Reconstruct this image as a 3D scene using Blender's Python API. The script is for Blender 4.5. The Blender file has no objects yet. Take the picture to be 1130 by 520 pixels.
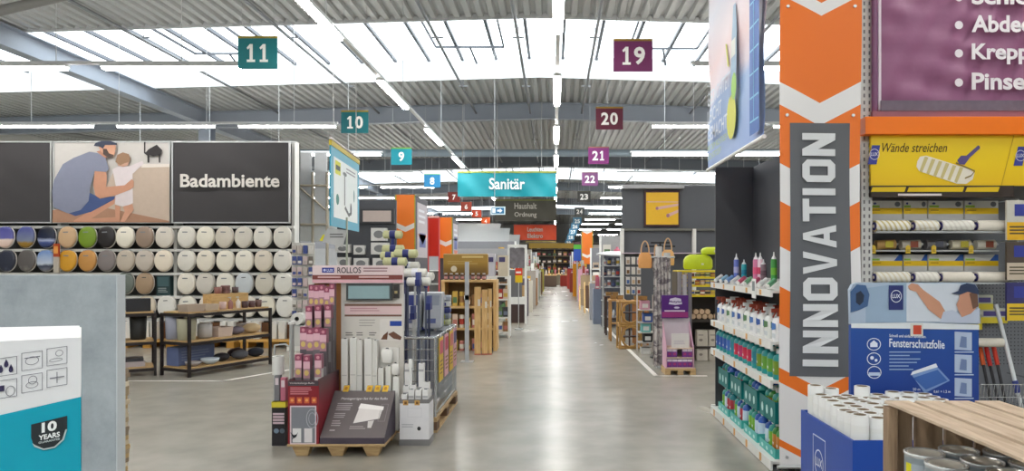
import bpy, math, random
from mathutils import Vector, Matrix
random.seed(7)
# ------------------------------------------------------------------ camera, world, exposure
SC = bpy.context.scene
COL = SC.collection
F, VX, VY, EYE = 800.0, 612.0, 289.0, 1.6          # focal length and vanishing point in pixels of a 1130x520 frame, eye height (m)
cam = bpy.data.cameras.new('camera'); camo = bpy.data.objects.new('camera', cam); COL.objects.link(camo)
cam.sensor_fit = 'HORIZONTAL'; cam.sensor_width = 36.0; cam.lens = F/1130*36
cam.shift_x = (565-VX)/1130; cam.shift_y = (VY-260)/1130
cam.clip_start = 0.05; cam.clip_end = 300
camo.location = (0, 0, EYE); camo.rotation_euler = (math.pi/2, 0, 0)
SC.camera = camo
W = bpy.data.worlds.new('overcast_sky'); SC.world = W; W.use_nodes = True
bg = W.node_tree.nodes['Background']; bg.inputs[0].default_value = (0.90, 0.96, 1.0, 1); bg.inputs[1].default_value = 3.0
SC.view_settings.view_transform = 'Standard'; SC.view_settings.look = 'None'
SC.view_settings.gamma = 1.0; SC.view_settings.use_curve_mapping = False
SC.view_settings.exposure = 0.8
LAMP = 30.0
cy = SC.cycles
cy.use_denoising = True; cy.max_bounces = 7; cy.diffuse_bounces = 4; cy.glossy_bounces = 3; cy.transparent_max_bounces = 12
cy.transmission_bounces = 4; cy.caustics_reflective = False; cy.caustics_refractive = False; cy.sample_clamp_indirect = 6

def X(px, Y): return (px-VX)*Y/F
def Z(py, Y): return EYE-(py-VY)*Y/F
def P(px, py, Y): return Vector((X(px, Y), Y, Z(py, Y)))

# ------------------------------------------------------------------ materials
def lin(c): 
    c = c/255.0
    return c/12.92 if c <= 0.04045 else ((c+0.055)/1.055)**2.4
MATS = {}
def newmat(name):
    m = bpy.data.materials.new(name); m.use_nodes = True
    nt = m.node_tree; b = nt.nodes['Principled BSDF']
    return m, nt, b
def mat(c, rough=0.55, metal=0.0, var=0.06, scale=14.0, bump=0.0, spec=0.4):
    """plain procedural material: sRGB colour with a little uneven tone"""
    key = (tuple(c), rough, metal, var, scale, bump)
    if key in MATS: return MATS[key]
    m, nt, b = newmat('mat_%d_%d_%d' % tuple(c[:3]))
    col = [lin(v) for v in c[:3]]
    b.inputs['Roughness'].default_value = rough; b.inputs['Metallic'].default_value = metal
    b.inputs['Specular IOR Level'].default_value = spec
    tc = nt.nodes.new('ShaderNodeTexCoord'); n = nt.nodes.new('ShaderNodeTexNoise')
    n.inputs['Scale'].default_value = scale; n.inputs['Detail'].default_value = 3
    nt.links.new(tc.outputs['Object'], n.inputs['Vector'])
    mx = nt.nodes.new('ShaderNodeMix'); mx.data_type = 'RGBA'
    mx.inputs[6].default_value = [max(0, v*(1-var)) for v in col]+[1]
    mx.inputs[7].default_value = [min(1, v*(1+var)) for v in col]+[1]
    nt.links.new(n.outputs['Fac'], mx.inputs[0]); nt.links.new(mx.outputs[2], b.inputs['Base Color'])
    if bump:
        bp = nt.nodes.new('ShaderNodeBump'); bp.inputs['Strength'].default_value = bump; bp.inputs['Distance'].default_value = 0.02
        nt.links.new(n.outputs['Fac'], bp.inputs['Height']); nt.links.new(bp.outputs[0], b.inputs['Normal'])
    MATS[key] = m
    return m
def ramp_mat(name, stops, axis='Z', lo=0.0, hi=1.0, noise=0.0, nscale=5.0, rough=0.5, interp='LINEAR', coord='Object'):
    """colour bands along an object axis, disturbed by noise"""
    if name in MATS: return MATS[name]
    m, nt, b = newmat(name)
    tc = nt.nodes.new('ShaderNodeTexCoord'); sp = nt.nodes.new('ShaderNodeSeparateXYZ')
    nt.links.new(tc.outputs[coord], sp.inputs[0])
    mr = nt.nodes.new('ShaderNodeMapRange'); mr.inputs[1].default_value = lo; mr.inputs[2].default_value = hi
    nt.links.new(sp.outputs[axis], mr.inputs[0]); src = mr.outputs[0]
    if noise:
        n = nt.nodes.new('ShaderNodeTexNoise'); n.inputs['Scale'].default_value = nscale; n.inputs['Detail'].default_value = 4
        nt.links.new(tc.outputs[coord], n.inputs['Vector'])
        ma = nt.nodes.new('ShaderNodeMath'); ma.operation = 'MULTIPLY_ADD'; ma.inputs[1].default_value = noise
        nt.links.new(n.outputs['Fac'], ma.inputs[0]); nt.links.new(src, ma.inputs[2]); src = ma.outputs[0]
    cr = nt.nodes.new('ShaderNodeValToRGB'); cr.color_ramp.interpolation = interp
    el = cr.color_ramp.elements
    while len(el) < len(stops): el.new(0.5)
    for e, (p, c) in zip(el, stops): e.position = p; e.color = [lin(v) for v in c]+[1]
    nt.links.new(src, cr.inputs[0]); nt.links.new(cr.outputs[0], b.inputs['Base Color'])
    b.inputs['Roughness'].default_value = rough
    MATS[name] = m
    return m
def wood_mat(name, c1, c2, axis='X', scale=9.0, rough=0.6):
    if name in MATS: return MATS[name]
    m, nt, b = newmat(name)
    tc = nt.nodes.new('ShaderNodeTexCoord'); mp = nt.nodes.new('ShaderNodeMapping')
    s = {'X': (0.12, 1, 1), 'Y': (1, 0.12, 1), 'Z': (1, 1, 0.12)}[axis]
    mp.inputs['Scale'].default_value = s; nt.links.new(tc.outputs['Object'], mp.inputs[0])
    n = nt.nodes.new('ShaderNodeTexNoise'); n.inputs['Scale'].default_value = scale*4; n.inputs['Detail'].default_value = 5
    n.inputs['Distortion'].default_value = 0.6; nt.links.new(mp.outputs[0], n.inputs['Vector'])
    cr = nt.nodes.new('ShaderNodeValToRGB'); cr.color_ramp.elements[0].position = 0.3; cr.color_ramp.elements[1].position = 0.7
    cr.color_ramp.elements[0].color = [lin(v) for v in c1]+[1]; cr.color_ramp.elements[1].color = [lin(v) for v in c2]+[1]
    nt.links.new(n.outputs['Fac'], cr.inputs[0]); nt.links.new(cr.outputs[0], b.inputs['Base Color'])
    b.inputs['Roughness'].default_value = rough
    MATS[name] = m
    return m
def emit_mat(name, c, s):
    if name in MATS: return MATS[name]
    m, nt, b = newmat(name); b.inputs['Base Color'].default_value = (0.9, 0.9, 0.9, 1)
    b.inputs['Emission Color'].default_value = [lin(v) for v in c]+[1]; b.inputs['Emission Strength'].default_value = s
    MATS[name] = m
    return m
def A(m):                       # accept a colour tuple or a material
    return mat(m) if isinstance(m, tuple) else m
STEEL = mat((196, 198, 198), 0.35, 0.6); CHROME = mat((205, 207, 208), 0.25, 0.9); WHITE = mat((236, 236, 233), 0.5)
DARK = mat((48, 48, 52), 0.6); BLACK = mat((24, 24, 26), 0.6); ALU = mat((178, 182, 184), 0.4, 0.5)
SHELFW = mat((226, 226, 222), 0.45); GREYM = mat((110, 114, 118), 0.5)
PINE = wood_mat('pine', (196, 152, 92), (224, 188, 130), 'Z'); PINEX = wood_mat('pine_lying', (196, 156, 98), (226, 192, 136), 'X')
PALLET = wood_mat('pallet_wood', (166, 134, 92), (206, 176, 128), 'X')
OLDWOOD = wood_mat('old_crate_wood', (172, 150, 126), (212, 192, 168), 'Y'); OLDWOODV = wood_mat('old_crate_wood_upright', (126, 102, 80), (172, 146, 118), 'Z')

# ------------------------------------------------------------------ text outlines (default font), cached
TXT = {}
def text_geo(s, bold=0.0):
    k = (s, bold)
    if k in TXT: return TXT[k]
    cu = bpy.data.curves.new('t', 'FONT'); cu.body = s; cu.size = 1.0; cu.offset = bold; cu.resolution_u = 3
    o = bpy.data.objects.new('t', cu); COL.objects.link(o)
    dg = bpy.context.evaluated_depsgraph_get(); me = o.evaluated_get(dg).to_mesh()
    vs = [v.co.xy.copy() for v in me.vertices]; fs = [tuple(p.vertices) for p in me.polygons]
    o.evaluated_get(dg).to_mesh_clear(); bpy.data.objects.remove(o); bpy.data.curves.remove(cu)
    x0 = min(v.x for v in vs); x1 = max(v.x for v in vs); y0 = min(v.y for v in vs); y1 = max(v.y for v in vs)
    vs = [((v.x-x0)/(x1-x0), (v.y-y0)/(y1-y0)) for v in vs]
    TXT[k] = (vs, fs, (x1-x0)/(y1-y0))
    return TXT[k]

# ------------------------------------------------------------------ mesh builder
class MB:
    def __init__(s): s.v = []; s.f = []; s.fm = []; s.fs = []; s.mats = []; s.fn = None
    def mi(s, m):
        m = A(m)
        if m not in s.mats: s.mats.append(m)
        return s.mats.index(m)
    def add(s, vs, fs, m, smooth=False):
        b = len(s.v); i = s.mi(m)
        s.v += [tuple(v) for v in vs]
        for f in fs: s.f.append(tuple(b+k for k in f)); s.fm.append(i); s.fs.append(smooth)
        return s
    def box(s, x0, x1, y0, y1, z0, z1, m, T=None):
        vs = [Vector((x, y, z)) for z in (z0, z1) for y in (y0, y1) for x in (x0, x1)]
        if T: vs = [T @ v for v in vs]
        return s.add(vs, [(0, 2, 3, 1), (4, 5, 7, 6), (0, 1, 5, 4), (2, 6, 7, 3), (0, 4, 6, 2), (1, 3, 7, 5)], m)
    def bar(s, a, b, w, h, m):
        a = Vector(a); b = Vector(b); d = b-a; L = d.length; d.normalize()
        up = Vector((0, 0, 1)) if abs(d.z) < 0.95 else Vector((0, 1, 0))
        u = d.cross(up).normalized(); v = u.cross(d)
        vs = [a+u*i*w/2+v*j*h/2+d*k*L for k in (0, 1) for j in (-1, 1) for i in (-1, 1)]
        return s.add(vs, [(0, 1, 3, 2), (4, 6, 7, 5), (0, 4, 5, 1), (2, 3, 7, 6), (0, 2, 6, 4), (1, 5, 7, 3)], m)
    def cyl(s, a, b, r, m, r2=None, n=12, caps=True, smooth=True):
        a = Vector(a); b = Vector(b); r2 = r if r2 is None else r2
        d = (b-a).normalized(); up = Vector((0, 0, 1)) if abs(d.z) < 0.95 else Vector((1, 0, 0))
        u = d.cross(up).normalized(); v = u.cross(d)
        vs = []
        for c, rr in ((a, r), (b, r2)):
            vs += [c+u*math.cos(t*2*math.pi/n)*rr+v*math.sin(t*2*math.pi/n)*rr for t in range(n)]
        s.add(vs, [(i, (i+1) % n, n+(i+1) % n, n+i) for i in range(n)], m, smooth)
        if caps: s.add(vs, [tuple(range(n-1, -1, -1)), tuple(range(n, 2*n))], m)
        return s
    def ring(s, a, b, ro, ri, m, n=16, inner=None):
        """hollow roll with a visible core"""
        s.cyl(a, b, ro, m, n=n, caps=False); s.cyl(b, a, ri, inner or m, n=n, caps=False)
        a = Vector(a); b = Vector(b); d = (b-a).normalized(); up = Vector((0, 0, 1)) if abs(d.z) < 0.95 else Vector((1, 0, 0))
        u = d.cross(up).normalized(); v = u.cross(d)
        for c, fl in ((a, 1), (b, 0)):
            vs = [c+u*math.cos(t*2*math.pi/n)*r+v*math.sin(t*2*math.pi/n)*r for r in (ro, ri) for t in range(n)]
            fs = [(i, (i+1) % n, n+(i+1) % n, n+i) for i in range(n)]
            s.add(vs, [f[::-1] for f in fs] if fl else fs, m)
        return s
    def lathe(s, prof, m, c=(0, 0, 0), n=14, smooth=True, sx=1.0, sy=1.0):
        vs = [(c[0]+r*sx*math.cos(t*2*math.pi/n), c[1]+r*sy*math.sin(t*2*math.pi/n), c[2]+z) for r, z in prof for t in range(n)]
        fs = [(k*n+i, k*n+(i+1) % n, (k+1)*n+(i+1) % n, (k+1)*n+i) for k in range(len(prof)-1) for i in range(n)]
        s.add(vs, fs, m, smooth)
        top = (len(prof)-1)*n
        s.add(vs, [tuple(range(n-1, -1, -1)), tuple(range(top, top+n))], m)
        return s
    def tube(s, pts, r, m, n=6):
        for a, b in zip(pts[:-1], pts[1:]): s.cyl(a, b, r, m, n=n)
        return s
    def poly(s, pts, o, u, v, m):
        o = Vector(o); u = Vector(u); v = Vector(v)
        return s.add([o+u*p[0]+v*p[1] for p in pts], [tuple(range(len(pts)))], m)
    def rect(s, o, u, v, x0, x1, y0, y1, m): return s.poly([(x0, y0), (x1, y0), (x1, y1), (x0, y1)], o, u, v, m)
    def ell(s, o, u, v, cx, cy, rx, ry, m, n=18): return s.poly([(cx+rx*math.cos(t*2*math.pi/n), cy+ry*math.sin(t*2*math.pi/n)) for t in range(n)], o, u, v, m)
    def oring(s, o, u, v, cx, cy, rx, ry, w, m, n=20):
        o = Vector(o); u = Vector(u); v = Vector(v)
        vs = [o+u*(cx+(rx-k*w)*math.cos(t*2*math.pi/n))+v*(cy+(ry-k*w)*math.sin(t*2*math.pi/n)) for k in (0, 1) for t in range(n)]
        return s.add(vs, [(i, (i+1) % n, n+(i+1) % n, n+i) for i in range(n)], m)
    def frame(s, o, u, v, x0, x1, y0, y1, w, m):
        for a in ((x0, x1, y0, y0+w), (x0, x1, y1-w, y1), (x0, x0+w, y0+w, y1-w), (x1-w, x1, y0+w, y1-w)): s.rect(o, u, v, *a, m)
        return s
    def extr(s, pts, o, u, v, th, m):
        """outline extruded backwards (away from u x v) by th"""
        o = Vector(o); u = Vector(u); v = Vector(v); nrm = u.cross(v).normalized(); n = len(pts)
        vs = [o+u*p[0]+v*p[1] for p in pts]; vs += [p-nrm*th for p in vs]
        return s.add(vs, [tuple(range(n)), tuple(range(2*n-1, n-1, -1))]+[(i, n+i, n+(i+1) % n, (i+1) % n) for i in range(n)], m)
    def text(s, body, o, u, v, h, m, w=None, bold=0.0, align='L', slant=0.0, fn=None):
        vs, fs, ar = text_geo(body, bold); w = w or h*ar
        o = Vector(o); u = Vector(u); v = Vector(v)
        dx = {'L': 0, 'C': -w/2, 'R': -w}[align]
        pts = [o+u*(p[0]*w+dx+slant*p[1]*h)+v*(p[1]*h) for p in vs]
        if fn: pts = [fn(p) for p in pts]
        return s.add(pts, fs, m)
    def lines(s, o, u, v, x0, x1, y0, y1, n, m, fill=0.45, rag=0.25):
        """illegible small print: rows of thin bars"""
        st = (y1-y0)/n
        for i in range(n): s.rect(o, u, v, x0, x1-(x1-x0)*rag*random.random(), y1-(i+fill)*st, y1-i*st, m)
        return s
    def mesh(s, name):
        me = bpy.data.meshes.new(name); me.from_pydata(s.v, [], s.f)
        for m in s.mats: me.materials.append(m)
        me.polygons.foreach_set('material_index', s.fm); me.polygons.foreach_set('use_smooth', s.fs); me.update()
        return me
def obj(name, mb, parent=None, bevel=0.0, loc=None, rz=0.0):
    me = mb.mesh(name) if isinstance(mb, MB) else mb
    o = bpy.data.objects.new(name, me); COL.objects.link(o)
    if parent: o.parent = parent
    if loc is not None: o.location = loc
    if rz: o.rotation_euler.z = rz
    if bevel:
        b = o.modifiers.new('bevel', 'BEVEL'); b.width = bevel; b.segments = 2; b.limit_method = 'ANGLE'; b.angle_limit = 0.9
    return o
def tag(o, label=None, cat=None, group=None, kind=None):
    if label: o['label'] = label
    if cat: o['category'] = cat
    if group: o['group'] = group
    if kind: o['kind'] = kind
    return o
def thing(name, label, cat, loc=(0, 0, 0), rz=0.0, group=None):
    o = bpy.data.objects.new(name, None); COL.objects.link(o); o.location = loc; o.rotation_euler.z = rz; o.empty_display_size = 0.1
    return tag(o, label, cat, group)
def single(name, mb, label, cat, group=None, loc=(0, 0, 0), rz=0.0, bevel=0.0): return tag(obj(name, mb, None, bevel, loc, rz), label, cat, group)
def clone(root, loc, rz=0.0, label=None, group=None):
    r = root.copy(); COL.objects.link(r); r.location = loc; r.rotation_euler = (root.rotation_euler.x, root.rotation_euler.y, rz)
    if label: r['label'] = label
    if group: r['group'] = group
    for ch in root.children:
        c = ch.copy(); COL.objects.link(c); c.parent = r
        for g in ch.children:
            d = g.copy(); COL.objects.link(d); d.parent = c
    return r
class Proto:
    """first placing uses the built thing itself, later ones copy it"""
    def __init__(s, build): s.build = build; s.o = None
    def put(s, loc, rz=0.0, label=None, group=None):
        if s.o is None:
            s.o = s.build(); s.o.location = loc; s.o.rotation_euler.z = rz
            if label: s.o['label'] = label
            if group: s.o['group'] = group
            return s.o
        return clone(s.o, loc, rz, label, group)
UX, UZ, UY = Vector((1, 0, 0)), Vector((0, 0, 1)), Vector((0, 1, 0))
ORD = ['first', 'second', 'third', 'fourth', 'fifth', 'sixth', 'seventh', 'eighth', 'ninth', 'tenth', 'eleventh', 'twelfth', 'thirteenth', 'fourteenth', 'fifteenth', 'sixteenth', 'seventeenth', 'eighteenth', 'nineteenth', 'twentieth']

# ================================================================== THE SETTING
HX0, HX1, HY0, HY1 = -22.0, 16.0, -16.0, 112.0
def roof(x): return 7.5-0.028*abs(x+0.45)
# floor: polished concrete
fm, nt, b = newmat('polished_concrete')
tc = nt.nodes.new('ShaderNodeTexCoord')
def noise(sc, det=4, vec=None):
    n = nt.nodes.new('ShaderNodeTexNoise'); n.inputs['Scale'].default_value = sc; n.inputs['Detail'].default_value = det
    nt.links.new(vec or tc.outputs['Object'], n.inputs['Vector']); return n
n1 = noise(0.55, 5); n2 = noise(3.0, 3); 
mp = nt.nodes.new('ShaderNodeMapping'); mp.inputs['Scale'].default_value = (1, 0.5, 1); nt.links.new(tc.outputs['Object'], mp.inputs[0])
n3 = noise(0.8, 3, mp.outputs[0])
cr = nt.nodes.new('ShaderNodeValToRGB'); cr.color_ramp.elements[0].position = 0.3; cr.color_ramp.elements[1].position = 0.72
cr.color_ramp.elements[0].color = [lin(v) for v in (136, 132, 123)]+[1]; cr.color_ramp.elements[1].color = [lin(v) for v in (170, 166, 155)]+[1]
mm = nt.nodes.new('ShaderNodeMath'); mm.operation = 'MULTIPLY_ADD'; mm.inputs[1].default_value = 0.45
nt.links.new(n2.outputs['Fac'], mm.inputs[0])
m2 = nt.nodes.new('ShaderNodeMath'); m2.operation = 'MULTIPLY'; m2.inputs[1].default_value = 0.55; nt.links.new(n1.outputs['Fac'], m2.inputs[0])
nt.links.new(m2.outputs[0], mm.inputs[2]); nt.links.new(mm.outputs[0], cr.inputs[0]); nt.links.new(cr.outputs[0], b.inputs['Base Color'])
mr = nt.nodes.new('ShaderNodeMapRange'); mr.inputs[3].default_value = 0.22; mr.inputs[4].default_value = 0.3
nt.links.new(n3.outputs['Fac'], mr.inputs[0]); nt.links.new(mr.outputs[0], b.inputs['Roughness'])
b.inputs['Specular IOR Level'].default_value = 0.65
tag(obj('floor', MB().box(HX0, HX1, HY0, HY1, -0.2, 0, fm)), kind='structure')
# saw-cut joints of the slab
fl = bpy.data.objects['floor']
for y in (3.0, 9.2, 15.4, 21.6, 27.8): obj('expansion_joint', MB().box(HX0, HX1, y-0.004, y+0.004, 0.0, 0.0008, (96, 92, 86)), fl)
for x in (-6.2, 6.8): obj('expansion_joint', MB().box(x-0.003, x+0.003, 0, 60, 0.0, 0.0008, (112, 108, 100)), fl)
# painted aisle lines
def line(pts, w=0.07):
    mb = MB()
    for a, c in zip(pts[:-1], pts[1:]):
        a = Vector((*a, 0)); c = Vector((*c, 0)); d = (c-a).normalized(); n = Vector((-d.y, d.x, 0))*w/2; d = d*w/2
        mb.add([a-d-n+UZ*0.002, c+d-n+UZ*0.002, c+d+n+UZ*0.002, a-d+n+UZ*0.002], [(0, 1, 2, 3)], mat((232, 228, 220), 0.5))
    return mb
single('floor_marking', line([(2.1, 10.15), (1.42, 10.15), (1.06, 26.0)]), 'white painted line along the goods on the right of the aisle', 'floor marking')
single('floor_marking', line([(-8.5, 9.72), (-4.45, 9.72), (-3.1, 12.3)]), 'bent white painted line in front of the toilet seat wall', 'floor marking')
wallm = mat((206, 206, 202), 0.7, var=0.04, scale=2); walld = mat((150, 152, 152), 0.7, var=0.04, scale=2)
tag(obj('wall_left', MB().box(HX0-0.3, HX0, HY0, HY1, 0, 7.6, wallm)), kind='structure')
tag(obj('wall_right', MB().box(HX1, HX1+0.3, HY0, HY1, 0, 7.6, wallm)), kind='structure')
tag(obj('wall_far', MB().box(HX0, HX1, HY1, HY1+0.3, 0, 7.9, walld)), kind='structure')
tag(obj('wall_rear', MB().box(HX0, HX1, HY0-0.3, HY0, 0, 7.9, wallm)), kind='structure')
# corrugated roof with raised skylight strips
SKY = [(-10.6, -5.0), (17.4, 23.0), (45.0, 51.0), (73.0, 79.0)]  # first strip repeats the spacing unseen behind the camera, put in for lighting
SHEETM = mat((186, 187, 186), 0.45, 0.15, var=0.05, scale=1.2)
def sheet(y0, y1):
    mb = MB(); p = 0.28; prof = []
    x = HX0
    while x < HX1:
        for dx, dz in ((0, 0), (0.13, 0), (0.165, 0.085), (0.245, 0.085)):
            if x+dx <= HX1: prof.append((x+dx, roof(x+dx)+dz))
        x += p
    vs = [(x, y, z) for y in (y0, y1) for x, z in prof]; n = len(prof)
    return mb.add(vs, [(i, i+1, n+i+1, n+i) for i in range(n-1)], SHEETM)
ceil = tag(bpy.data.objects.new('ceiling', None), kind='structure'); COL.objects.link(ceil)
edges = [HY0]+[v for s in SKY for v in s]+[HY1]
for i in range(0, len(edges), 2): obj('roof_sheet', sheet(edges[i], edges[i+1]), ceil)
# roof deck above the sheets keeps the daylight to the skylights
for i in range(0, len(edges), 2):
    mb = MB(); y0, y1 = edges[i], edges[i+1]
    for xa, xb in ((HX0-0.3, -0.45), (-0.45, HX1+0.3)):
        mb.add([(xa, y0, roof(xa)+0.2), (xb, y0, roof(xb)+0.2), (xb, y1, roof(xb)+0.2), (xa, y1, roof(xa)+0.2)], [(0, 1, 2, 3)], GREYM)
    obj('roof_deck', mb, ceil)
gm, nt, b = newmat('skylight_pane'); nt.nodes.remove(b)
tr = nt.nodes.new('ShaderNodeBsdfTransparent'); tr.inputs[0].default_value = (0.93, 0.96, 0.97, 1)
gl = nt.nodes.new('ShaderNodeBsdfGlossy'); gl.inputs['Roughness'].default_value = 0.15
ms = nt.nodes.new('ShaderNodeMixShader'); ms.inputs[0].default_value = 0.06
nt.links.new(tr.outputs[0], ms.inputs[1]); nt.links.new(gl.outputs[0], ms.inputs[2])
nt.links.new(ms.outputs[0], nt.nodes['Material Output'].inputs[0])
CURB = mat((232, 234, 236), 0.5, var=0.02); MULL = mat((92, 95, 102), 0.5)
wi = 0
for y0, y1 in SKY:
    wi += 1
    wn = tag(bpy.data.objects.new('window_%d' % wi, None), kind='structure'); COL.objects.link(wn)
    for y in (y0, y1):
        mb = MB(); s = 0.06
        for xa, xb in ((HX0, -0.45), (-0.45, HX1)):
            vs = [(x, yy, roof(x)+dz) for x in (xa, xb) for yy in (y-s/2, y+s/2) for dz in (-0.05, 0.62)]
            mb.add(vs, [(0, 1, 3, 2), (4, 6, 7, 5), (0, 4, 5, 1), (2, 3, 7, 6), (0, 2, 6, 4), (1, 5, 7, 3)], CURB)
        obj('skylight_curb', mb, wn)
    xs = [HX0+i*1.06 for i in range(int((HX1-HX0)/1.06)+1)]
    for i, x in enumerate(xs):
        if y0 > 40 and i % 2: continue
        obj('glazing_bar', MB().bar((x, y0, roof(x)+0.6), (x, y1, roof(x)+0.6), 0.085, 0.1, MULL), wn)
        x2 = min(x+1.06*(2 if y0 > 40 else 1), HX1)
        if x2 > x+0.1:
            obj('pane', MB().add([(x, y0, roof(x)+0.655), (x2, y0, roof(x2)+0.655), (x2, y1, roof(x2)+0.655), (x, y1, roof(x)+0.655)], [(0, 1, 2, 3)], gm), wn)
    if wi == 2:
        for xc in (-9.6, -2.5, 3.2):
            mb = MB(); zz = roof(xc)+0.5
            for a, c in (((xc-1.0, 18.3), (xc+1.0, 18.3)), ((xc-1.0, 21.4), (xc+1.0, 21.4)), ((xc-1.0, 18.3), (xc-1.0, 21.4)), ((xc+1.0, 18.3), (xc+1.0, 21.4))):
                mb.bar((*a, zz), (*c, zz), 0.05, 0.06, MULL)
            mb.cyl((xc, 21.4, zz), (xc+0.15, 21.9, zz-0.35), 0.03, MULL)
            obj('vent_frame', mb, wn)
# steel frame
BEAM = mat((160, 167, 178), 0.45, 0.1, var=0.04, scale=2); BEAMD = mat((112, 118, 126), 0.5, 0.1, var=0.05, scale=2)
def ibeam(name, a, c, h, w, m):
    a = Vector(a); c = Vector(c); d = (c-a).normalized(); mb = MB()
    mb.bar(a-UZ*h/2, c-UZ*h/2, 0.025, h-0.05, m)
    mb.bar(a-UZ*0.0125, c-UZ*0.0125, w, 0.025, m); mb.bar(a-UZ*(h-0.0125), c-UZ*(h-0.0125), w, 0.025, m)
    return obj(name, mb, ceil)
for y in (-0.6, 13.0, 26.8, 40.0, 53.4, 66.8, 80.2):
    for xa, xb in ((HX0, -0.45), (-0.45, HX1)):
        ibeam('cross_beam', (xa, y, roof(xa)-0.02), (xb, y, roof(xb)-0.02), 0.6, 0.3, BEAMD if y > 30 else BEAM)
for x in (-12.85, 12.0): ibeam('long_beam', (x, HY0, roof(x)-0.04), (x, 80.2, roof(x)-0.04), 0.52, 0.34, BEAM)
for x, y in ((-12.85, 26.8), (-12.85, 53.4), (12.0, 26.8), (12.0, 53.4), (12.0, 0.0)):
    mb = MB().box(x-0.22, x+0.22, y-0.2, y-0.17, 0, roof(x)-0.56, BEAM).box(x-0.22, x+0.22, y+0.17, y+0.2, 0, roof(x)-0.56, BEAM).box(x-0.015, x+0.015, y-0.17, y+0.17, 0, roof(x)-0.56, BEAM)
    tag(obj('trim_column', mb), kind='structure')
# diagonal wind brace tubes under the roof, pale ventilation duct, sprinkler mains
for i, (a, c) in enumerate(((P(-90, 33, 12.0), P(180, -30, 12.6)), ((-19.0, 27.0, 6.5), (-14.0, 40.0, 6.6)))):
    obj('brace_tube', MB().cyl(a, c, 0.085, mat((150, 150, 148), 0.4, 0.1), n=12), ceil)
obj('ventilation_duct', MB().cyl((-18, 33.0, 6.55), (12, 33.0, 6.55), 0.17, mat((178, 196, 210), 0.4, 0.2), n=16), ceil)
PIPE = mat((120, 122, 124), 0.4, 0.4)
for x in (-10.2, -6.5, -2.9, -0.9, 1.0, 5.0):
    mb = MB().cyl((x, -6, 7.1), (x, 72, 7.1), 0.04, PIPE, n=8)
    for y in range(8, 70, 5): mb.cyl((x, y, 7.1), (x, y, roof(x)+0.02 if not any(a < y < c for a, c in SKY) else roof(x)+0.5), 0.012, PIPE, n=5); mb.bar((x-0.14, y, 7.17), (x+0.14, y, 7.17), 0.05, 0.03, PIPE)
    obj('sprinkler_pipe', mb, ceil)
# ------------------------------------------------------------------ strip lamps on trunking rails
LH = 5.0
TUBE = emit_mat('lamp_tube', (255, 252, 247), LAMP); RAILM = mat((222, 224, 224), 0.4)
def rail(a, c, label, wires):
    t = thing('lamp_rail', label, 'lamp rail', a)
    d = Vector(c)-Vector(a)
    obj('rail', MB().bar((0, 0, 0.05), d+UZ*0.05, 0.07, 0.05, RAILM), t)
    for k in range(wires):
        p = d*((k+0.5)/wires); w = Vector(a)+p
        top = roof(w.x)+(0.62 if any(s[0] < w.y < s[1] for s in SKY) else 0.0)
        obj('suspension_wire', MB().cyl(p+UZ*0.07, p+UZ*(top-a[2]), 0.008, RAILM, n=5), t)
    return t
def lamp_builder(along_y):
    def f():
        t = thing('strip_lamp', 'strip lamp', 'lamp')
        d = (0, 1.2, 0) if along_y else (1.2, 0, 0)
        a = Vector(d)
        obj('housing', MB().bar(-a, a, 0.15, 0.05, RAILM), t)
        mb = MB().bar(-a*0.98-UZ*0.045, a*0.98-UZ*0.045, 0.11, 0.04, TUBE)
        obj('tube', mb, t)
        return t
    return f
LY, LX = Proto(lamp_builder(True)), Proto(lamp_builder(False))
rail((0.05, -8, LH), (0.05, 104, LH), 'long lamp rail running above the middle of the main aisle', 16)
rail((-3.25, -8, LH), (-3.25, 60, LH), 'long lamp rail on the left, running parallel to the main aisle', 13)
for k in range(-3, 20):
    y = 9.45+k*4.92
    pos = 'at the top edge of the photo' if k == 0 else ('nearest one seen whole' if k == 1 else ('%s from the viewer' % ORD[k] if 1 < k < 8 else '%s from the viewer' % ORD[k])) if k < 20 else ''
    LY.put((0.05, y, LH), 0, 'lit strip lamp above the middle aisle, '+pos if k > -1 else 'lit strip lamp above the middle aisle behind the viewer, %s from the rear' % ORD[k+3], 'lamps above the middle aisle')
    if k < 9: LY.put((-3.25, y+(0.3 if k else 0.3), LH), 0, 'lit strip lamp in the slanting left row, '+pos if k > -1 else 'lit strip lamp in the left row behind the viewer, %s from the rear' % ORD[k+3], 'lamps in the left row')
for i, y in enumerate((-5.5, -0.6, 4.3)):  # extra lamps and rails out of view, added to brighten the foreground
    rail((4.2, y-1.3, LH), (4.2, y+1.3, LH), 'short added lamp rail, unseen above the right gondolas, %s from the rear' % ORD[i], 2)
    LY.put((4.2, y, LH), 0, 'added strip lamp, unseen above the right gondolas, %s from the rear' % ORD[i], 'added lamps above the right gondolas')
    rail((-7.4, y-1.3, LH), (-7.4, y+1.3, LH), 'short added lamp rail, unseen above the front left corner, %s from the rear' % ORD[i], 2)
    LY.put((-7.4, y, LH), 0, 'added strip lamp, unseen above the front left corner, %s from the rear' % ORD[i], 'added lamps above the front left corner')
row = 0
FARN = dict(zip((32.5, 38, 44, 50.5, 57.5, 64.5, 75, 90), ['fifth', 'sixth', 'seventh', 'eighth', 'ninth', 'tenth', 'eleventh', 'last']))
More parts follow.
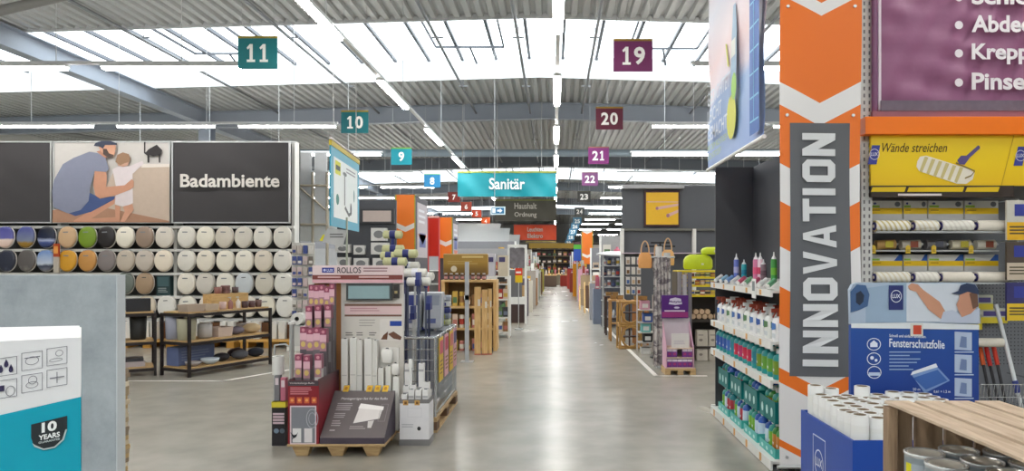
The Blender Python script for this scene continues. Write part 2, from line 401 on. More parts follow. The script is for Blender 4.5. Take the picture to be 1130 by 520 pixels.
for y in (7.0, 12.5, 17.9, 22.6, 27.5)+tuple(FARN):
    far = y > 30
    where = {12.5: 'nearest cross row', 17.9: 'second cross row', 22.6: 'third cross row', 27.5: 'fourth cross row'}.get(y, FARN[y]+' cross row' if far else 'a cross row above the frame')
    rail((-14, y, LH-0.02), (-5.35, y, LH-0.02), 'white lamp rail left of the aisle, %s from the front' % where, 4)
    rail((2.35, y, LH-0.02), (11, y, LH-0.02), 'white lamp rail right of the aisle, %s from the front' % where, 4)
    for i, x in enumerate((-12.6, -9.6, -6.6)): LX.put((x, y, LH-0.02), 0, '%s lit strip lamp left of the aisle in the %s' % (['outer', 'middle', 'inner'][i], where), 'lamps in cross rows')
    for i, x in enumerate((3.6, 6.6, 9.6)): LX.put((x, y, LH-0.02), 0, '%s lit strip lamp right of the aisle in the %s' % (['inner', 'middle', 'outer'][i], where), 'lamps in cross rows')
# ------------------------------------------------------------------ hanging aisle number signs
def one(h, cx, cw):
    a = h*0.55; k = cw*0.9
    return MB().poly([(-.38*k, 0), (.38*k, 0), (.38*k, .14*a), (.16*k, .14*a), (.16*k, a), (-.1*k, a), (-.4*k, .8*a), (-.3*k, .7*a), (-.12*k, .78*a), (-.12*k, .14*a), (-.38*k, .14*a)], (cx, -0.016, h*0.2), UX, UZ, (240, 240, 236))
def num_sign(n, px, py_top, py_bot, y, c, top, cn, w=None):
    x = X(px, y); z0, z1 = Z(py_bot, y), Z(py_top, y); h = z1-z0; w = w or h*1.2
    t = thing('aisle_sign', 'hanging %s sign with the white number %s' % (cn, n), 'sign', (x, y, z0))
    obj('panel', MB().box(-w/2, w/2, -0.01, 0.01, 0, h*0.93, mat(c, 0.5)), t)
    obj('top_strip', MB().box(-w/2, w/2, -0.013, 0.013, h*0.93, h, mat(top, 0.5)), t)
    tw = w*(0.62 if len(n) == 2 else 0.3)
    cw = tw/len(n)
    for i, ch in enumerate(n):
        obj('digit', one(h, (i-(len(n)-1)/2)*cw*1.06, cw) if ch == '1' else MB().text(ch, ((i-(len(n)-1)/2)*cw*1.06, -0.016, h*0.2), UX, UZ, h*0.55, (240, 240, 236), w=cw*(0.6 if ch == '1' else 0.92), bold=0.03, align='C'), t)
    for s in (-1, 1): obj('wire', MB().cyl((s*w*0.42, 0, h), (s*w*0.42, 0, max(h+0.2, roof(x)-z0)+(0.62 if any(a < y < c for a, c in SKY) else 0)), 0.004, mat((190, 190, 190)), n=4), t)
TEAL, TEALD, PURP, REDB, ORNG, ANTH, BLUG = (28, 150, 162), (20, 112, 118), (112, 42, 92), (146, 56, 40), (214, 92, 44), (62, 62, 60), (70, 120, 150)
OLIVE = (150, 132, 44)
num_sign('11', 284.5, 40, 76, 11.0, TEALD, OLIVE, 'dark teal')
num_sign('10', 391.5, 122, 147, 15.7, (16, 104, 112), OLIVE, 'smaller dark teal')
num_sign('9', 443, 163, 182, 20.3, (24, 142, 158), (120, 170, 60), 'turquoise')
num_sign('8', 477, 192, 207, 25.2, (34, 120, 168), (90, 160, 110), 'turquoise blue')
num_sign('7', 501, 212, 223, 31, (122, 36, 28), (110, 40, 30), 'maroon')
num_sign('6', 514.5, 223, 233, 35.5, REDB, (150, 70, 40), 'brick red')
num_sign('5', 526, 231.5, 240, 40, (196, 68, 40), (170, 60, 40), 'vermilion')
num_sign('4', 536, 240, 248, 45, ORNG, (200, 100, 50), 'orange')
num_sign('3', 544, 247, 254, 50, (160, 70, 44), (140, 60, 40), 'rust red')
num_sign('2', 551, 253, 259, 55, (198, 100, 50), (180, 90, 40), 'burnt orange')
num_sign('1', 556, 257, 263, 61, (204, 84, 40), (180, 90, 40), 'red orange')
num_sign('19', 698.5, 43, 79, 11.0, PURP, (150, 120, 40), 'plum')
num_sign('20', 672.5, 118, 143, 15.6, (92, 30, 52), (150, 120, 40), 'dark wine red')
num_sign('21', 660.5, 162, 181, 20.3, (126, 48, 114), (150, 100, 80), 'violet')
num_sign('22', 651, 190, 205, 25.4, (118, 66, 112), (130, 90, 100), 'dull purple')
num_sign('23', 644.5, 211, 223, 31, ANTH, (80, 80, 60), 'charcoal')
num_sign('24', 639.5, 229, 238, 37, (72, 76, 76), (80, 80, 70), 'slate grey')
for i, n in enumerate(('25', '26', '27', '28', '29')): num_sign(n, 637-i*2.4, 240+i*6.2, 248+i*5.8, 42+i*6, BLUG, (90, 130, 150), ['steel blue', 'grey blue', 'dusty blue', 'pale blue', 'slate blue'][i])
# department banners across the left half of the aisle
def dept(y, py0, py1, px0, px1, c, lines_, top, label, th=0.45):
    z0 = Z(py1, y); h = Z(py0, y)-z0; x0, x1 = X(px0, y), X(px1, y); w = x1-x0
    t = thing('department_banner', label, 'banner', ((x0+x1)/2, y, z0))
    mb = MB(); n = 60
    wave = lambda u, zz: 0.05*math.sin(u*22+1.5*zz)*(0.4+0.6*abs(math.sin(u*3.1)))
    vs = [(-w/2+w*i/n, wave(i/n, k), h*0.93*k/4) for k in range(5) for i in range(n+1)]
    mb.add(vs, [(k*(n+1)+i, k*(n+1)+i+1, (k+1)*(n+1)+i+1, (k+1)*(n+1)+i) for k in range(4) for i in range(n)], mat(c, 0.55, var=0.12, scale=1.2), True)
    obj('cloth', mb, t)
    obj('top_rail', MB().box(-w/2, w/2, -0.02, 0.02, h*0.93, h, mat(top, 0.5)), t)
    for i, s in enumerate(lines_):
        mb = MB()
        hh = h*th; yy = h*0.5-hh/2 if len(lines_) == 1 else h*(0.55-0.42*i)
        mb.text(s, (0, -0.07, yy), UX, UZ, hh, (240, 244, 244) if len(lines_) == 1 else (190, 186, 176), w=w*0.36, bold=0.015, align='C')
        obj('lettering', mb, t)
    for s in (-0.45, -0.1, 0.35): obj('wire', MB().cyl((s*w, 0, h), (s*w, 0, roof(x0)-z0), 0.012, mat((190, 190, 190)), n=4), t)
dept(26.0, 189, 217, 505, 614, (18, 138, 150), ['Sanitär'], (150, 160, 60), 'turquoise cloth banner reading Sanitär hung across the aisle')
dept(37.4, 220, 244, 546, 614, (74, 72, 62), ['Haushalt', 'Ordnung'], (110, 116, 60), 'dark olive banner reading Haushalt Ordnung behind the turquoise one', 0.28)
dept(62.0, 248, 265, 567, 614, (208, 72, 34), ['Leuchten', 'Elektro'], (180, 60, 40), 'small orange red banner reading Leuchten Elektro far down the aisle', 0.28)
dept(84.0, 266, 276, 580, 614, (96, 84, 60), ['Farben'], (150, 130, 60), 'farthest brown banner with a golden top above the aisle', 0.28)
single('exit_sign', MB().box(-0.22, 0.22, -0.03, 0.03, 0, 0.24, (214, 232, 236)).rect((0, -0.033, 0), UX, UZ, -0.19, 0.19, 0.03, 0.21, (40, 108, 150)).poly([(-0.02, 0.09), (0.06, 0.09), (0.06, 0.05), (0.14, 0.12), (0.06, 0.19), (0.06, 0.15), (-0.02, 0.15)], (0, -0.035, 0), UX, UZ, (240, 244, 244)).box(-0.17, -0.07, -0.036, -0.03, 0.05, 0.19, (232, 240, 240)).cyl((-0.1, 0, 0.24), (-0.1, 0, roof(-1.7)+0.62-Z(237, 22.0)), 0.008, (200, 200, 200), n=4), 'small white and blue exit sign with an arrow hanging in front of the olive banner', 'exit sign', None, tuple(P(549.5, 237, 22.0)))

# ================================================================== LEFT: TOILET SEAT WALL
BY = 14.0
def bp(px, py, dy=0.0): return P(px, py, BY-dy)
# rack: uprights, shelves, dark back
rk = thing('display_rack', 'white metal wall rack holding rows of toilet seats under the big banners', 'rack', (0, BY, 0))
xL, xR = X(-30, BY), X(326, BY)
obj('back_panel', MB().box(xL, xR, 0.22, 0.26, 0.0, Z(157, BY), mat((70, 70, 70), 0.7)), rk)
for px in (-62, 66, 194, 324):
    x = X(px, BY); mb = MB().box(x-0.03, x+0.03, -0.02, 0.22, 0, Z(156, BY), SHELFW)
    obj('upright', mb, rk)
for py in (249.5, 275, 301, 326.5, 351):
    obj('shelf', MB().box(xL, xR, -0.1, 0.2, Z(py, BY)-0.05, Z(py, BY)-0.0, SHELFW), rk)
obj('top_rail', MB().box(xL, xR, -0.03, 0.03, Z(158, BY), Z(156, BY), STEEL), rk)
# seats
def egg(n=26, w=0.171, h=0.205):
    pts = []
    for i in range(n):
        t = 2*math.pi*i/n; c, s = math.cos(t), math.sin(t); e = 0.78 if s > 0 else 0.98
        pts.append((math.copysign(abs(c)**e, c)*w*(1-0.10*max(0, s)), math.copysign(abs(s)**(0.7 if s > 0 else 1), s)*h))
    return pts
def ring_stack(mb, outline, levels, m):
    n = len(outline); vs = [(p[0]*k, y, p[1]*k) for k, y in levels for p in outline]
    mb.add(vs, [(a*n+i, a*n+(i+1) % n, (a+1)*n+(i+1) % n, (a+1)*n+i) for a in range(len(levels)-1) for i in range(n)], m, True)
    mb.add(vs, [tuple(range((len(levels)-1)*n, len(levels)*n)), tuple(range(n-1, -1, -1))], m, True)
    return mb
LIDC = {}
def lid_mesh(key, m):
    if key not in LIDC:
        LIDC[key] = (ring_stack(MB(), egg(), [(1.0, 0.0), (1.0, -0.022), (0.95, -0.036), (0.8, -0.043), (0.3, -0.046)], m).mesh('lid'),
                     ring_stack(MB(), egg(), [(1.01, 0.028), (1.03, 0.02), (1.03, 0.006), (0.98, 0.001)], (214, 210, 204)).mesh('seat_ring'))
    return LIDC[key]
hinge_me = MB().cyl((-0.09, -0.005, 0.2), (-0.05, -0.005, 0.2), 0.014, STEEL, n=8).cyl((0.05, -0.005, 0.2), (0.09, -0.005, 0.2), 0.014, STEEL, n=8).bar((-0.07, 0.0, 0.2), (0.07, 0.0, 0.2), 0.012, 0.008, STEEL).mesh('hinge')
lab_me = MB().rect((0, -0.049, 0), UX, UZ, -0.065, 0.035, 0.085, 0.105, (120, 124, 128)).mesh('printed_label')
lab2_me = MB().rect((0, -0.049, 0), UX, UZ, -0.04, 0.04, 0.105, 0.12, (58, 58, 60)).mesh('printed_label')
def gradlid(name, stops, noise=0.0): return ramp_mat(name, stops, 'Z', -0.2, 0.2, noise, 9.0, 0.35)
SPECIAL = {
 'sunset beach': gradlid('lid_beach', [(0, (222, 190, 176)), (0.42, (226, 206, 192)), (0.5, (96, 96, 160)), (1, (70, 72, 140))], 0.1),
 'blue and ochre landscape': gradlid('lid_field', [(0, (120, 90, 30)), (0.3, (150, 116, 40)), (0.42, (120, 130, 150)), (1, (70, 76, 140))], 0.2),
 'dark navy seascape': gradlid('lid_sea', [(0, (20, 26, 50)), (0.3, (60, 76, 130)), (0.42, (160, 170, 200)), (0.55, (20, 30, 60)), (1, (16, 20, 34))], 0.15),
 'mottled dark blue': gradlid('lid_mottle', [(0.2, (30, 34, 46)), (0.5, (82, 92, 112)), (0.8, (40, 44, 60))], 1.4),
 'mottled grey': gradlid('lid_grey', [(0.2, (70, 68, 66)), (0.5, (128, 124, 118)), (0.8, (90, 86, 84))], 1.2),
 'pale blue landscape': gradlid('lid_lake', [(0, (150, 150, 160)), (0.35, (40, 50, 70)), (0.5, (190, 200, 214)), (1, (110, 140, 190))], 0.25),
}
def seat(px, py, col, label, lab=1, tilt=0.0):
    m = SPECIAL.get(col) if isinstance(col, str) else mat(col, 0.3)
    a, r = lid_mesh(col, m)
    t = thing('toilet_seat', label, 'toilet seat', bp(px, py, 0.16), 0, 'toilet seats on the wall rack')
    t.rotation_euler = (math.radians(-4), math.radians(tilt), random.uniform(-0.05, 0.05))
    obj('lid', a, t); obj('seat_ring', r, t); obj('hinge', hinge_me, t)
    if lab: obj('printed_label', lab_me if lab == 1 else lab2_me, t)
LT, CR = (216, 212, 202), (226, 220, 204)
rows = [(262, 'top row', [(6, 'sunset beach'), (29, 'blue and ochre landscape'), (52, 'dark navy seascape'), (75, (196, 164, 128), 'tan'), (97, (112, 140, 40), 'green'), (118, (40, 36, 36), 'black'), (138.5, CR, 'cream'), (160, (148, 128, 112), 'brown grey'), (182, (208, 200, 188), 0), (206, LT, 0), (227, CR, 0), (248, (204, 196, 182), 0), (269, (206, 200, 188), 0), (290, LT, 0), (312, (210, 206, 196), 0)]),
        (288, 'second row', [(8, 'mottled dark blue'), (30, 'mottled grey'), (51, 'pale blue landscape'), (75, (206, 152, 44), 'golden yellow'), (97, (190, 138, 74), 'orange brown'), (118, (126, 118, 116), 'taupe'), (139, (186, 174, 158), 'greige'), (160, (190, 180, 168), 'stone grey'), (181, (226, 214, 196), 0), (206, LT, 0), (227, (222, 214, 198), 0), (249, CR, 0), (270, (232, 226, 212), 0), (291, (216, 206, 190), 0), (312, (218, 214, 206), 0)]),
        (313, 'third row', [(138.5, (104, 112, 104), 'grey green'), (160, (160, 136, 110), 'light brown'), (206, (228, 222, 208), 0), (227, (206, 200, 190), 0), (249, (224, 220, 208), 0), (270, (196, 202, 206), 0), (292, (204, 198, 184), 0), (313, (222, 220, 212), 0)]),
        (338.5, 'fourth row', [(162, (212, 200, 180), 0), (184, (224, 222, 216), 0), (207, (226, 222, 210), 0), (230, (222, 214, 200), 0), (252, LT, 0), (273, (226, 220, 208), 0), (294, (228, 222, 206), 0), (315, (226, 224, 218), 0)])]
for py, rn, lst in rows:
    n = len(lst)
    for i, e in enumerate(lst):
        if isinstance(e[1], str): lb = 'toilet seat with a printed %s lid, %s' % (e[1], rn)
        elif e[2]: lb = '%s toilet seat in the %s of the wall rack' % (e[2], rn)
        else: lb = 'pale toilet seat in the %s, %s from the right' % (rn, ORD[n-1-i])
        seat(e[0], py, e[1], lb, 0 if isinstance(e[1], str) else (2 if (rn[0:2] in ('th', 'fo') and i % 2) else 1), random.uniform(-3, 3))
# little things between the seats
single('product_box', MB().box(-0.13, 0.13, -0.06, 0.12, 0, 0.385, (44, 66, 68)).rect((0, -0.063, 0), UX, UZ, -0.11, 0.11, 0.18, 0.36, (70, 100, 104)).lines((0, -0.063, 0), UX, UZ, -0.1, 0.1, 0.05, 0.15, 3, (150, 160, 160)), 'dark teal box between the seats of the third row', 'box', None, tuple(bp(182, 326.4, 0.03)))
single('sign_stand', MB().box(-0.05, 0.05, -0.02, 0.02, 0.3, 0.55, (176, 70, 30)).rect((0, -0.024, 0), UX, UZ, -0.04, 0.04, 0.36, 0.5, (222, 150, 70)).box(-0.05, 0.05, -0.02, 0.02, 0, 0.3, (180, 172, 160)), 'orange and grey price stand beside the yellow toilet seat', 'sign', None, tuple(bp(62.5, 301, 0.23)))
# boxed stock and pallets under the seats
for i in range(7):
    px = 150+i*27.5; x0 = X(px, BY)
    t = thing('storage_bay', 'white open bay with brown cartons below the toilet seats, %s from the left' % ORD[i], 'shelf bay', (x0, BY-0.24, 0.145), 0, 'bays below the toilet seats')
    w = X(px+25.5, BY)-x0
    obj('side_panel', MB().box(0, 0.12, -0.12, 0.1, 0, 0.33, SHELFW), t); obj('side_panel', MB().box(w-0.1, w, -0.12, 0.1, 0, 0.33, SHELFW), t)
    obj('carton', MB().box(0.125, w-0.105, -0.02, 0.1, 0, 0.3, (96, 62, 34)), t)
for i, px in enumerate((150, 214, 278)):
    t = thing('pallet', 'low wooden pallet under the toilet seat rack, %s from the left' % ORD[i], 'pallet', (X(px, BY), BY-0.58, 0), 0, 'pallets under the seat rack')
    for k in range(2): obj('deck_board', MB().box(0, 1.05, 0.0+k*0.22, 0.18+k*0.22, 0.11, 0.14, (206, 160, 84)), t)
    for k in range(3): obj('block', MB().box(0.02+k*0.43, 0.16+k*0.43, 0.02, 0.4, 0, 0.11, (196, 144, 60)), t)
# ------------------------------------------------------------------ big banners above
def drape(w, h, m, amp, seed, nx=36, nz=24):
    mb = MB(); r = random.Random(seed); ph = [r.uniform(0, 6) for _ in range(4)]
    fn = lambda u, v: amp*(math.sin(u*9+ph[0]+v*3)+0.7*math.sin(v*7+ph[1]-u*4)+0.5*math.sin((u+v)*15+ph[2]))*math.sin(u*math.pi)*(0.3+0.7*math.sin(v*math.pi))
    vs = [(w*i/nx-w/2, fn(i/nx, k/nz), h*k/nz) for k in range(nz+1) for i in range(nx+1)]
    return mb.add(vs, [(k*(nx+1)+i, k*(nx+1)+i+1, (k+1)*(nx+1)+i+1, (k+1)*(nx+1)+i) for k in range(nz) for i in range(nx)], m, True)
CH = mat((60, 58, 60), 0.65, var=0.05, scale=2)
z0, z1 = Z(247, BY), Z(157.5, BY); BF = BY-0.16
def framed(name, px0, px1, label, cloth):
    x0, x1 = X(px0, BY), X(px1, BY); w = x1-x0; h = z1-z0
    t = thing(name, label, 'banner', ((x0+x1)/2, BF, z0))
    obj('cloth', drape(w-0.04, h-0.04, cloth, 0.012, px0), t).location = (0, 0, 0.02)
    for nm, a in (('frame_bar', (-w/2, w/2, 0, 0.025)), ('frame_bar', (-w/2, w/2, h-0.025, h)), ('frame_bar', (-w/2, -w/2+0.025, 0.025, h-0.025)), ('frame_bar', (w/2-0.025, w/2, 0.025, h-0.025))):
        obj(nm, MB().box(a[0], a[1], -0.015, 0.03, a[2], a[3], STEEL), t)
    return t, w, h
t, w, h = framed('cloth_banner', -66, 63.5, 'plain charcoal cloth banner at the left edge', CH)
t, w, h = framed('cloth_banner', 194.5, 323.5, 'charcoal cloth banner reading Badambiente above the toilet seats', CH)
obj('lettering', MB().text('Badambiente', (X(205, BY)-t.location.x, -0.05, Z(208, BY)-z0), UX, UZ, Z(193.5, BY)-Z(208, BY), (222, 218, 212), w=X(313, BY)-X(205, BY), bold=0.025), t)
# photo banner: a man crouching with a toddler (flat print)
t, w, h = framed('photo_banner', 65, 193, 'printed photo banner of a crouching man and a toddler at a bath', mat((198, 194, 190), 0.6))
x_c = t.location.x
def pr(pts, m, lay, sc=5.2, ox=60, oy=150):
    return MB().add([Vector((X(ox+p[0]/sc, BY)-x_c, -0.036-0.002*lay, Z(oy+p[1]/sc, BY)-z0)) for p in pts], [tuple(range(len(pts)))], m)
SKIN = (196, 144, 118)
for nm, pts, c, lay in (
  ('print_bath_panel', [(388, 188), (545, 176), (690, 176), (690, 500), (240, 500), (240, 480)], (190, 172, 156), 0),
  ('print_bath_rim', [(540, 168), (690, 168), (690, 186), (530, 190)], (222, 214, 206), 1),
  ('print_floor', [(30, 430), (250, 400), (690, 492), (690, 500), (30, 500)], (168, 128, 104), 0.5),
  ('print_knee', [(150, 490), (235, 440), (385, 360), (380, 395), (250, 478), (390, 470), (388, 497), (150, 497)], SKIN, 2),
  ('print_shorts', [(40, 415), (235, 330), (300, 360), (385, 352), (380, 370), (250, 440), (160, 464)], (66, 84, 130), 3),
  ('print_shirt', [(28, 330), (40, 260), (90, 170), (150, 135), (240, 100), (290, 108), (330, 130), (350, 200), (330, 218), (270, 212), (245, 300), (235, 380), (190, 430), (120, 450), (36, 415)], (128, 132, 152), 4),
  ('print_arm', [(270, 210), (335, 215), (340, 250), (335, 300), (440, 290), (480, 255), (492, 268), (490, 300), (470, 316), (380, 350), (300, 366), (275, 350), (262, 290)], SKIN, 5),
  ('print_neck', [(280, 100), (310, 90), (345, 130), (330, 135)], (176, 124, 100), 4.5),
  ('print_head', [(290, 62), (385, 58), (392, 82), (384, 96), (386, 108), (376, 130), (350, 134), (318, 112), (300, 90)], (200, 150, 124), 6),
  ('print_beard', [(318, 84), (338, 84), (352, 110), (378, 118), (374, 131), (350, 136), (318, 114)], (76, 62, 58), 7),
  ('print_cap', [(266, 68), (276, 50), (310, 40), (360, 40), (396, 52), (398, 62), (330, 62), (318, 84), (300, 72)], (52, 58, 78), 8),
  ('print_toddler_leg', [(385, 400), (415, 412), (412, 497), (388, 497)], SKIN, 5.5),
  ('print_toddler_leg', [(430, 410), (484, 396), (490, 430), (440, 497), (415, 497), (440, 440)], (204, 152, 126), 5.6),
  ('print_toddler_shirt', [(370, 200), (400, 184), (460, 184), (540, 152), (546, 170), (484, 225), (486, 390), (440, 414), (385, 398), (390, 300)], (214, 204, 206), 3.5),
  ('print_toddler_head', [(390, 150), (402, 116), (432, 106), (462, 116), (470, 148), (458, 178), (432, 186), (404, 180)], (190, 150, 130), 6),
  ('print_toddler_hair', [(388, 158), (398, 118), (430, 104), (464, 114), (472, 140), (462, 160), (440, 165), (415, 178)], (150, 118, 92), 7),
  ('print_tap', [(548, 44), (556, 44), (556, 105), (575, 85), (620, 60), (652, 92), (640, 130), (640, 162), (632, 162), (630, 120), (600, 126), (578, 118), (578, 162), (568, 162), (566, 122), (548, 108)], (44, 40, 42), 2)):
    obj(nm, pr(pts, mat(c, 0.6), lay), t)
# ------------------------------------------------------------------ merchandise tables
TOPW = wood_mat('table_board', (176, 142, 96), (206, 172, 120), 'X'); IRON = mat((44, 38, 38), 0.5, 0.3)
def table(org, rz, L, D, label):
    t = thing('merchandise_table', label, 'table', org, rz)
    for z in (0.13, 0.5, 0.9):
        obj('board', MB().box(0.015, L-0.015, 0.015, D-0.015, z-0.02, z, TOPW), t)
        mb = MB()
        for a, c in (((0, 0), (L, 0)), ((0, D), (L, D)), ((0, 0), (0, D)), ((L, 0), (L, D))): mb.bar((*a, z-0.042), (*c, z-0.042), 0.03, 0.04, IRON)
        obj('frame', mb, t)
    for x in (0, L):
        for y in (0, D): obj('leg', MB().box(x-0.018, x+0.018, y-0.018, y+0.018, 0, 0.88, IRON), t)
    return t
rzA = math.atan2(1.3, 0.59); LA, DA = 1.45, 0.55
TA = table((-5.04, 10.0, 0), rzA, LA, DA, 'dark framed three level table with wooden boards, right one, bath accessories on it')
rzB = math.atan2(-0.62, -1.0)+math.pi; LB, DB = 1.4, 0.5
oB = Vector((-5.62, 10.20, 0))-Matrix.Rotation(rzB, 3, 'Z') @ Vector((LB, 0, 0))
TB = table(tuple(oB), rzB, LB, DB, 'dark framed three level table half hidden by the grey panel')
def onA(x, y, z): return Vector((-5.04, 10.0, z))+Matrix.Rotation(rzA, 3, 'Z') @ Vector((x, y, 0))
def onB(x, y, z): return oB+UZ*z+Matrix.Rotation(rzB, 3, 'Z') @ Vector((x, y, 0))
def basket(w, d, h, m): return MB().add([(-w/2, -d/2, 0), (w/2, -d/2, 0), (w/2, d/2, 0), (-w/2, d/2, 0), (-w*.56, -d*.56, h), (w*.56, -d*.56, h), (w*.56, d*.56, h), (-w*.56, d*.56, h), (-w/2, -d/2, h*.98), (w/2, -d/2, h*.98), (w/2, d/2, h*.98), (-w/2, d/2, h*.98), (-w*.44, -d*.44, .02), (w*.44, -d*.44, .02), (w*.44, d*.44, .02), (-w*.44, d*.44, .02)],
    [(3, 2, 1, 0), (0, 1, 5, 4), (1, 2, 6, 5), (2, 3, 7, 6), (3, 0, 4, 7), (4, 5, 9, 8), (5, 6, 10, 9), (6, 7, 11, 10), (7, 4, 8, 11), (9, 8, 12, 13), (10, 9, 13, 14), (11, 10, 14, 15), (8, 11, 15, 12), (12, 15, 14, 13)], m)
def cup(r, h, m): return MB().lathe([(r*.8, 0), (r*.9, .01), (r, h), (r*.9, h), (r*.75, .02)], m, n=16)
def pump(m):
    mb = MB().lathe([(.032, 0), (.036, .01), (.036, .1), (.014, .125), (.014, .14)], m, n=12); mb.cyl((0, 0, .14), (0, 0, .17), .006, STEEL, n=6); mb.bar((-.04, 0, .17), (.01, 0, .17), .014, .012, STEEL)
    return mb
def pile(n, r, h, m):
    mb = MB()
    for i in range(n): mb.lathe([(r*.9, 0), (r, h*.3), (r, h*.7), (r*.9, h)], m, c=(0.006*math.sin(i*2), 0, i*h), n=14)
    return mb
def basin_shell(r, m): return MB().lathe([(r*.45, 0), (r*.9, r*.3), (r, r*.62), (r*.93, r*.62), (r*.8, r*.34), (r*.3, .03)], m, n=20)
def fur(r, m):
    mb = MB(); rr = random.Random(3)
    prof = [(r*math.sin(k*math.pi/7)*rr.uniform(.94, 1.06), r*.62*(1-math.cos(k*math.pi/7))) for k in range(1, 7)]
    return mb.lathe([(r*.2, 0)]+prof+[(r*.1, r*1.25)], m, n=14, sx=1.25)
items = [  # on table A: x, y, z, builder, name, label, category
 (0.15, .14, .9, basket(.26, .2, .1, (176, 158, 142)), 'storage_basket', 'low taupe basket at the near corner of the right table top', 'basket'),
 (0.42, .16, .9, basket(.22, .2, .09, (190, 172, 152)), 'storage_basket', 'low beige basket next to the taupe one on the right table top', 'basket'),
 (0.68, .14, .9, cup(.05, .11, mat((196, 168, 160), .4)), 'tumbler', 'pink beige tumbler on the right table top', 'cup'),
 (0.80, .12, .9, pump(mat((150, 104, 96), .4)), 'soap_dispenser', 'reddish soap dispenser on the right table top, nearest', 'soap dispenser'),
 (0.94, .12, .9, pump(mat((222, 214, 204), .4)), 'soap_dispenser', 'white soap dispenser on the right table top', 'soap dispenser'),
 (1.07, .12, .9, cup(.05, .1, mat((74, 52, 54), .4)), 'tumbler', 'dark brown tumbler on the right table top, nearer', 'cup'),
 (1.20, .12, .9, cup(.052, .1, mat((92, 66, 66), .4)), 'tumbler', 'maroon tumbler beside the dark brown one', 'cup'),
 (1.33, .12, .9, cup(.05, .11, mat((104, 76, 70), .4)), 'tumbler', 'brown tumbler at the far end of the right table top', 'cup'),
 (0.95, .38, .9, MB().box(-.34, .34, -.09, .09, 0, .22, wood_mat('riser', (186, 148, 92), (212, 176, 118), 'X')), 'wooden_riser', 'light wooden box riser on the right table top', 'riser'),
 (0.80, .38, 1.12, cup(.055, .1, mat((138, 92, 84), .4)), 'tumbler', 'terracotta tumbler on the wooden riser, nearer', 'cup'),
 (0.94, .38, 1.12, pile(4, .07, .03, mat((120, 84, 80), .5)), 'bowl_stack', 'stack of brown red bowls on the wooden riser', 'bowls'),
 (1.12, .38, 1.12, cup(.05, .09, mat((88, 70, 70), .4)), 'tumbler', 'dark tumbler at the far end of the wooden riser', 'cup'),
 (0.12, .2, .5, cup(.13, .3, mat((164, 160, 136), .5)), 'waste_bin', 'olive grey waste bin at the near corner of the middle board', 'bin'),
 (0.12, .45, .5, cup(.12, .33, mat((150, 152, 166), .5)), 'waste_bin', 'lilac grey waste bin behind the olive one', 'bin'),
 (0.42, .2, .5, MB().lathe([(.07, 0), (.1, .02), (.1, .2), (.06, .22), (.02, .22)], mat((186, 182, 180), .5), n=18), 'glass_jar', 'frosted grey jar on the middle board of the right table', 'jar'),
 (0.68, .2, .5, basket(.24, .22, .14, (200, 180, 168)), 'storage_basket', 'pinkish basket on the middle board of the right table', 'basket'),
 (0.98, .2, .5, fur(.1, mat((120, 112, 124), .8)), 'sponge_pile', 'grey violet bath sponge on the middle board', 'sponge'),
 (1.27, .2, .5, fur(.12, mat((202, 178, 140), .8)), 'sponge_pile', 'sand coloured bath sponge on the middle board', 'sponge'),
 (1.33, .43, .5, MB().box(-.08, .1, -.07, .08, 0, .13, (170, 162, 158)), 'storage_box', 'grey box at the far end of the middle board', 'box'),
 (0.36, .41, .13, MB().box(-.3, .3, -.12, .12, 0, .26, (92, 104, 140)).lines((0, -.122, 0), UX, UZ, -.25, .25, .05, .2, 4, (120, 130, 160)), 'storage_box', 'blue box on the lowest board of the right table', 'box'),
 (0.16, .12, .13, basin_shell(.11, mat((160, 152, 150), .25)), 'shell_bowl', 'brownish shell shaped bowl on the lowest board', 'bowl'),
 (0.44, .12, .13, basin_shell(.13, mat((196, 206, 214), .2)), 'shell_bowl', 'pale pearl shell shaped bowl on the lowest board', 'bowl'),
 (0.71, .2, .13, fur(.1, mat((44, 42, 46), .9)), 'rolled_bath_mat', 'black rolled bath mat on the lowest board, nearest', 'bath mat'),
 (1.0, .15, .13, fur(.11, mat((84, 84, 90), .9)), 'rolled_bath_mat', 'grey rolled bath mat on the lowest board', 'bath mat'),
 (1.15, .4, .13, fur(.11, mat((52, 40, 46), .9)), 'rolled_bath_mat', 'dark wine rolled bath mat at the back of the lowest board', 'bath mat'),
 (1.31, .16, .13, fur(.11, mat((40, 44, 54), .9)), 'rolled_bath_mat', 'blue black rolled bath mat at the far end of the lowest board', 'bath mat')]
for x, y, z, mb, nm, lb, ct in items: single(nm, mb, lb, ct, None, tuple(onA(x, y, z)), rzA)
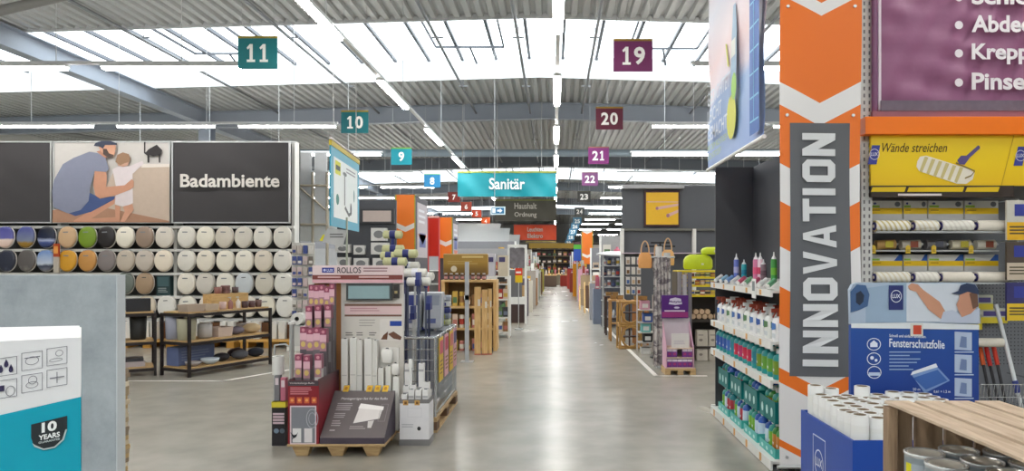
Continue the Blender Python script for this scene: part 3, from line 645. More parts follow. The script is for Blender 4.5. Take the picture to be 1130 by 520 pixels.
itemsB = [
 (0.55, .2, .9, MB().box(-.14, .14, -.1, .1, 0, .2, (60, 68, 70)), 'storage_box', 'dark slate box on the top of the left table', 'box'),
 (0.88, .22, .9, MB().box(-.13, .13, -.04, .04, 0, .28, (206, 190, 168)).rect((0, -.043, 0), UX, UZ, -.09, .09, .04, .2, (130, 126, 124)), 'seat_package', 'beige boxed seat on the top of the left table', 'box'),
 (1.2, .2, .9, MB().box(-.15, .15, -.12, .12, 0, .18, (40, 40, 44)), 'storage_box', 'black box on the top of the left table', 'box'),
 (0.86, .2, .5, basket(.26, .24, .2, (74, 84, 96)), 'storage_basket', 'slate blue basket on the middle board of the left table', 'basket'),
 (1.2, .2, .5, cup(.11, .36, mat((46, 46, 44), .6)), 'waste_bin', 'tall black waste bin on the left table', 'bin'),
 (0.48, .2, .5, basket(.26, .24, .3, (56, 56, 58)), 'storage_basket', 'deep dark grey basket on the left table', 'basket'),
 (0.6, .2, .13, MB().box(-.22, .22, -.14, .14, 0, .16, (112, 118, 126)).lathe([(.06, .16), (.05, .2)], (190, 190, 190)), 'storage_box', 'grey lidded box on the lowest board of the left table', 'box'),
 (1.08, .2, .13, MB().box(-.2, .2, -.14, .14, 0, .07, (170, 160, 160)).box(-.18, .18, -.12, .12, .07, .12, (60, 60, 64)), 'folded_mat', 'folded grey and black mat on the lowest board of the left table', 'bath mat')]
for x, y, z, mb, nm, lb, ct in itemsB: single(nm, mb, lb, ct, None, tuple(onB(x, y, z)), rzB)
# ================================================================== LEFT FOREGROUND: grey panel, tile stack, turquoise box
cm, nt, b = newmat('grey_cement_board')
tc = nt.nodes.new('ShaderNodeTexCoord'); n = nt.nodes.new('ShaderNodeTexNoise'); n.inputs['Scale'].default_value = 3.5; n.inputs['Detail'].default_value = 9; n.inputs['Roughness'].default_value = 0.7
nt.links.new(tc.outputs['Object'], n.inputs['Vector']); cr = nt.nodes.new('ShaderNodeValToRGB')
cr.color_ramp.elements[0].position = 0.3; cr.color_ramp.elements[1].position = 0.7
cr.color_ramp.elements[0].color = [lin(v) for v in (136, 144, 150)]+[1]; cr.color_ramp.elements[1].color = [lin(v) for v in (178, 186, 190)]+[1]
nt.links.new(n.outputs['Fac'], cr.inputs[0]); nt.links.new(cr.outputs[0], b.inputs['Base Color']); b.inputs['Roughness'].default_value = 0.55
pt = thing('partition_panel', 'tall grey cement look partition panel behind the turquoise box', 'panel', (-1.935, 3.2, 0))
obj('board', MB().box(-1.6, 0, 0, 0.062, 0.04, Z(303.5, 3.2), cm), pt, 0.004)
obj('edge_strip', MB().box(0.0, 0.004, 0.0, 0.062, 0.04, Z(303.5, 3.2), mat((196, 202, 206), 0.4)), pt)
for x in (-1.4, -0.2): obj('foot', MB().box(x-0.04, x+0.04, -0.2, 0.26, 0, 0.04, STEEL), pt)
for i in range(26):
    c = random.choice([(206, 190, 160), (170, 150, 120), (226, 214, 190), (140, 122, 100), (190, 160, 110)])
    single('tile_sample', MB().box(-0.34, random.uniform(-.005, .012), -0.2, 0.2, 0, 0.024, c), 'thin beige tile sample, %s in the stack behind the grey panel' % (ORD[i]+' from the bottom' if i < 13 else ORD[25-i]+' from the top'), 'tile', 'tile samples behind the grey panel', (X(141.5, 4.1), 3.9, 0.345+i*0.0252))
single('sample_stand', MB().box(-0.36, 0.0, -0.22, 0.22, 0.32, 0.345, (150, 130, 104)).box(-0.34, -0.3, -0.2, 0.2, 0, 0.32, DARK).box(-0.06, -0.02, -0.2, 0.2, 0, 0.32, DARK), 'low stand under the tile samples behind the grey panel', 'stand', None, (X(141.5, 4.1)-.015, 3.9, 0))
# turquoise and white carton, turned towards the aisle, flap slightly open
BYY = 1.6; TH = math.radians(33); cT, sT = math.cos(TH), math.sin(TH)
bx = X(89.5, BYY); zt = Z(371, BYY)
t = thing('product_carton', 'large white and turquoise carton with icons at the left edge', 'carton', (bx, BYY, 0.86), TH)
H = zt-0.86; Wd = 0.46
TQ = mat((0, 158, 182), 0.4, var=0.03); PW = mat((228, 228, 230), 0.45, var=0.02)
def face(px, py):                       # place on the carton's front face seen at a pixel
    k = (px-VX)/F; s_ = (k*BYY-bx)/(cT-k*sT); d = BYY+s_*sT
    return s_, Z(py, d)-0.86
obj('carton_body', MB().box(-Wd, 0, 0, 0.34, 0, H-0.006, PW), t)
(e0, ez), (e1, lz) = face(88, 438), face(0, 458)
lz = ez+(lz-ez)*(-Wd-e0)/(e1-e0)
mb = MB().poly([(-Wd, 0.0), (0.0, 0.0), (0.0, ez), (-Wd, lz)], (0, -0.002, 0), UX, UZ, TQ)
mb.poly([(0, 0), (0.34, 0), (0.34, ez+0.03), (0, ez)], (0.002, 0, 0), UY, UZ, TQ)
obj('turquoise_print', mb, t)
obj('lid_flap', MB().add([(-Wd, -0.002, H-0.006), (0, 0.0, H-0.006), (-0.004, 0.33, H-0.004), (-Wd, 0.33, H+0.006), (-Wd, -0.002, H-0.003), (0, 0.0, H-0.003), (-0.004, 0.33, H-0.001), (-Wd, 0.33, H+0.009)], [(3, 2, 1, 0), (4, 5, 6, 7), (0, 1, 5, 4), (1, 2, 6, 5), (2, 3, 7, 6), (3, 0, 4, 7)], PW), t)
LN = mat((112, 112, 122)); DK = mat((52, 46, 82))
uT = Vector((1, 0, 0.10))
for cx, cy_, kind in ((7, 404.5, 'drops'), (35.5, 398, 'basin'), (63, 393, 'shower'), (7, 429, 'soft'), (35.5, 422.5, 'seat'), (63, 416.5, 'size')):
    ox, oz = face(cx, cy_); mb = MB(); o = (ox, -0.003, oz); v = UZ; u = uT
    mb.frame(o, u, v, -0.0185, 0.0185, -0.019, 0.019, 0.0012, LN)
    if kind == 'drops':
        for a, bq in ((0, .004), (.008, -.008), (-.009, -.006)): mb.ell(o, u, v, a, bq, .004, .006, DK, 10); mb.poly([(a-.0037, bq+.003), (a+.0037, bq+.003), (a, bq+.012)], o, u, v, DK)
    elif kind == 'basin':
        mb.poly([(-.013, .008), (.014, .008), (.014, .006), (-.013, .006)], o, u, v, LN); mb.oring(o, u, v, 0, 0, .012, .009, .0012, LN)
    elif kind == 'shower':
        mb.oring(o, u, v, -.002, -.008, .012, .004, .0012, LN); mb.oring(o, u, v, .004, .006, .007, .007, .0012, LN)
    elif kind == 'soft':
        mb.rect(o, u, v, -.017, -.003, -.004, .008, DK); mb.oring(o, u, v, .007, -.006, .008, .011, .0013, LN)
    elif kind == 'seat':
        mb.oring(o, u, v, 0, -.004, .011, .007, .0012, LN); mb.oring(o, u, v, .001, .006, .008, .009, .0012, LN)
    else:
        mb.rect(o, u, v, -.013, .013, -.0012, .0012, LN); mb.rect(o, u, v, -.0008, .0008, -.012, .012, LN)
    obj('icon', mb, t)
mb = MB(); ox, oz = face(54.5, 479); o = (ox, -0.004, oz); u = uT
mb.poly([(-.032, .028), (.032, .033), (.032, .004), (.026, -.018), (.01, -.032), (-.01, -.032), (-.027, -.02), (-.032, 0)], o, u, UZ, (34, 42, 46))
mb.poly([(-.030, -.012), (-.026, -.021), (-.01, -.0315), (.01, -.0315), (.026, -.018), (.032, .004), (.029, .004), (.023, -.016), (.009, -.0285), (-.01, -.0285), (-.024, -.018)], (ox, -0.005, oz), u, UZ, (176, 196, 196))
mb.text('10', (ox, -0.006, oz+0.006), u, UZ, 0.022, (240, 244, 244), w=0.027, bold=0.04, align='C')
mb.text('YEARS', (ox, -0.006, oz-0.009), u, UZ, 0.011, (240, 244, 244), w=0.038, bold=0.03, align='C')
mb.text('GUARANTEE', (ox, -0.006, oz-0.016), u, UZ, 0.0045, (200, 210, 210), w=0.038, bold=0.02, align='C')
obj('guarantee_emblem', mb, t)
single('display_plinth', MB().box(-0.5, 0.03, -0.05, 0.4, 0, 0.86, mat((190, 192, 194), 0.5)).box(-0.48, 0.01, -0.055, -0.05, 0.05, 0.8, mat((170, 174, 178))), 'grey plinth carrying the turquoise carton', 'plinth', None, (bx, BYY, 0), TH)

# ================================================================== CENTRE LEFT: BLIND DISPLAY ON A PALLET
def presswood(w, d, label, loc):
    t = thing('display_pallet', label, 'pallet', loc)
    obj('deck', MB().box(0, w, 0, d, 0.085, 0.105, PALLET), t, 0.004)
    for i in range(3):
        for k in range(2):
            x = 0.11+(w-0.22)*i/2; y = 0.08+(d-0.16)*k; mb = MB()
            mb.add([(x+sx*a, y+sy*b_, z) for z, a, b_ in ((0, .045, .04), (0.085, .075, .065)) for sx, sy in ((-1, -1), (1, -1), (1, 1), (-1, 1))], [(3, 2, 1, 0), (4, 5, 6, 7), (0, 1, 5, 4), (1, 2, 6, 5), (2, 3, 7, 6), (3, 0, 4, 7)], PALLET)
            obj('foot', mb, t)
    return t
RY = 5.93
presswood(0.80, 0.66, 'moulded wood pallet under the roller blind display', (-2.19, RY, 0))
# maroon open box
MAR = mat((136, 34, 44), 0.5); MARG = ramp_mat('maroon_side', [(0, (128, 26, 40)), (0.55, (140, 38, 50)), (1, (96, 74, 80))], 'Z', 0, 0.54, 0.0)
x0, x1, d0, d1, zb_, zt_ = -2.185, -1.932, 0.0, 0.555, 0.0, 0.53
t = thing('display_box', 'maroon cardboard box with a printed window at the left of the pallet', 'display box', (0, RY+0.01, 0.105))
obj('front_panel', MB().box(x0, x1, d0, d0+0.012, 0, zt_-0.01, MAR), t)
obj('side_panel', MB().box(x1-0.012, x1, d0+0.012, d1, 0, zt_, MARG), t)
obj('side_panel', MB().box(x0, x0+0.012, d0+0.012, d1, 0, zt_, MARG), t)
obj('back_wall', MB().box(x0+0.012, x1-0.012, d1-0.012, d1, 0, zt_, MAR), t)
obj('bottom', MB().box(x0+0.012, x1-0.012, d0+0.012, d1-0.012, 0, 0.01, MAR), t)
o = (x0, -0.002, 0); fw = x1-x0
mb = MB().rect(o, UX, UZ, 0, fw, 0.478, 0.52, (72, 62, 68)).text('Verdunkelungs-Rollo', (x0+0.015, -0.004, 0.49), UX, UZ, 0.018, (224, 210, 210), w=fw*0.8)
mb.lines(o, UX, UZ, 0.02, fw*0.8, 0.40, 0.465, 4, (206, 130, 140))
obj('heading_print', mb, t)
for i in range(4): obj('icon_print', MB().rect(o, UX, UZ, 0.014+i*0.06, 0.056+i*0.06, 0.335, 0.385, (206, 96, 60)).ell((x0, -0.003, 0), UX, UZ, 0.035+i*0.06, 0.36, .013, .012, (232, 160, 90), 10), t)
mb = MB().rect(o, UX, UZ, 0.018, fw-0.02, 0.0, 0.315, (226, 206, 210)).rect((x0, -.003, 0), UX, UZ, 0.028, fw-0.03, 0.01, 0.305, (128, 130, 138))
mb.rect((x0, -.004, 0), UX, UZ, 0.04, 0.11, 0.015, 0.13, (226, 224, 224)).rect((x0, -.004, 0), UX, UZ, 0.135, 0.2, 0.015, 0.13, (226, 220, 222))
mb.oring((x0, -.004, 0), UX, UZ, 0.2, 0.21, .05, .08, .006, (176, 176, 184)).oring((x0, -.0045, 0), UX, UZ, 0.2, 0.21, .03, .05, .004, (180, 180, 190))
mb.poly([(.02, .1), (.045, .05), (.035, .05), (.035, .04), (.07, .06), (.085, .1), (.07, .08), (.05, .075)], (x0, -.005, 0), UX, UZ, (30, 34, 40))
obj('window_print', mb, t)
# standing blind packages in the maroon box
PKG = {}
def blind_pkg(L, v):
    w = 0.056; mb = MB().box(-w/2, w/2, -w/2, w/2, 0, L, [(108, 100, 104), (120, 112, 116), (96, 88, 94), (200, 198, 196)][v])
    o = (0, -w/2-.0015, 0); o2 = (0, -w/2-.003, 0)
    mb.rect(o, UX, UZ, -w/2, w/2, L-.05, L, (150, 74, 98)).rect(o, UX, UZ, -w/2, w/2, L-.11, L-.05, (222, 178, 190)).rect(o, UX, UZ, -w/2, w/2, L-.19, L-.11, (176, 132, 142))
    mb.ell(o2, UX, UZ, 0, L-.145, .019, .024, (214, 186, 110), 12).ell(o2, UX, UZ, 0, L-.025, .014, .014, (206, 140, 152), 10)
    mb.rect((w/2+.0015, 0, 0), UY, UZ, -w/2, w/2, L-.12, L, (150, 96, 112)).rect((0, 0, L+.0015), UX, UY, -w/2, w/2, -w/2, w/2, (170, 112, 126))
    if v != 3: mb.rect(o, UX, UZ, -w/2, w/2, L-.5, L-.32, (140, 134, 138))
    return mb
n = 0
for r, (Lr, yy, xs, nm) in enumerate(((1.28, 6.43, (-2.14, -2.075, -2.01, -1.95, -1.895), 'back row'), (1.10, 6.34, (-2.14, -2.06, -1.975), 'third row'), (0.92, 6.21, (-2.143, -2.0865, -2.03, -1.9735), 'second row'), (0.70, 6.08, (-2.14, -2.07, -1.975), 'front row'))):
    for i, x in enumerate(xs):
        if r == 0 and i == 4: x = -1.962; 
        if r == 0: x = -2.149+i*0.0455
        L = Lr+random.uniform(-.012, .012)
        if r == 0 and i in (1, 3): L -= .01
        mb = blind_pkg(L, 3 if (r, i) == (3, 2) else (r+i) % 3)
        if r == 0:
            for q in range(len(mb.v)): mb.v[q] = (mb.v[q][0]*0.8, mb.v[q][1], mb.v[q][2])
        single('blind_package', mb, 'tall pink and grey boxed roller blind, %s, %s from the left' % (nm, ORD[i]), 'boxed blind', 'boxed blinds in the maroon box', (x, yy, 0.116))
# grey sloping board on the right half of the pallet
xa, xb = -1.925, -1.395
GB = mat((104, 96, 96), 0.5); GBD = mat((74, 66, 78), 0.5)
t = thing('display_wedge', 'grey sloping display carton with a roller blind picture and yellow icons', 'display box', (0, RY+0.015, 0.105))
zf, zk, dk = 0.05, 0.365, 0.405
obj('carton_body', MB().add([(xa, 0, 0), (xb, 0, 0), (xb, dk, 0), (xa, dk, 0), (xa, 0, zf), (xb, 0, zf), (xb, dk, zk), (xa, dk, zk)], [(3, 2, 1, 0), (0, 1, 5, 4), (1, 2, 6, 5), (2, 3, 7, 6), (3, 0, 4, 7)], GBD).add([(xa, 0, zf), (xb, 0, zf), (xb, dk, zk), (xa, dk, zk)], [(0, 1, 2, 3)], GB), t)
vs_ = Vector((0, dk, zk-zf)); SL = vs_.length; vs_.normalize(); nv = UX.cross(vs_)
def so(k): return Vector((xa, 0, zf))+nv*0.002*k
mb = MB().text('Montageträger-Set für das Rollo', so(1)+UX*0.08+vs_*0.40, UX, vs_, 0.035, (228, 224, 222), w=0.40); obj('heading_print', mb, t); mb = MB()
for k, (a, b_, n_) in enumerate(((0.28, 0.37, 4), (0.2, 0.26, 3), (0.11, 0.18, 3), (0.05, 0.085, 1))): mb.lines(so(1), UX, vs_, 0.06, 0.2-0.03*k, a, b_, n_, (170, 162, 162))
obj('text_print', mb, t)
for x in (0.07, 0.275, 0.345, 0.415): obj('icon_print', MB().rect(so(1), UX, vs_, x, x+0.05, 0.50, 0.575, (222, 180, 60)).ell(so(2), UX, vs_, x+.025, .537, .013, .02, (190, 130, 40), 10), t)
mb = MB().poly([(.24, .15), (.45, .20), (.46, .33), (.26, .36)], so(1), UX, vs_, (222, 216, 212)).poly([(.25, .31), (.465, .29), (.465, .33), (.26, .365)], so(2), UX, vs_, (240, 236, 232)).poly([(.36, .17), (.41, .18), (.4, .1), (.37, .1)], so(2), UX, vs_, (206, 200, 196))
mb.frame(so(1), UX, vs_, .44, .5, .17, .36, .004, (140, 132, 132)).lines(so(1), UX, vs_, .22, .36, .08, .12, 2, (160, 152, 150))
obj('blind_print', mb, t)
# back board with header
BBY = 6.50
t = thing('display_board', 'tall cream display board with a pink header reading ROLLOS', 'display board', (0, BBY, 0.105))
xl, xr = X(346, BBY), X(445, BBY); zT = Z(312, BBY)-0.105
CREAM = mat((214, 208, 200), 0.5)
def bz(py): return Z(py, BBY)-0.105
obj('board', MB().box(X(376, BBY), xr, 0.012, 0.03, 0, zT, CREAM).box(xl, X(376, BBY), 0.018, 0.03, 0.3, zT, mat((176, 120, 74), 0.6)), t)
HD = mat((226, 206, 206), 0.5)
obj('header', MB().box(xl, xr, -0.03, 0.03, bz(312.5), bz(293), HD), t)
o = (0, -0.032, 0); o2 = (0, -0.034, 0)
def rpx(mb, o_, a, b_, c, d_, m, Y=BBY): return mb.rect(o_, UX, UZ, X(a, Y), X(b_, Y), bz(d_), bz(c), m)
mb = MB(); rpx(mb, o, 346, 445, 303.5, 308.5, (128, 66, 60)); rpx(mb, o, 346, 445, 309, 312, (226, 176, 184)); obj('header_stripe', mb, t)
mb = MB(); rpx(mb, o, 356.5, 370, 295.5, 301, (44, 54, 150)); mb.ell(o2, UX, UZ, X(359.5, BBY), bz(298.2), .012, .012, (200, 206, 236), 10); mb.text('LUX', (X(362, BBY), -0.034, bz(300)), UX, UZ, .026, (220, 224, 240), w=X(369, BBY)-X(362, BBY), bold=.02); obj('header_logo', mb, t)
mb = MB().text('ROLLOS', (X(373.5, BBY), -0.034, bz(301.5)), UX, UZ, bz(295)-bz(301.5), (58, 46, 56), w=X(399.5, BBY)-X(373.5, BBY), bold=.012); obj('header_lettering', mb, t)
mb = MB().lines(o, UX, UZ, X(402, BBY), X(430, BBY), bz(301.5), bz(295.5), 2, (150, 110, 116), .4, .1).lines((0, -.034, 0), UX, UZ, X(352, BBY), X(377, BBY), bz(307.2), bz(305), 1, (216, 180, 176), .8, 0).lines((0, -.034, 0), UX, UZ, X(397, BBY), X(430, BBY), bz(307), bz(304.8), 1, (216, 180, 176), .8, 0); obj('header_small_print', mb, t)
o = (0, 0.010, 0); o2 = (0, 0.008, 0)
mb = MB().box(X(383, BBY), X(433, BBY), -0.028, 0.012, bz(331.5), bz(312.5), (70, 74, 74)); obj('sample_frame', mb, t)
obj('blind_sample', MB().box(X(385.5, BBY), X(430.5, BBY), -0.034, -0.028, bz(329.5), bz(315.5), mat((142, 168, 172), .5)), t)
obj('bracket_sample', MB().box(X(434.5, BBY), X(440.5, BBY), -0.02, 0.012, bz(329), bz(314.5), (48, 44, 44)).box(X(436, BBY), X(439, BBY), -0.024, -0.02, bz(324), bz(321), (176, 160, 110)), t)
mb = MB(); rpx(mb, o, 380, 443, 335.5, 338, (136, 100, 84)); rpx(mb, o, 380, 443, 338, 347, (226, 196, 196)); rpx(mb, o, 380, 443, 347.5, 349.5, (122, 84, 70)); mb.lines(o2, UX, UZ, X(386, BBY), X(420, BBY), bz(345), bz(340), 2, (200, 150, 156)); obj('pink_stripe_print', mb, t)
mb = MB()
for a in (381, 393, 407): mb.lines(o, UX, UZ, X(a, BBY), X(a+9, BBY), bz(372), bz(367), 2, (110, 104, 100), .4, .3)
mb.lines(o, UX, UZ, X(396, BBY), X(414, BBY), bz(362), bz(353), 3, (170, 164, 158), .3, .4); obj('small_print', mb, t)
mb = MB(); rpx(mb, o, 419, 443.5, 352, 376.5, (222, 216, 210)); rpx(mb, o2, 430, 443, 354.5, 360, (40, 70, 160))
mb.poly([(X(420, BBY), bz(375)), (X(427, BBY), bz(375)), (X(428, BBY), bz(366)), (X(423, BBY), bz(370))], o2, UX, UZ, (104, 66, 50)).poly([(X(428, BBY), bz(369)), (X(434, BBY), bz(366)), (X(443, BBY), bz(372)), (X(442, BBY), bz(375.5)), (X(434, BBY), bz(374))], o2, UX, UZ, (112, 76, 60)); obj('photo_print', mb, t)
# white blind boxes leaning on the board, above the wedge
def wedge_z(y): return 0.105+zf+(zk-zf)*min(1, max(0, (y-RY-0.015)/dk))
WB = mat((228, 226, 220), 0.45, var=0.02)
for i, (a, b_, tp, dy) in enumerate(((377.5, 384.5, 374, 0), (387, 394, 373, 0), (394.5, 400.5, 375, 0.03), (403, 411, 373.5, 0), (411.5, 417, 375.5, 0.03), (426.5, 432, 404, 0.03), (418, 424, 406, -0.03))):
    Yp = 6.425+abs(dy); w = X(b_, Yp)-X(a, Yp); z_ = 0.106
    h_ = Z(tp, Yp)-z_
    mb = MB().box(0, w, -.028, .028, 0, h_, WB).rect((0, -.0295, 0), UX, UZ, w*.2, w*.8, .05, .07, (150, 150, 156)).box(w*.35, w*.65, -.01, .01, h_, h_+.006, (90, 90, 90)).rect((0, -.0295, 0), UX, UZ, w*.1, w*.9, h_*.6, h_*.61, (196, 194, 190))
    single('white_blind_box', mb, 'tall white roller blind box leaning on the cream board, %s from the left' % ORD[i], 'boxed blind', 'white blind boxes', (X(a, Yp), Yp, z_))
def poly_bag(w, h, d_):
    n_ = 8; mb = MB(); lv = [(0, .75, .9), (.1, 1, 1), (.6, 1, 1.05), (.85, .9, .7), (1, .8, .25)]
    vs = [(w/2*k*math.copysign(abs(math.cos(q*2*math.pi/16))**.5, math.cos(q*2*math.pi/16)), d_/2*kd*math.copysign(abs(math.sin(q*2*math.pi/16))**.5, math.sin(q*2*math.pi/16)), h*zz+.006*math.sin(q*3+zz*9)) for zz, k, kd in lv for q in range(16)]
    mb.add(vs, [(a*16+q, a*16+(q+1) % 16, (a+1)*16+(q+1) % 16, (a+1)*16+q) for a in range(4) for q in range(16)], WB, True)
    mb.add(vs, [tuple(range(15, -1, -1)), tuple(range(64, 80))], WB)
    return mb.box(-w*.1, w*.1, -.006, .006, h, h+.012, (70, 70, 72))
for i, (a, b_, tp, bt, Yp) in enumerate(((420.5, 434, 384, 400, 6.465), (432, 441, 400, 413, 6.455), (433, 441, 414, 431, 6.44))):
    w = X(b_, Yp)-X(a, Yp); z_ = Z(bt, Yp) if i < 2 else .107
    single('white_bag', poly_bag(w, Z(tp, Yp)-z_-.012, .05), ['white bag of fittings, topmost by the cream board', 'white bag of fittings, middle of the heap by the cream board', 'tall white bag of fittings at the bottom of the heap', 'narrow white bag at the right edge of the cream board'][i], 'bag', None, ((X(a, Yp)+X(b_, Yp))/2, Yp, z_))
single('bag_hook_strip', MB().box(-.075, .09, -.01, .012, 0, .25, mat((222, 218, 212))), 'pale holder carrying the white bags on the cream board', 'holder', None, (X(429, 6.485), 6.498, Z(415, 6.47)))
# narrow black carton at the left of the pallet
t = thing('display_box', 'narrow black carton with a yellow band left of the maroon box', 'display box', (X(300, 6.3), 6.3, 0))
w = X(315, 6.3)-X(300, 6.3); h_ = Z(436, 6.3)
obj('carton_body', MB().box(0, w, 0, .16, 0, h_-.06, (40, 38, 42)), t)
obj('yellow_band', MB().box(-.002, w+.002, -.003, .163, h_-.11, h_-.06, (222, 206, 60)), t)
mb = MB(); 
for i in range(4): mb.rect((0, -.003, 0), UX, UZ, .01, w-.01, .19+i*.026, .208+i*.026, (214, 190, 198))
mb.ell((0, -.003, 0), UX, UZ, .04, .13, .022, .022, (120, 140, 160), 12).ell((0, -.003, 0), UX, UZ, .09, .13, .022, .022, (90, 100, 110), 12); obj('front_print', mb, t)
for i, (dx, hh, c) in enumerate(((.032, .16, (120, 120, 124)), (.085, .14, (190, 110, 130)))):
    single('boxed_roll', MB().box(-.022, .022, -.03, .03, 0, hh+.06, c).rect((0, -.032, 0), UX, UZ, -.015, .015, hh-.02, hh+.04, (222, 210, 214)), ['grey', 'pink'][i]+' boxed roll standing in the narrow black carton', 'boxed roll', None, (X(300, 6.3)+dx, 6.36, h_-.058))
single('paper_roll', MB().ring((0, 0, 0), (0, 0, .16), .05, .03, mat((226, 226, 222)), 16, (90, 90, 90)), 'white paper roll on top of the boxed rolls', 'roll', None, (X(307, 6.4), 6.40, h_+.165))
t = thing('display_post', 'silver round post with a white cap behind the maroon box', 'post', (X(322, 6.72), 6.72, 0))
obj('tube', MB().cyl((0, 0, 0), (0, 0, Z(358, 6.72)), .022, STEEL), t); obj('cap', MB().cyl((0, 0, Z(358, 6.72)), (0, 0, Z(355, 6.72)), .034, WHITE), t); obj('base_plate', MB().box(-.1, .1, -.1, .1, 0, .01, STEEL), t)
obj('wire_loop', MB().tube([(-.16, 0, .3), (-.16, 0, Z(381, 6.72)), (-.06, 0, Z(380, 6.72)), (0, 0, Z(384, 6.72))], .008, STEEL), t)
# white carton with rolls right of the pallet
CY = 6.3; t = thing('display_box', 'white carton with grey base holding white rolls beside the pallet', 'display box', (X(441, CY), CY, 0))
w = X(473.5, CY)-X(441, CY); h_ = Z(441, CY); DG = mat((122, 120, 120), .5)
obj('base_band', MB().box(-.003, w+.003, -.003, .233, 0, .055, DG), t)
for nm, bxx in (('front_panel', (0, w, 0, .008)), ('back_wall', (0, w, .222, .23)), ('side_panel', (0, .008, .008, .222)), ('side_panel', (w-.008, w, .008, .222))):
    obj(nm, MB().box(*bxx, .055, h_-.035, mat((226, 224, 226), .5)).box(*bxx, h_-.035, h_, DG), t)
obj('floor_panel', MB().box(.008, w-.008, .008, .222, .055, .06, WHITE), t)
mb = MB()
for x in (.03, .13): mb.rect((0, -.004, 0), UX, UZ, x, x+.045, h_-.05, h_-.008, (206, 160, 90)).rect((0, -.005, 0), UX, UZ, x+.012, x+.033, h_-.04, h_-.018, (120, 80, 40))
mb.ell((0, -.003, 0), UX, UZ, w*.66, .15, .016, .018, (40, 40, 44), 14).lines((0, -.003, 0), UX, UZ, .02, w*.5, .15, .19, 2, (190, 188, 192)).frame((0, -.003, 0), UX, UZ, .07, w*.75, .25, .33, .003, (206, 204, 208)); obj('front_print', mb, t)
k = 0
for i in range(4):
    for j in range(3):
        L = [.40, .42, .62, .46][(i*2+j) % 4]+random.uniform(-.01, .02) if j else .42
        if (i, j) in ((0, 0),): L = .38
        k += 1
        single('wrapped_roll', MB().box(-.024, .024, -.027, .027, 0, L, mat((228, 226, 224), .4)).box(-.012, .012, -.012, .012, L, L+.006, (110, 110, 112)).rect((0, -.029, 0), UX, UZ, -.022, .022, L-.07, L-.05, (176, 174, 176)), 'white boxed roll in the white carton, row %s, %s from the left' % (['front', 'middle', 'back'][j], ORD[i]), 'roll', 'white rolls in the white carton', (X(441, CY)+.036+i*.061, CY+.045+j*.07, .062))
single('wrapped_roll', MB().cyl((0, 0, 0), (0, 0, .66), .014, WHITE).box(-.016, .016, -.016, .016, .6, .67, WHITE), 'thin white tube standing tallest in the white carton', 'roll', None, (X(441, CY)+.0665, CY+.15, .062))
# ------------------------------------------------------------------ wire cage on a wooden pallet with mops
gx0, gx1, gy0, gy1 = -1.9, -1.1, 6.78, 8.2
t = thing('pallet', 'wooden pallet under the wire cage of mops', 'pallet', (gx0, gy0, 0))
gw, gd = gx1-gx0, gy1-gy0
PY = wood_mat('pallet_wood_long', (160, 128, 88), (204, 174, 126), 'Y')
for i in range(5): obj('deck_board', MB().box(i*gw*.215, i*gw*.215+.11, 0, gd, .122, .144, PY), t)
for i in range(3): obj('stringer_board', MB().box(0, gw, i*(gd-.145)/2, i*(gd-.145)/2+.145, .1, .122, PALLET), t)
for i in range(3):
    for j in range(3): obj('block', MB().box(i*(gw-.1)/2, i*(gw-.1)/2+.1, j*(gd-.145)/2, j*(gd-.145)/2+.145, .022, .1, mat((112, 84, 64), .7)), t)
    obj('bottom_board', MB().box(i*(gw-.1)/2, i*(gw-.1)/2+.1, 0, gd, 0, .022, PY), t)
t = thing('wire_cage', 'galvanised wire mesh cage full of mops on a pallet', 'cage', (gx0+.02, gy0+.02, .146))
cw, cd, ch = gw-.04, gd-.04, .74
for x in (0, cw):
    for y in (0, cd): obj('corner_post', MB().cyl((x, y, 0), (x, y, ch), .014, CHROME, n=8), t)
for nm, p in (('front', [(0, 0), (cw, 0)]), ('right', [(cw, 0), (cw, cd)]), ('left', [(0, 0), (0, cd)]), ('rear', [(0, cd), (cw, cd)])):
    a, c = Vector((*p[0], 0)), Vector((*p[1], 0)); L = (c-a).length; mb = MB()
    for i in range(1, int(L/.06)): q = a+(c-a)*i/int(L/.06); mb.cyl(q, q+UZ*ch, .0032, CHROME, n=4, caps=False)
    for k in range(8): mb.cyl(a+UZ*(.03+k*.1), c+UZ*(.03+k*.1), .004, CHROME, n=4, caps=False)
    obj('wire_mesh', mb, t); obj('top_rail', MB().cyl(a+UZ*ch, c+UZ*ch, .012, CHROME, n=8), t)
mb = MB()
for i in range(12): mb.cyl((cw*i/11, 0, .02), (cw*i/11, cd, .02), .004, CHROME, n=4)
obj('wire_floor', mb, t)
for i, (ya, c, c2) in enumerate(((.12, (222, 186, 60), (206, 90, 110)), (.46, (226, 170, 176), (196, 70, 96)), (.80, (222, 182, 52), (214, 120, 110)), (1.08, (214, 160, 170), (90, 80, 120)))):
    mb = MB().box(0, .006, 0, .24, 0, .42, c).lines((.008, 0, 0), UY, UZ, .03, .21, .05, .2, 4, (150, 110, 60)).rect((.008, 0, 0), UY, UZ, .02, .22, .26, .39, c2).box(-.002, .004, .1, .14, .42, .46, STEEL)
    single('price_poster', mb, '%s price poster hanging on the cage, %s from the front' % (['yellow', 'pink', 'yellow', 'pale pink'][i], ORD[i]), 'poster', 'posters on the wire cage', (gx1-.002, gy0+ya, .45))
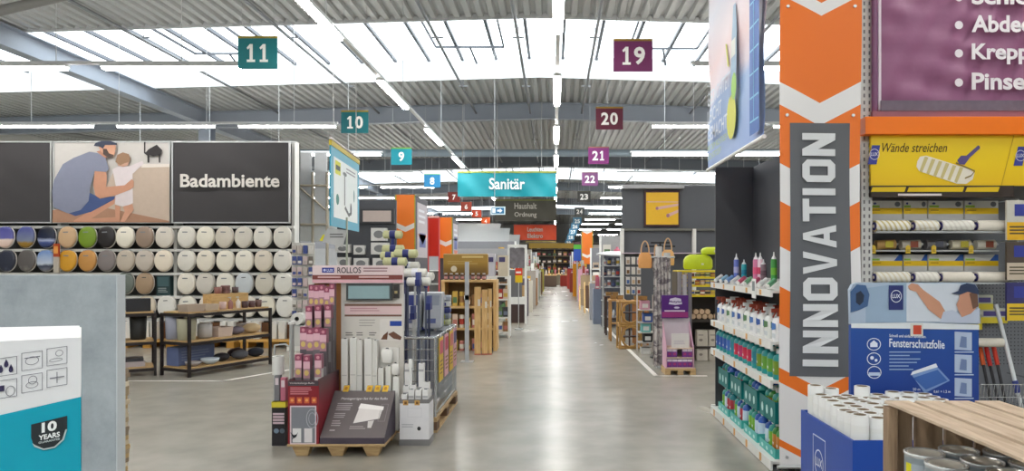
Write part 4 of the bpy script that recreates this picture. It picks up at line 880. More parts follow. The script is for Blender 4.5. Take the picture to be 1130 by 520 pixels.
# mops standing heads up in the cage
NAVY = mat((40, 48, 110), .45); HAND = [mat((92, 100, 122), .4), mat((214, 216, 216), .35, .3), mat((60, 66, 92), .4)]
GRN = mat((196, 196, 150), .8, var=.12, scale=40); WHT = mat((228, 226, 218), .8, var=.08, scale=40)
def mop(px0, px1, py, Yp, kind, label, stripe=True):
    xa_, xb_ = X(px0, Yp), X(px1, Yp); zc = Z(py, Yp); w = xb_-xa_; z_ = .172
    t = thing('mop', label, 'mop', ((xa_+xb_)/2, Yp, z_))
    obj('handle', MB().cyl((0, 0, 0), (0, 0, zc-z_-.05), .011, HAND[kind % 3], n=8), t)
    obj('joint', MB().cyl((0, 0, zc-z_-.12), (0, 0, zc-z_-.03), .02, NAVY, n=8), t)
    m = GRN if kind < 3 else WHT
    hd = MB().cyl((-w/2, 0, zc-z_), (w/2, 0, zc-z_), .042, m, n=12).cyl((-w/2-.012, 0, zc-z_), (-w/2, 0, zc-z_), .02, m, r2=.042, n=12).cyl((w/2, 0, zc-z_), (w/2+.012, 0, zc-z_), .042, m, r2=.02, n=12)
    obj('head', hd, t)
    if stripe: obj('band', MB().cyl((-.03, 0, zc-z_), (.03, 0, zc-z_), .0435, NAVY if kind < 3 else mat((236, 236, 240)), n=12), t)
ms_ = [(424, 443, 259, 7.5, 0, 'mop with a pale green head, topmost'), (423, 445, 275, 7.42, 1, 'mop with a pale green head, second from the top on the left'), (436, 460, 280, 7.22, 2, 'mop with a pale green head, longest'), (421, 437, 282.5, 7.33, 0, 'mop with a small pale green head at the left'), (424, 448, 289, 7.15, 1, 'mop with a pale green head, lowest'),
       (438, 462, 293.5, 7.45, 3, 'mop with a white head, topmost white one'), (446, 470, 301, 7.15, 4, 'mop with a white head and printed band'), (450, 474, 311, 7.02, 5, 'mop with a white head, lowest and nearest'), (462, 478, 305, 7.48, 3, 'mop with a white head at the back of the cage')]
for a in ms_: mop(*a)
for i in range(8):
    x = gx0+.1+i*.085; y = gy0+.09+(i % 3)*.09; L = [1.2, .95, 1.28, 1.05][i % 4]
    t = thing('broom', '%s broom with a navy head standing upside down in the cage, %s from the left' % (['dark', 'silver', 'slate'][i % 3], ORD[i]), 'broom', (x, y, .172), 0, 'brooms in the cage')
    obj('handle', MB().cyl((0, 0, 0), (0, 0, L-.06), .011, HAND[(i*2) % 3], n=8), t); obj('head', MB().box(-.022, .022, -.06, .06, L-.08, L-.02, NAVY), t)
    obj('bristles', MB().box(-.018, .018, -.055, .055, L-.02, L+.05, mat((74, 84, 140), .8, var=.2, scale=60)), t)
# bagged pads leaning on the right rear part of the cage
for i in range(8):
    r, c_ = divmod(i, 4); Yp = 7.60+c_*.085; z_ = 1.0
    x = gx0+.40+r*.21+random.uniform(-.01, .01)
    t = thing('pad_package', 'grey white bag of mop pads stacked in the cage, %s row, %s from the front' % (['left', 'right'][r], ORD[c_]), 'package', (x, Yp, z_-.1), 0, 'bags of mop pads in the cage')
    t.rotation_euler = (math.radians(-14+random.uniform(-.5, .5)), 0, random.uniform(-.03, .03))
    obj('bag', MB().box(-.09, .09, -.03, .03, 0, .38, mat([(206, 208, 212), (176, 180, 188), (222, 222, 220)][i % 3], .35)), t, .012)
    obj('label', MB().rect((0, -.032, 0), UX, UZ, -.07, .07, .24, .35, [(60, 70, 140), (150, 156, 170), (226, 226, 226)][i % 3]).rect((0, -.033, 0), UX, UZ, -.05, .04, .05, .1, [(196, 190, 80), (110, 116, 150), (90, 100, 150)][(i+1) % 3]), t)
single('pad_carton', MB().box(-.33, .33, -.29, .29, 0, .66, mat((150, 156, 164), .6)), 'grey carton in the cage under the bags of mop pads', 'carton', None, (gx0+.42, 7.86, .174))
t = thing('steel_post', 'grey square steel post standing behind the cage of mops', 'post', (X(515.3, 11.6), 11.6, 0))
obj('post', MB().box(-.03, .03, -.03, .03, 0, Z(289, 11.6), mat((176, 178, 182), .4, .2)), t); obj('clamp', MB().box(-.04, .03, -.03, .03, Z(331, 11.6), Z(326, 11.6), WHITE), t); obj('base_plate', MB().box(-.1, .1, -.1, .1, 0, .01, STEEL), t)

# loose bags of cloths heaped on the rear of the cage
rr = random.Random(21)
for L_ in range(6):
    for i in range(4):
        c = [(206, 208, 212), (176, 182, 192), (226, 226, 224), (64, 72, 130), (150, 158, 172), (206, 210, 170)][(L_*5+i*2) % 6]
        t = thing('cloth_package', '%s bag of cloths in the cage, %s layer, %s from the left' % (['silver', 'grey blue', 'white', 'navy', 'slate', 'lime white'][(L_*5+i*2) % 6], ORD[L_], ORD[i]), 'package', (gx0+.13+i*.18, 8.03+.004*L_, .836+L_*.066), 0, 'bags of cloths in the cage')
        t.rotation_euler = (0, 0, rr.uniform(-.1, .1))
        obj('bag', MB().box(-.078, .078, -.055, .055, 0, .062, mat(c, .35)), t, .015); obj('label', MB().rect((0, -.057, 0), UX, UZ, -.05, .03, .012, .05, rr.choice([(54, 64, 140), (222, 222, 226), (190, 196, 90)])), t)

# ================================================================== RIGHT: BOTTLE GONDOLA ALONG THE AISLE
FX, BX, GY0, GY1 = 1.66, 2.10, 5.53, 7.66
PAN = mat((66, 67, 72), 0.6, var=0.03, scale=2)
g = thing('shelf_gondola', 'dark backed shelf gondola with cleaning bottles along the right of the aisle', 'shelf', (0, 0, 0))
obj('back_panel', MB().box(BX, BX+.03, GY0, GY1+.02, 0, 2.6, PAN), g)
obj('end_panel', MB().box(FX+.04, BX, GY1, GY1+.02, 0, 2.6, PAN), g)
SH = [(1.38, .05), (.985, .055), (.69, .06), (.075, .07)]
for z, lip in SH:
    obj('shelf_board', MB().box(FX+.004, BX, GY0, GY1, z-.02, z, SHELFW), g)
    s_ = obj('price_rail', MB().box(FX-.012, FX+.004, GY0, GY1, z-lip, z+.004, SHELFW), g)
    for k in range(5):
        y = GY0+.25+k*.42
        obj('price_tag', MB().box(FX-.0145, FX-.012, y, y+.05, z-lip+.006, z-.002, mat((214, 160, 90))), s_)
obj('base_plinth', MB().box(FX+.03, BX, GY0, GY1, 0, .01, GREYM).box(FX+.05, FX+.07, GY0, GY1, .01, .055, DARK), g)
obj('upright', MB().box(FX+.0, FX+.04, GY1, GY1+.025, 0, .09, SHELFW), g)
def bottle(body, cap, trig, label, name='cleaner_bottle', w=.15, d=.085, h=.19, lab=(60, 110, 190), sq=True):
    def f():
        t = thing(name, label, 'bottle'); e = .45 if sq else 1.0; n = 16
        rim = [(math.copysign(abs(math.cos(q*2*math.pi/n))**e, math.cos(q*2*math.pi/n)), math.copysign(abs(math.sin(q*2*math.pi/n))**e, math.sin(q*2*math.pi/n))) for q in range(n)]
        lv = [(0, .94), (.01, 1), (h*.78, 1), (h*.9, .8), (h*.96, .3), (h, .26)]
        mb = MB(); vs = [(p[0]*d/2*k, p[1]*w/2*k, z) for z, k in lv for p in rim]
        mb.add(vs, [(a*n+q, a*n+(q+1) % n, (a+1)*n+(q+1) % n, (a+1)*n+q) for a in range(len(lv)-1) for q in range(n)], mat(body, .35), True)
        mb.add(vs, [tuple(range(n-1, -1, -1))], mat(body, .35)); obj('body', mb, t)
        if sq: obj('label', MB().poly([(-w*.36, h*.42), (w*.36, h*.5), (w*.36, h*.72), (-w*.36, h*.72)], (-d/2-.002, 0, 0), -UY, UZ, lab).rect((-d/2-.002, 0, 0), -UY, UZ, -w*.3, w*.3, h*.12, h*.3, (206, 212, 216)).poly([(-d*.3, h*.45), (d*.3, h*.45), (d*.3, h*.72), (-d*.3, h*.72)], (0, -w/2-.002, 0), UX, UZ, lab), t)
        else: obj('label', MB().lathe([(d/2*1.02, h*.2), (d/2*1.02, h*.72)], mat(lab, .35), n=14, sy=w/d).cyl((0, 0, h*.32), (0, 0, h*.42), d/2*1.03, mat((226, 230, 232)), n=14, caps=False), t)
        if trig:
            obj('trigger', MB().cyl((0, 0, h), (0, 0, h+.03), .018, mat(cap), n=10).box(-.06, .025, -.013, .013, h+.03, h+.06, mat(cap)).bar((-.03, 0, h+.03), (-.05, 0, h-.01), .012, .01, mat(cap)), t)
        else: obj('cap', MB().cyl((0, 0, h), (0, 0, h+.035), .022, mat(cap), n=12), t)
        return t
    return Proto(f)
P1 = bottle((232, 232, 234), (150, 62, 44), True, 'white spray bottle', lab=(66, 116, 186))
P1b = bottle((228, 230, 226), (224, 224, 224), True, 'white spray bottle', lab=(84, 130, 84))
P1c = bottle((232, 232, 230), (146, 64, 46), True, 'white spray bottle', lab=(44, 84, 160))
for k in range(10):
    y = GY0+.1+k*.212
    for r in range(2):
        pr_ = (P1, P1b, P1c)[(k+r) % 3]
        pr_.put((FX+.085+r*.15, y+r*.03, .986), 0, '%s labelled white spray bottle, second shelf, %s row, %s from the front' % (['blue', 'green', 'navy'][(k+r) % 3], ['front', 'rear'][r], ORD[k]), 'spray bottles on the second shelf')
cols3 = [((54, 90, 170), 'blue'), ((70, 110, 190), 'light blue'), ((190, 60, 110), 'pink'), ((200, 50, 80), 'red'), ((104, 160, 60), 'green'), ((120, 150, 50), 'olive green'), ((46, 130, 150), 'teal')]
P3 = [bottle((40, 146, 148), (226, 228, 230), False, 'teal bottle', w=.11, d=.09, h=.2, lab=c, sq=False) for c, _ in cols3]
for k in range(14):
    y = GY0+.075+k*.152; ci = [5, 4, 4, 5, 6, 3, 3, 2, 3, 6, 1, 0, 0, 0][k]
    for r in range(2):
        P3[ci].put((FX+.075+r*.13, y, .691), 0, '%s labelled teal bottle, third shelf, %s row, %s from the front' % (cols3[ci][1], ['front', 'rear'][r], ORD[k]), 'bottles on the third shelf')
# bottom: trays of bottles in two layers
TEALC = mat((0, 112, 112), .5); TEALL = mat((70, 176, 168), .4)
def tray(w, h, m, label, name):
    def f():
        t = thing(name, label, 'tray'); d = .30
        obj('bottom', MB().box(-d/2, d/2, -w/2, w/2, 0, .008, m), t)
        for a in ((-d/2, -d/2+.006, -w/2, w/2), (d/2-.006, d/2, -w/2, w/2), (-d/2+.006, d/2-.006, -w/2, -w/2+.006), (-d/2+.006, d/2-.006, w/2-.006, w/2)): obj('side_wall', MB().box(*a, .008, h, m), t)
        mb = MB()
        for k in range(3): mb.ell((-d/2-.002, 0, 0), -UY, UZ, -w*.3+k*w*.3, h*.45, w*.07, h*.22, (190, 226, 222), 10)
        mb.lines((0, -w/2-.002, 0), UX, UZ, -.1, .1, h*.3, h*.7, 2, (160, 214, 208)); obj('print', mb, t)
        return t
    return Proto(f)
T1 = tray(.42, .075, TEALL, 'pale teal tray', 'bottle_tray'); T2 = tray(.42, .17, TEALC, 'dark teal tray', 'bottle_case')
PB = [bottle((44, 90, 176), (230, 234, 236), False, 'bottle', w=.1, d=.09, h=.21, lab=(200, 220, 236), sq=False), bottle((50, 150, 140), (232, 234, 234), False, 'bottle', w=.1, d=.09, h=.21, lab=(120, 180, 60), sq=False), bottle((40, 130, 140), (236, 236, 234), False, 'bottle', w=.1, d=.09, h=.21, lab=(180, 60, 70), sq=False), bottle((60, 140, 60), (226, 232, 226), False, 'bottle', w=.1, d=.09, h=.21, lab=(190, 120, 50), sq=False)]
BC = ['blue', 'mint', 'teal', 'green']
for layer, (pr_, z_) in enumerate(((T1, .077), (T2, .345))):
    for k in range(4):
        y = GY0+.27+k*.505
        if layer == 1 and k == 0: pass
        nm = ['lower', 'upper'][layer]
        pr_.put((FX+.19, y, z_), 0, '%s teal bottle tray, %s layer of the bottom shelf, %s from the front' % (['pale', 'dark'][layer], nm, ORD[k]), 'bottle trays on the bottom shelf')
        for i in range(4):
            for j in range(2):
                ci = [[3, 3, 1, 0], [0, 0, 1, 1], [0, 2, 0, 1], [2, 2, 0, 1]][k][i] if layer == 0 else [[3, 1, 3, 1], [1, 0, 0, 1], [1, 2, 1, 0], [0, 0, 1, 2]][k][i]
                PB[ci].put((FX+.115+j*.14, y-.15+i*.1, z_+.009), 0, '%s bottle in the %s layer, tray %s from the front, %s row, %s' % (BC[ci], nm, ORD[k], ['front', 'rear'][j], ORD[i]), 'bottles in trays on the bottom shelf')
# top shelf: cartridges and sloping tubes
def cartridge(c, c2, h=.2):
    def f():
        t = thing('sealant_cartridge', 'sealant cartridge', 'cartridge')
        obj('barrel', MB().lathe([(.024, 0), (.025, .004), (.025, h*.72), (.022, h*.75)], mat(c, .4), n=14), t); obj('band', MB().cyl((0, 0, h*.2), (0, 0, h*.45), .0256, mat(c2), n=14), t); obj('nozzle', MB().lathe([(.02, h*.75), (.018, h*.8), (.008, h*.86), (.004, h)], mat((232, 234, 236)), n=10), t)
        return t
    return f
for i, (px, c, c2, cn, Yd, hh) in enumerate(((812.5, (96, 112, 190), (170, 170, 210), 'lilac blue', 7.18, .24), (821, (30, 150, 160), (20, 110, 140), 'turquoise', 6.95, .18), (834, (206, 120, 160), (220, 90, 130), 'pink', 6.5, .24), (839, (222, 196, 210), (190, 50, 90), 'rose', 6.45, .24), (842.5, (120, 100, 110), (90, 70, 80), 'brown grey', 6.38, .18), (854, (64, 150, 70), (110, 180, 60), 'green', 6.03, .24))):
    t = cartridge(c, c2, hh)(); t['label'] = '%s sealant cartridge standing on the top shelf of the gondola' % cn; t.location = (X(px, Yd), Yd, 1.38+.062)
cd_ = thing('tube_holder', 'white stepped holder behind the sloping tubes on the top shelf', 'holder', (0, 0, 1.381))
obj('step', MB().box(FX+.114, BX-.01, GY0+.05, GY1-.35, 0, .06, mat((222, 222, 220))), cd_)
for i in range(9):
    y = GY0+.16+i*.23; c, cn = [((104, 170, 130), 'green'), ((196, 90, 120), 'rose'), ((110, 150, 206), 'blue'), ((222, 224, 226), 'white'), ((150, 190, 220), 'pale blue')][[0, 3, 1, 0, 1, 3, 2, 4, 3][i]]
    t = thing('sealant_tube', '%s sealant tube lying sloped on the top shelf, %s from the front' % (cn, ORD[i]), 'tube', (FX+.012, y, 1.405), 0, 'tubes lying on the top shelf')
    a, b_ = Vector((.0, 0, .0)), Vector((.085, .1, .045)); d_ = (b_-a).normalized()
    obj('barrel', MB().cyl(a, b_, .02, mat(c, .4), n=10), t); obj('cap', MB().cyl(a-d_*.012, a, .012, WHITE, r2=.02, n=10), t)
single('price_card', MB().box(-.004, 0, -.06, .06, -.1, .06, mat((228, 228, 226))).rect((-.0055, 0, 0), -UY, UZ, -.04, .04, -.04, .04, (120, 128, 130)), 'small white price card clipped to the top shelf edge', 'price card', None, (FX-.0145, 5.98, 1.40))
# hanging pale blue banner parallel to the aisle
BNX = 1.62
bm = ramp_mat('aisle_banner_print', [(0.0, (84, 116, 196)), (0.1, (140, 168, 220)), (0.36, (150, 178, 220)), (0.42, (222, 210, 222)), (0.55, (232, 204, 206)), (0.8, (206, 206, 220)), (1, (222, 214, 220))], 'Z', 0, 2.1, 0.12, 1.5)
t = thing('hanging_banner', 'large pale blue and pink banner hanging above the bottle gondola', 'banner', (BNX, 0, 2.57))
mb = MB(); ny, nz = 20, 12
wv = lambda u, v: .02*math.sin(u*7+v*3)*math.sin(v*3.1)+.012*math.sin(v*14+u*9)
vs = [(wv(i/ny, k/nz), 5.62+2.04*i/ny, 2.1*k/nz) for k in range(nz+1) for i in range(ny+1)]
mb.add(vs, [(k*(ny+1)+i, (k+1)*(ny+1)+i, (k+1)*(ny+1)+i+1, k*(ny+1)+i+1) for k in range(nz) for i in range(ny)], bm, True); obj('cloth', mb, t)
obj('bottom_rod', MB().cyl((0, 5.6, .0), (0, 7.68, .0), .018, WHITE, n=8), t); obj('top_rod', MB().cyl((0, 5.6, 2.1), (0, 7.68, 2.1), .018, WHITE, n=8), t)
obj('border_print', MB().rect((-.034, 0, 0), -UY, UZ, -5.9, -5.62, .05, 2.08, (40, 96, 176)), t)
mb = MB()
for k in range(11): mb.rect((-.036, 0, 0), -UY, UZ, -5.88, -5.63, .15+k*.19, .165+k*.19, (120, 190, 226)); mb.rect((-.036, 0, 0), -UY, UZ, -5.78, -5.765, .15+k*.19, .34+k*.19, (120, 190, 226)) if k < 10 else None
obj('border_lines', mb, t)
mb = MB()
for s_, z_, w_ in (('GEDICHTET', .62, .95), ('LEICHT', .44, .62), ('GEMACHT', .26, .85)): mb.text(s_, (-.037, 7.5, z_), -UY, UZ, .14, (214, 222, 236), w=w_, bold=.01)
obj('lettering', mb, t)
mb = MB()
for s_, z_, w_ in (('MIT DEM RICHTIGEN', .16, .85), ('DICHTSTOFF', .07, .6)): mb.text(s_, (-.037, 7.5, z_), -UY, UZ, .06, (176, 196, 110), w=w_)
obj('small_lettering', mb, t)
o = (-.037, 0, 0); o2 = (-.039, 0, 0)
mb = MB().poly([(-6.55, .5), (-6.33, .55), (-6.3, 1.05), (-6.34, 1.3), (-6.42, 1.3), (-6.48, 1.02)], o, -UY, UZ, (150, 180, 206)).rect(o2, -UY, UZ, -6.5, -6.34, .85, 1.0, (224, 226, 220)).ell(o2, -UY, UZ, -6.4, .58, .09, .12, (150, 200, 80)); obj('tube_print', mb, t)
obj('handle_print', MB().ell(o, -UY, UZ, -6.5, .33, .17, .2, (206, 206, 60)).poly([(-6.72, 1.05), (-6.66, 1.03), (-6.58, .8), (-6.64, .82)], o, -UY, UZ, (206, 206, 70)), t)
for y in (5.9, 7.4): obj('wire', MB().cyl((0, y, 2.1), (0, y, roof(BNX)-2.57), .006, (200, 200, 200), n=4), t)
# ------------------------------------------------------------------ orange chevron banner INNOVATION at the gondola head
IY = 5.44; xi0, xi1 = 1.69, 2.30; xc = (xi0+xi1)/2; S = F/IY
im, nt, b = newmat('chevron_cloth')
tc = nt.nodes.new('ShaderNodeTexCoord'); sp = nt.nodes.new('ShaderNodeSeparateXYZ'); nt.links.new(tc.outputs['Object'], sp.inputs[0])
def mth(op, a, c=None, c2=None):
    n_ = nt.nodes.new('ShaderNodeMath'); n_.operation = op
    for i, v in enumerate((a, c, c2)):
        if v is None: continue
        if isinstance(v, (int, float)): n_.inputs[i].default_value = v
        else: nt.links.new(v, n_.inputs[i])
    return n_.outputs[0]
ax = mth('ABSOLUTE', sp.outputs['X'])
yp = mth('MULTIPLY_ADD', sp.outputs['Z'], -S, VY+EYE*S)                 # height expressed on the banner's own ruler
edge = mth('MULTIPLY_ADD', mth('SUBTRACT', ax, (xi1-xi0)/2), 0.52*S, yp)  # V shaped bands, tips in the middle
tot = None
for a, c in ((-120, -80), (-60, -19), (-5, 90), (115, 180), (222, 272), (316, 357), (406, 422), (485, 493)):
    v = mth('MULTIPLY', mth('GREATER_THAN', edge, float(a)), mth('LESS_THAN', edge, float(c)))
    tot = v if tot is None else mth('ADD', tot, v)
mx = nt.nodes.new('ShaderNodeMix'); mx.data_type = 'RGBA'; nt.links.new(tot, mx.inputs[0])
mx.inputs[6].default_value = [lin(v) for v in (234, 232, 232)]+[1]; mx.inputs[7].default_value = [lin(v) for v in (238, 118, 30)]+[1]
nt.links.new(mx.outputs[2], b.inputs['Base Color']); b.inputs['Roughness'].default_value = .5
def iw(x, z):      # gentle hang of the cloth
    u = (x+.305)/.61
    return .014*math.sin(z*2.6+u*2.2)+.010*math.sin(u*5+z*1.3)-.05*max(0, u-.75)*0-.02*math.sin(u*math.pi)*math.sin(z*1.9+.8)
t = thing('chevron_banner', 'tall orange and white chevron banner reading INNOVATION', 'banner', (xc, IY, 0))
nx, nz = 14, 60; hw = (xi1-xi0)/2; ZT = 4.3
vs = [(-hw+2*hw*i/nx, iw(-hw+2*hw*i/nx, .06+(ZT-.06)*k/nz), .06+(ZT-.06)*k/nz) for k in range(nz+1) for i in range(nx+1)]
fs = [(k*(nx+1)+i, k*(nx+1)+i+1, (k+1)*(nx+1)+i+1, (k+1)*(nx+1)+i) for k in range(nz) for i in range(nx)]
obj('cloth', MB().add(vs, fs, im, True), t)
gx_, gz0, gz1 = .228, Z(415.5, IY), Z(135.5, IY)
vs = [(-gx_+2*gx_*i/8, iw(-gx_+2*gx_*i/8, gz0+(gz1-gz0)*k/40)-.004, gz0+(gz1-gz0)*k/40) for k in range(41) for i in range(9)]
obj('grey_field', MB().add(vs, [(k*9+i, k*9+i+1, (k+1)*9+i+1, (k+1)*9+i) for k in range(40) for i in range(8)], mat((98, 100, 104), .5, var=.02), True), t)
LT0, LT1 = Z(404, IY), Z(147, IY)
let = mat((222, 224, 226), .5, var=.02)
def disp(p): return Vector((p.x, iw(p.x, p.z)-.018, p.z))
WID = {'I': .42}; word = 'INNOVATION'; ws = [WID.get(c, 1.0) for c in word]; gap = .16; unit = (LT1-LT0)/(sum(ws)+gap*(len(word)-1)); zc_ = LT0
for ch, w_ in zip(word, ws):
    L = unit*w_; u, v = UZ, Vector((-1, 0, 0)); hh = .255; x0_ = hh/2; mb = MB(); st = unit*.30; o = Vector((x0_-.012, 0, zc_)); th = hh*.2
    if ch == 'I': polys = [[(0, 0), (st, 0), (st, hh), (0, hh)]]; L = st
    elif ch == 'N': polys = [[(0, 0), (st, 0), (st, hh), (0, hh)], [(L-st, 0), (L, 0), (L, hh), (L-st, hh)], [(st, hh), (st, hh*.52), (L-st, 0), (L-st, hh*.48)]]
    elif ch == 'O': 
        c_ = .22*L; polys = [[(0, c_), (st, c_+.02), (st, hh-c_-.02), (0, hh-c_)], [(L-st, c_+.02), (L, c_), (L, hh-c_), (L-st, hh-c_-.02)], [(0, c_), (c_, 0), (L-c_, 0), (L, c_), (L-st, c_+.02), (st, c_+.02)], [(0, hh-c_), (st, hh-c_-.02), (L-st, hh-c_-.02), (L, hh-c_), (L-c_, hh), (c_, hh)]]
    elif ch == 'V': polys = [[(0, hh), (L*.36, 0), (L*.5, 0), (L*.5, hh*.2), (st*.95, hh)], [(L, hh), (L*.64, 0), (L*.5, 0), (L*.5, hh*.2), (L-st*.95, hh)]]
    elif ch == 'A': polys = [[(0, 0), (L*.36, hh), (L*.5, hh), (L*.5, hh*.8), (st*.95, 0)], [(L, 0), (L*.64, hh), (L*.5, hh), (L*.5, hh*.8), (L-st*.95, 0)], [(L*.3, hh*.2), (L*.7, hh*.2), (L*.64, hh*.38), (L*.36, hh*.38)]]
    elif ch == 'T': polys = [[(L/2-st/2, 0), (L/2+st/2, 0), (L/2+st/2, hh), (L/2-st/2, hh)], [(0, hh-th), (L/2-st/2, hh-th), (L/2-st/2, hh), (0, hh)], [(L/2+st/2, hh-th), (L, hh-th), (L, hh), (L/2+st/2, hh)]]
    for pg in polys: mb.add([disp(o+u*p[0]+v*p[1]) for p in pg], [tuple(range(len(pg)))], let)
    obj('letter', mb, t); zc_ += unit*(w_+gap)
for x in (-.25, .25):
    for z in (Z(8, IY), Z(127, IY), Z(505, IY)): obj('eyelet', MB().cyl((x, iw(x, z)-.012, z), (x, iw(x, z)-.003, z), .012, STEEL, n=10), t)
for z in (.06, ZT): obj('rod', MB().cyl((-hw-.02, .0, z), (hw+.02, .0, z), .014, STEEL, n=8), t)
t = thing('banner_frame', 'dark upright frame behind the chevron banner', 'frame', (xc, IY+.045, 0))
for x in (-.2, .2): obj('post', MB().box(x-.02, x+.02, -.005, .03, 0, 4.4, DARK), t)
obj('crossbar', MB().box(-.18, .18, -.005, .03, 4.3, 4.34, DARK), t)
# ------------------------------------------------------------------ paint roller wall on the right
RW = 5.62
t = thing('perforated_upright', 'white perforated shelf upright beside the chevron banner', 'upright', (X(956.5, RW), RW, 0))
obj('post', MB().box(-.042, .042, 0, .05, 0, 4.6, SHELFW), t)
mb = MB()
for k in range(74):
    for x in (-.02, .02): mb.box(x-.006, x+.006, -.002, .002, .4+k*.055, .428+k*.055, (120, 120, 122))
tag(obj('slots', mb, t), kind='stuff')
wl = thing('roller_shelf', 'paint roller shelf with grey back panel on the right', 'shelf', (0, RW, 0))
xw0, xw1 = X(963.5, RW), X(1330, RW)
obj('back_panel', MB().box(xw0+.03, xw1, .42, .45, 0, 4.6, mat((120, 122, 128), .6)), wl)
peg = MB()
for i in range(30):
    for k in range(26): peg.cyl((X(1075, RW)+i*.03+.01, .418, .75+k*.03), (X(1075, RW)+i*.03+.01, .42, .75+k*.03), .005, BLACK, n=5)
tag(obj('peg_holes', peg, wl), kind='stuff')
obj('plinth', MB().box(xw0, xw1, .02, .42, 0, .12, GREYM), wl)
for py in (241.5, 276, 299.5): obj('shelf_board', MB().box(xw0, X(1106, RW), .04, .42, Z(py, RW)-.012, Z(py, RW), mat((190, 190, 188), .4)), wl)
ob = thing('orange_beam', 'orange cross beam above the yellow header', 'beam', (0, RW-.12, 0))
obj('beam', MB().box(X(955, RW-.12), xw1, 0, .1, Z(148, RW-.12), Z(128.5, RW-.12), mat((246, 122, 10), .45, var=.03)), ob, .004)
for px in (957, 1300): obj('bracket', MB().box(X(px, RW-.12)-.0, X(px, RW-.12)+.04, .1, .17, Z(147, RW-.12), Z(132, RW-.12), mat((226, 110, 20))), ob)
# purple banner
PYY = RW-.02
t = thing('hanging_banner', 'purple wrinkled banner listing Abdeck Krepp and Pinsel goods', 'banner', (X(970, PYY), PYY, Z(122, PYY)))
pw, ph = xw1-X(970, PYY), 1.45
pm = mat((146, 92, 126), .5, var=.04, scale=5, bump=.35)
mb = MB(); nx, nz = 50, 34
pwv = lambda x, z: .012*math.sin(x*11+z*17)*math.sin(z*6)+.010*math.sin(x*23-z*13)+.008*math.sin(x*5+z*29)
vs = [(pw*i/nx, pwv(pw*i/nx, ph*k/nz), ph*k/nz) for k in range(nz+1) for i in range(nx+1)]
mb.add(vs, [(k*(nx+1)+i, k*(nx+1)+i+1, (k+1)*(nx+1)+i+1, (k+1)*(nx+1)+i) for k in range(nz) for i in range(nx)], pm, True); obj('cloth', mb, t)
obj('frame_post', MB().cyl((-.038, -.01, -.01), (-.038, -.01, ph+.02), .024, mat((128, 80, 116), .3), n=14), t)
obj('edge_strip', MB().box(-.012, .008, -.02, .02, 0, ph, mat((228, 214, 224), .35)), t)
obj('hem', MB().box(.0, pw, -.035, -.025, -.01, .07, mat((112, 100, 114), .6, var=.2, scale=20)), t)
obj('bottom_tube', MB().box(-.06, pw, -.03, .012, -.06, -.01, mat((150, 96, 110), .5)), t)
def pl(px, py): return Vector((X(px, PYY)-X(970, PYY), -.04, Z(py, PYY)-Z(122, PYY)))
for s_, py, w_ in (('Schleifen', 7, 104), ('Abdecken', 37.5, 100), ('Kreppband', 72.5, 112), ('Pinsel', 100.5, 64)):
    obj('bullet', MB().ell(pl(1055, py-(8 if s_ != 'Kreppband' else 12)), UX, UZ, 0, 0, .032, .032, (232, 224, 230), 16), t)
    mb = MB().text(s_, pl(1069, py), UX, UZ, .132 if s_ != 'Kreppband' else .16, (236, 230, 234), w=w_*PYY/F, bold=.03); obj('lettering', mb, t)
# yellow header
HY = RW-.06
t = thing('roller_sign', 'yellow header panel reading Wände streichen with a paint roller picture', 'sign panel', (0, HY, 0))
YEL = ramp_mat('yellow_header', [(0, (236, 190, 0)), (.5, (244, 206, 0)), (1, (246, 212, 30))], 'Z', Z(205, HY), Z(149, HY), .15, 2)
def hz(px, py, l=0): return (X(px, HY), -.0025*(l+1), Z(py, HY))
obj('panel', MB().box(X(961, HY), xw1, 0, .03, Z(205, HY), Z(149, HY), YEL), t)
obj('lower_strip', MB().box(X(961, HY), X(1118, HY), -.01, .03, Z(217.5, HY), Z(205, HY), mat((58, 46, 40), .5)), t)
def hpoly(mb, pts, m, l=0): return mb.add([hz(p[0], p[1], l) for p in pts], [tuple(range(len(pts)))[::-1]], m)
mb = MB()
for a, b_ in ((960, 997), (1000, 1061), (1064, 1100)): hpoly(mb, [(a+2, 207), (b_+2, 206.5), (b_, 212), (a, 212)], (226, 190, 20), 5)
mb.lines(hz(0, 0, 5)[:0] or (0, -.015, 0), UX, UZ, X(990, HY), X(1038, HY), Z(216.6, HY), Z(214, HY), 1, (226, 214, 210), .9, 0); obj('strip_print', mb, t)
mb = MB().text('Wände streichen', hz(971, 168), UX, UZ, Z(158.5, HY)-Z(168.5, HY), (70, 52, 14), w=X(1044, HY)-X(971, HY), slant=.22, bold=.004); obj('lettering', mb, t)
mb = MB(); hpoly(mb, [(1012, 178), (1015, 173), (1022, 172), (1070, 187), (1075, 191), (1073, 198), (1066, 203), (1056, 203), (1014, 189), (1011, 184)], (238, 230, 214), 1)
for i in range(6): hpoly(mb, [(1020+i*7.7, 173+i*2.3), (1024+i*7.7, 174+i*2.3), (1017+i*7.7, 190.5+i*2.3), (1014+i*7.7, 189+i*2.3)], (206, 190, 130), 2)
obj('roller_print', mb, t)
mb = MB(); hpoly(mb, [(1056, 177), (1060, 172), (1066, 172), (1079, 160.5), (1081, 162), (1081, 164), (1070, 174), (1064, 182), (1058, 181)], (92, 80, 130), 1)
for a, c in (((1054, 180), (1075, 189)), ((1075, 189), (1071, 194)), ((1071, 194), (1064, 197))): hpoly(mb, [(a[0], a[1]-.8), (c[0], c[1]-.8), (c[0], c[1]+.8), (a[0], a[1]+.8)], (140, 120, 60), 3)
obj('handle_print', mb, t)
hpoly(mb2 := MB(), [(1118, 149), (1119, 149), (1105, 205), (1104, 205)], (200, 160, 30), 1); obj('panel_joint', mb2, t)
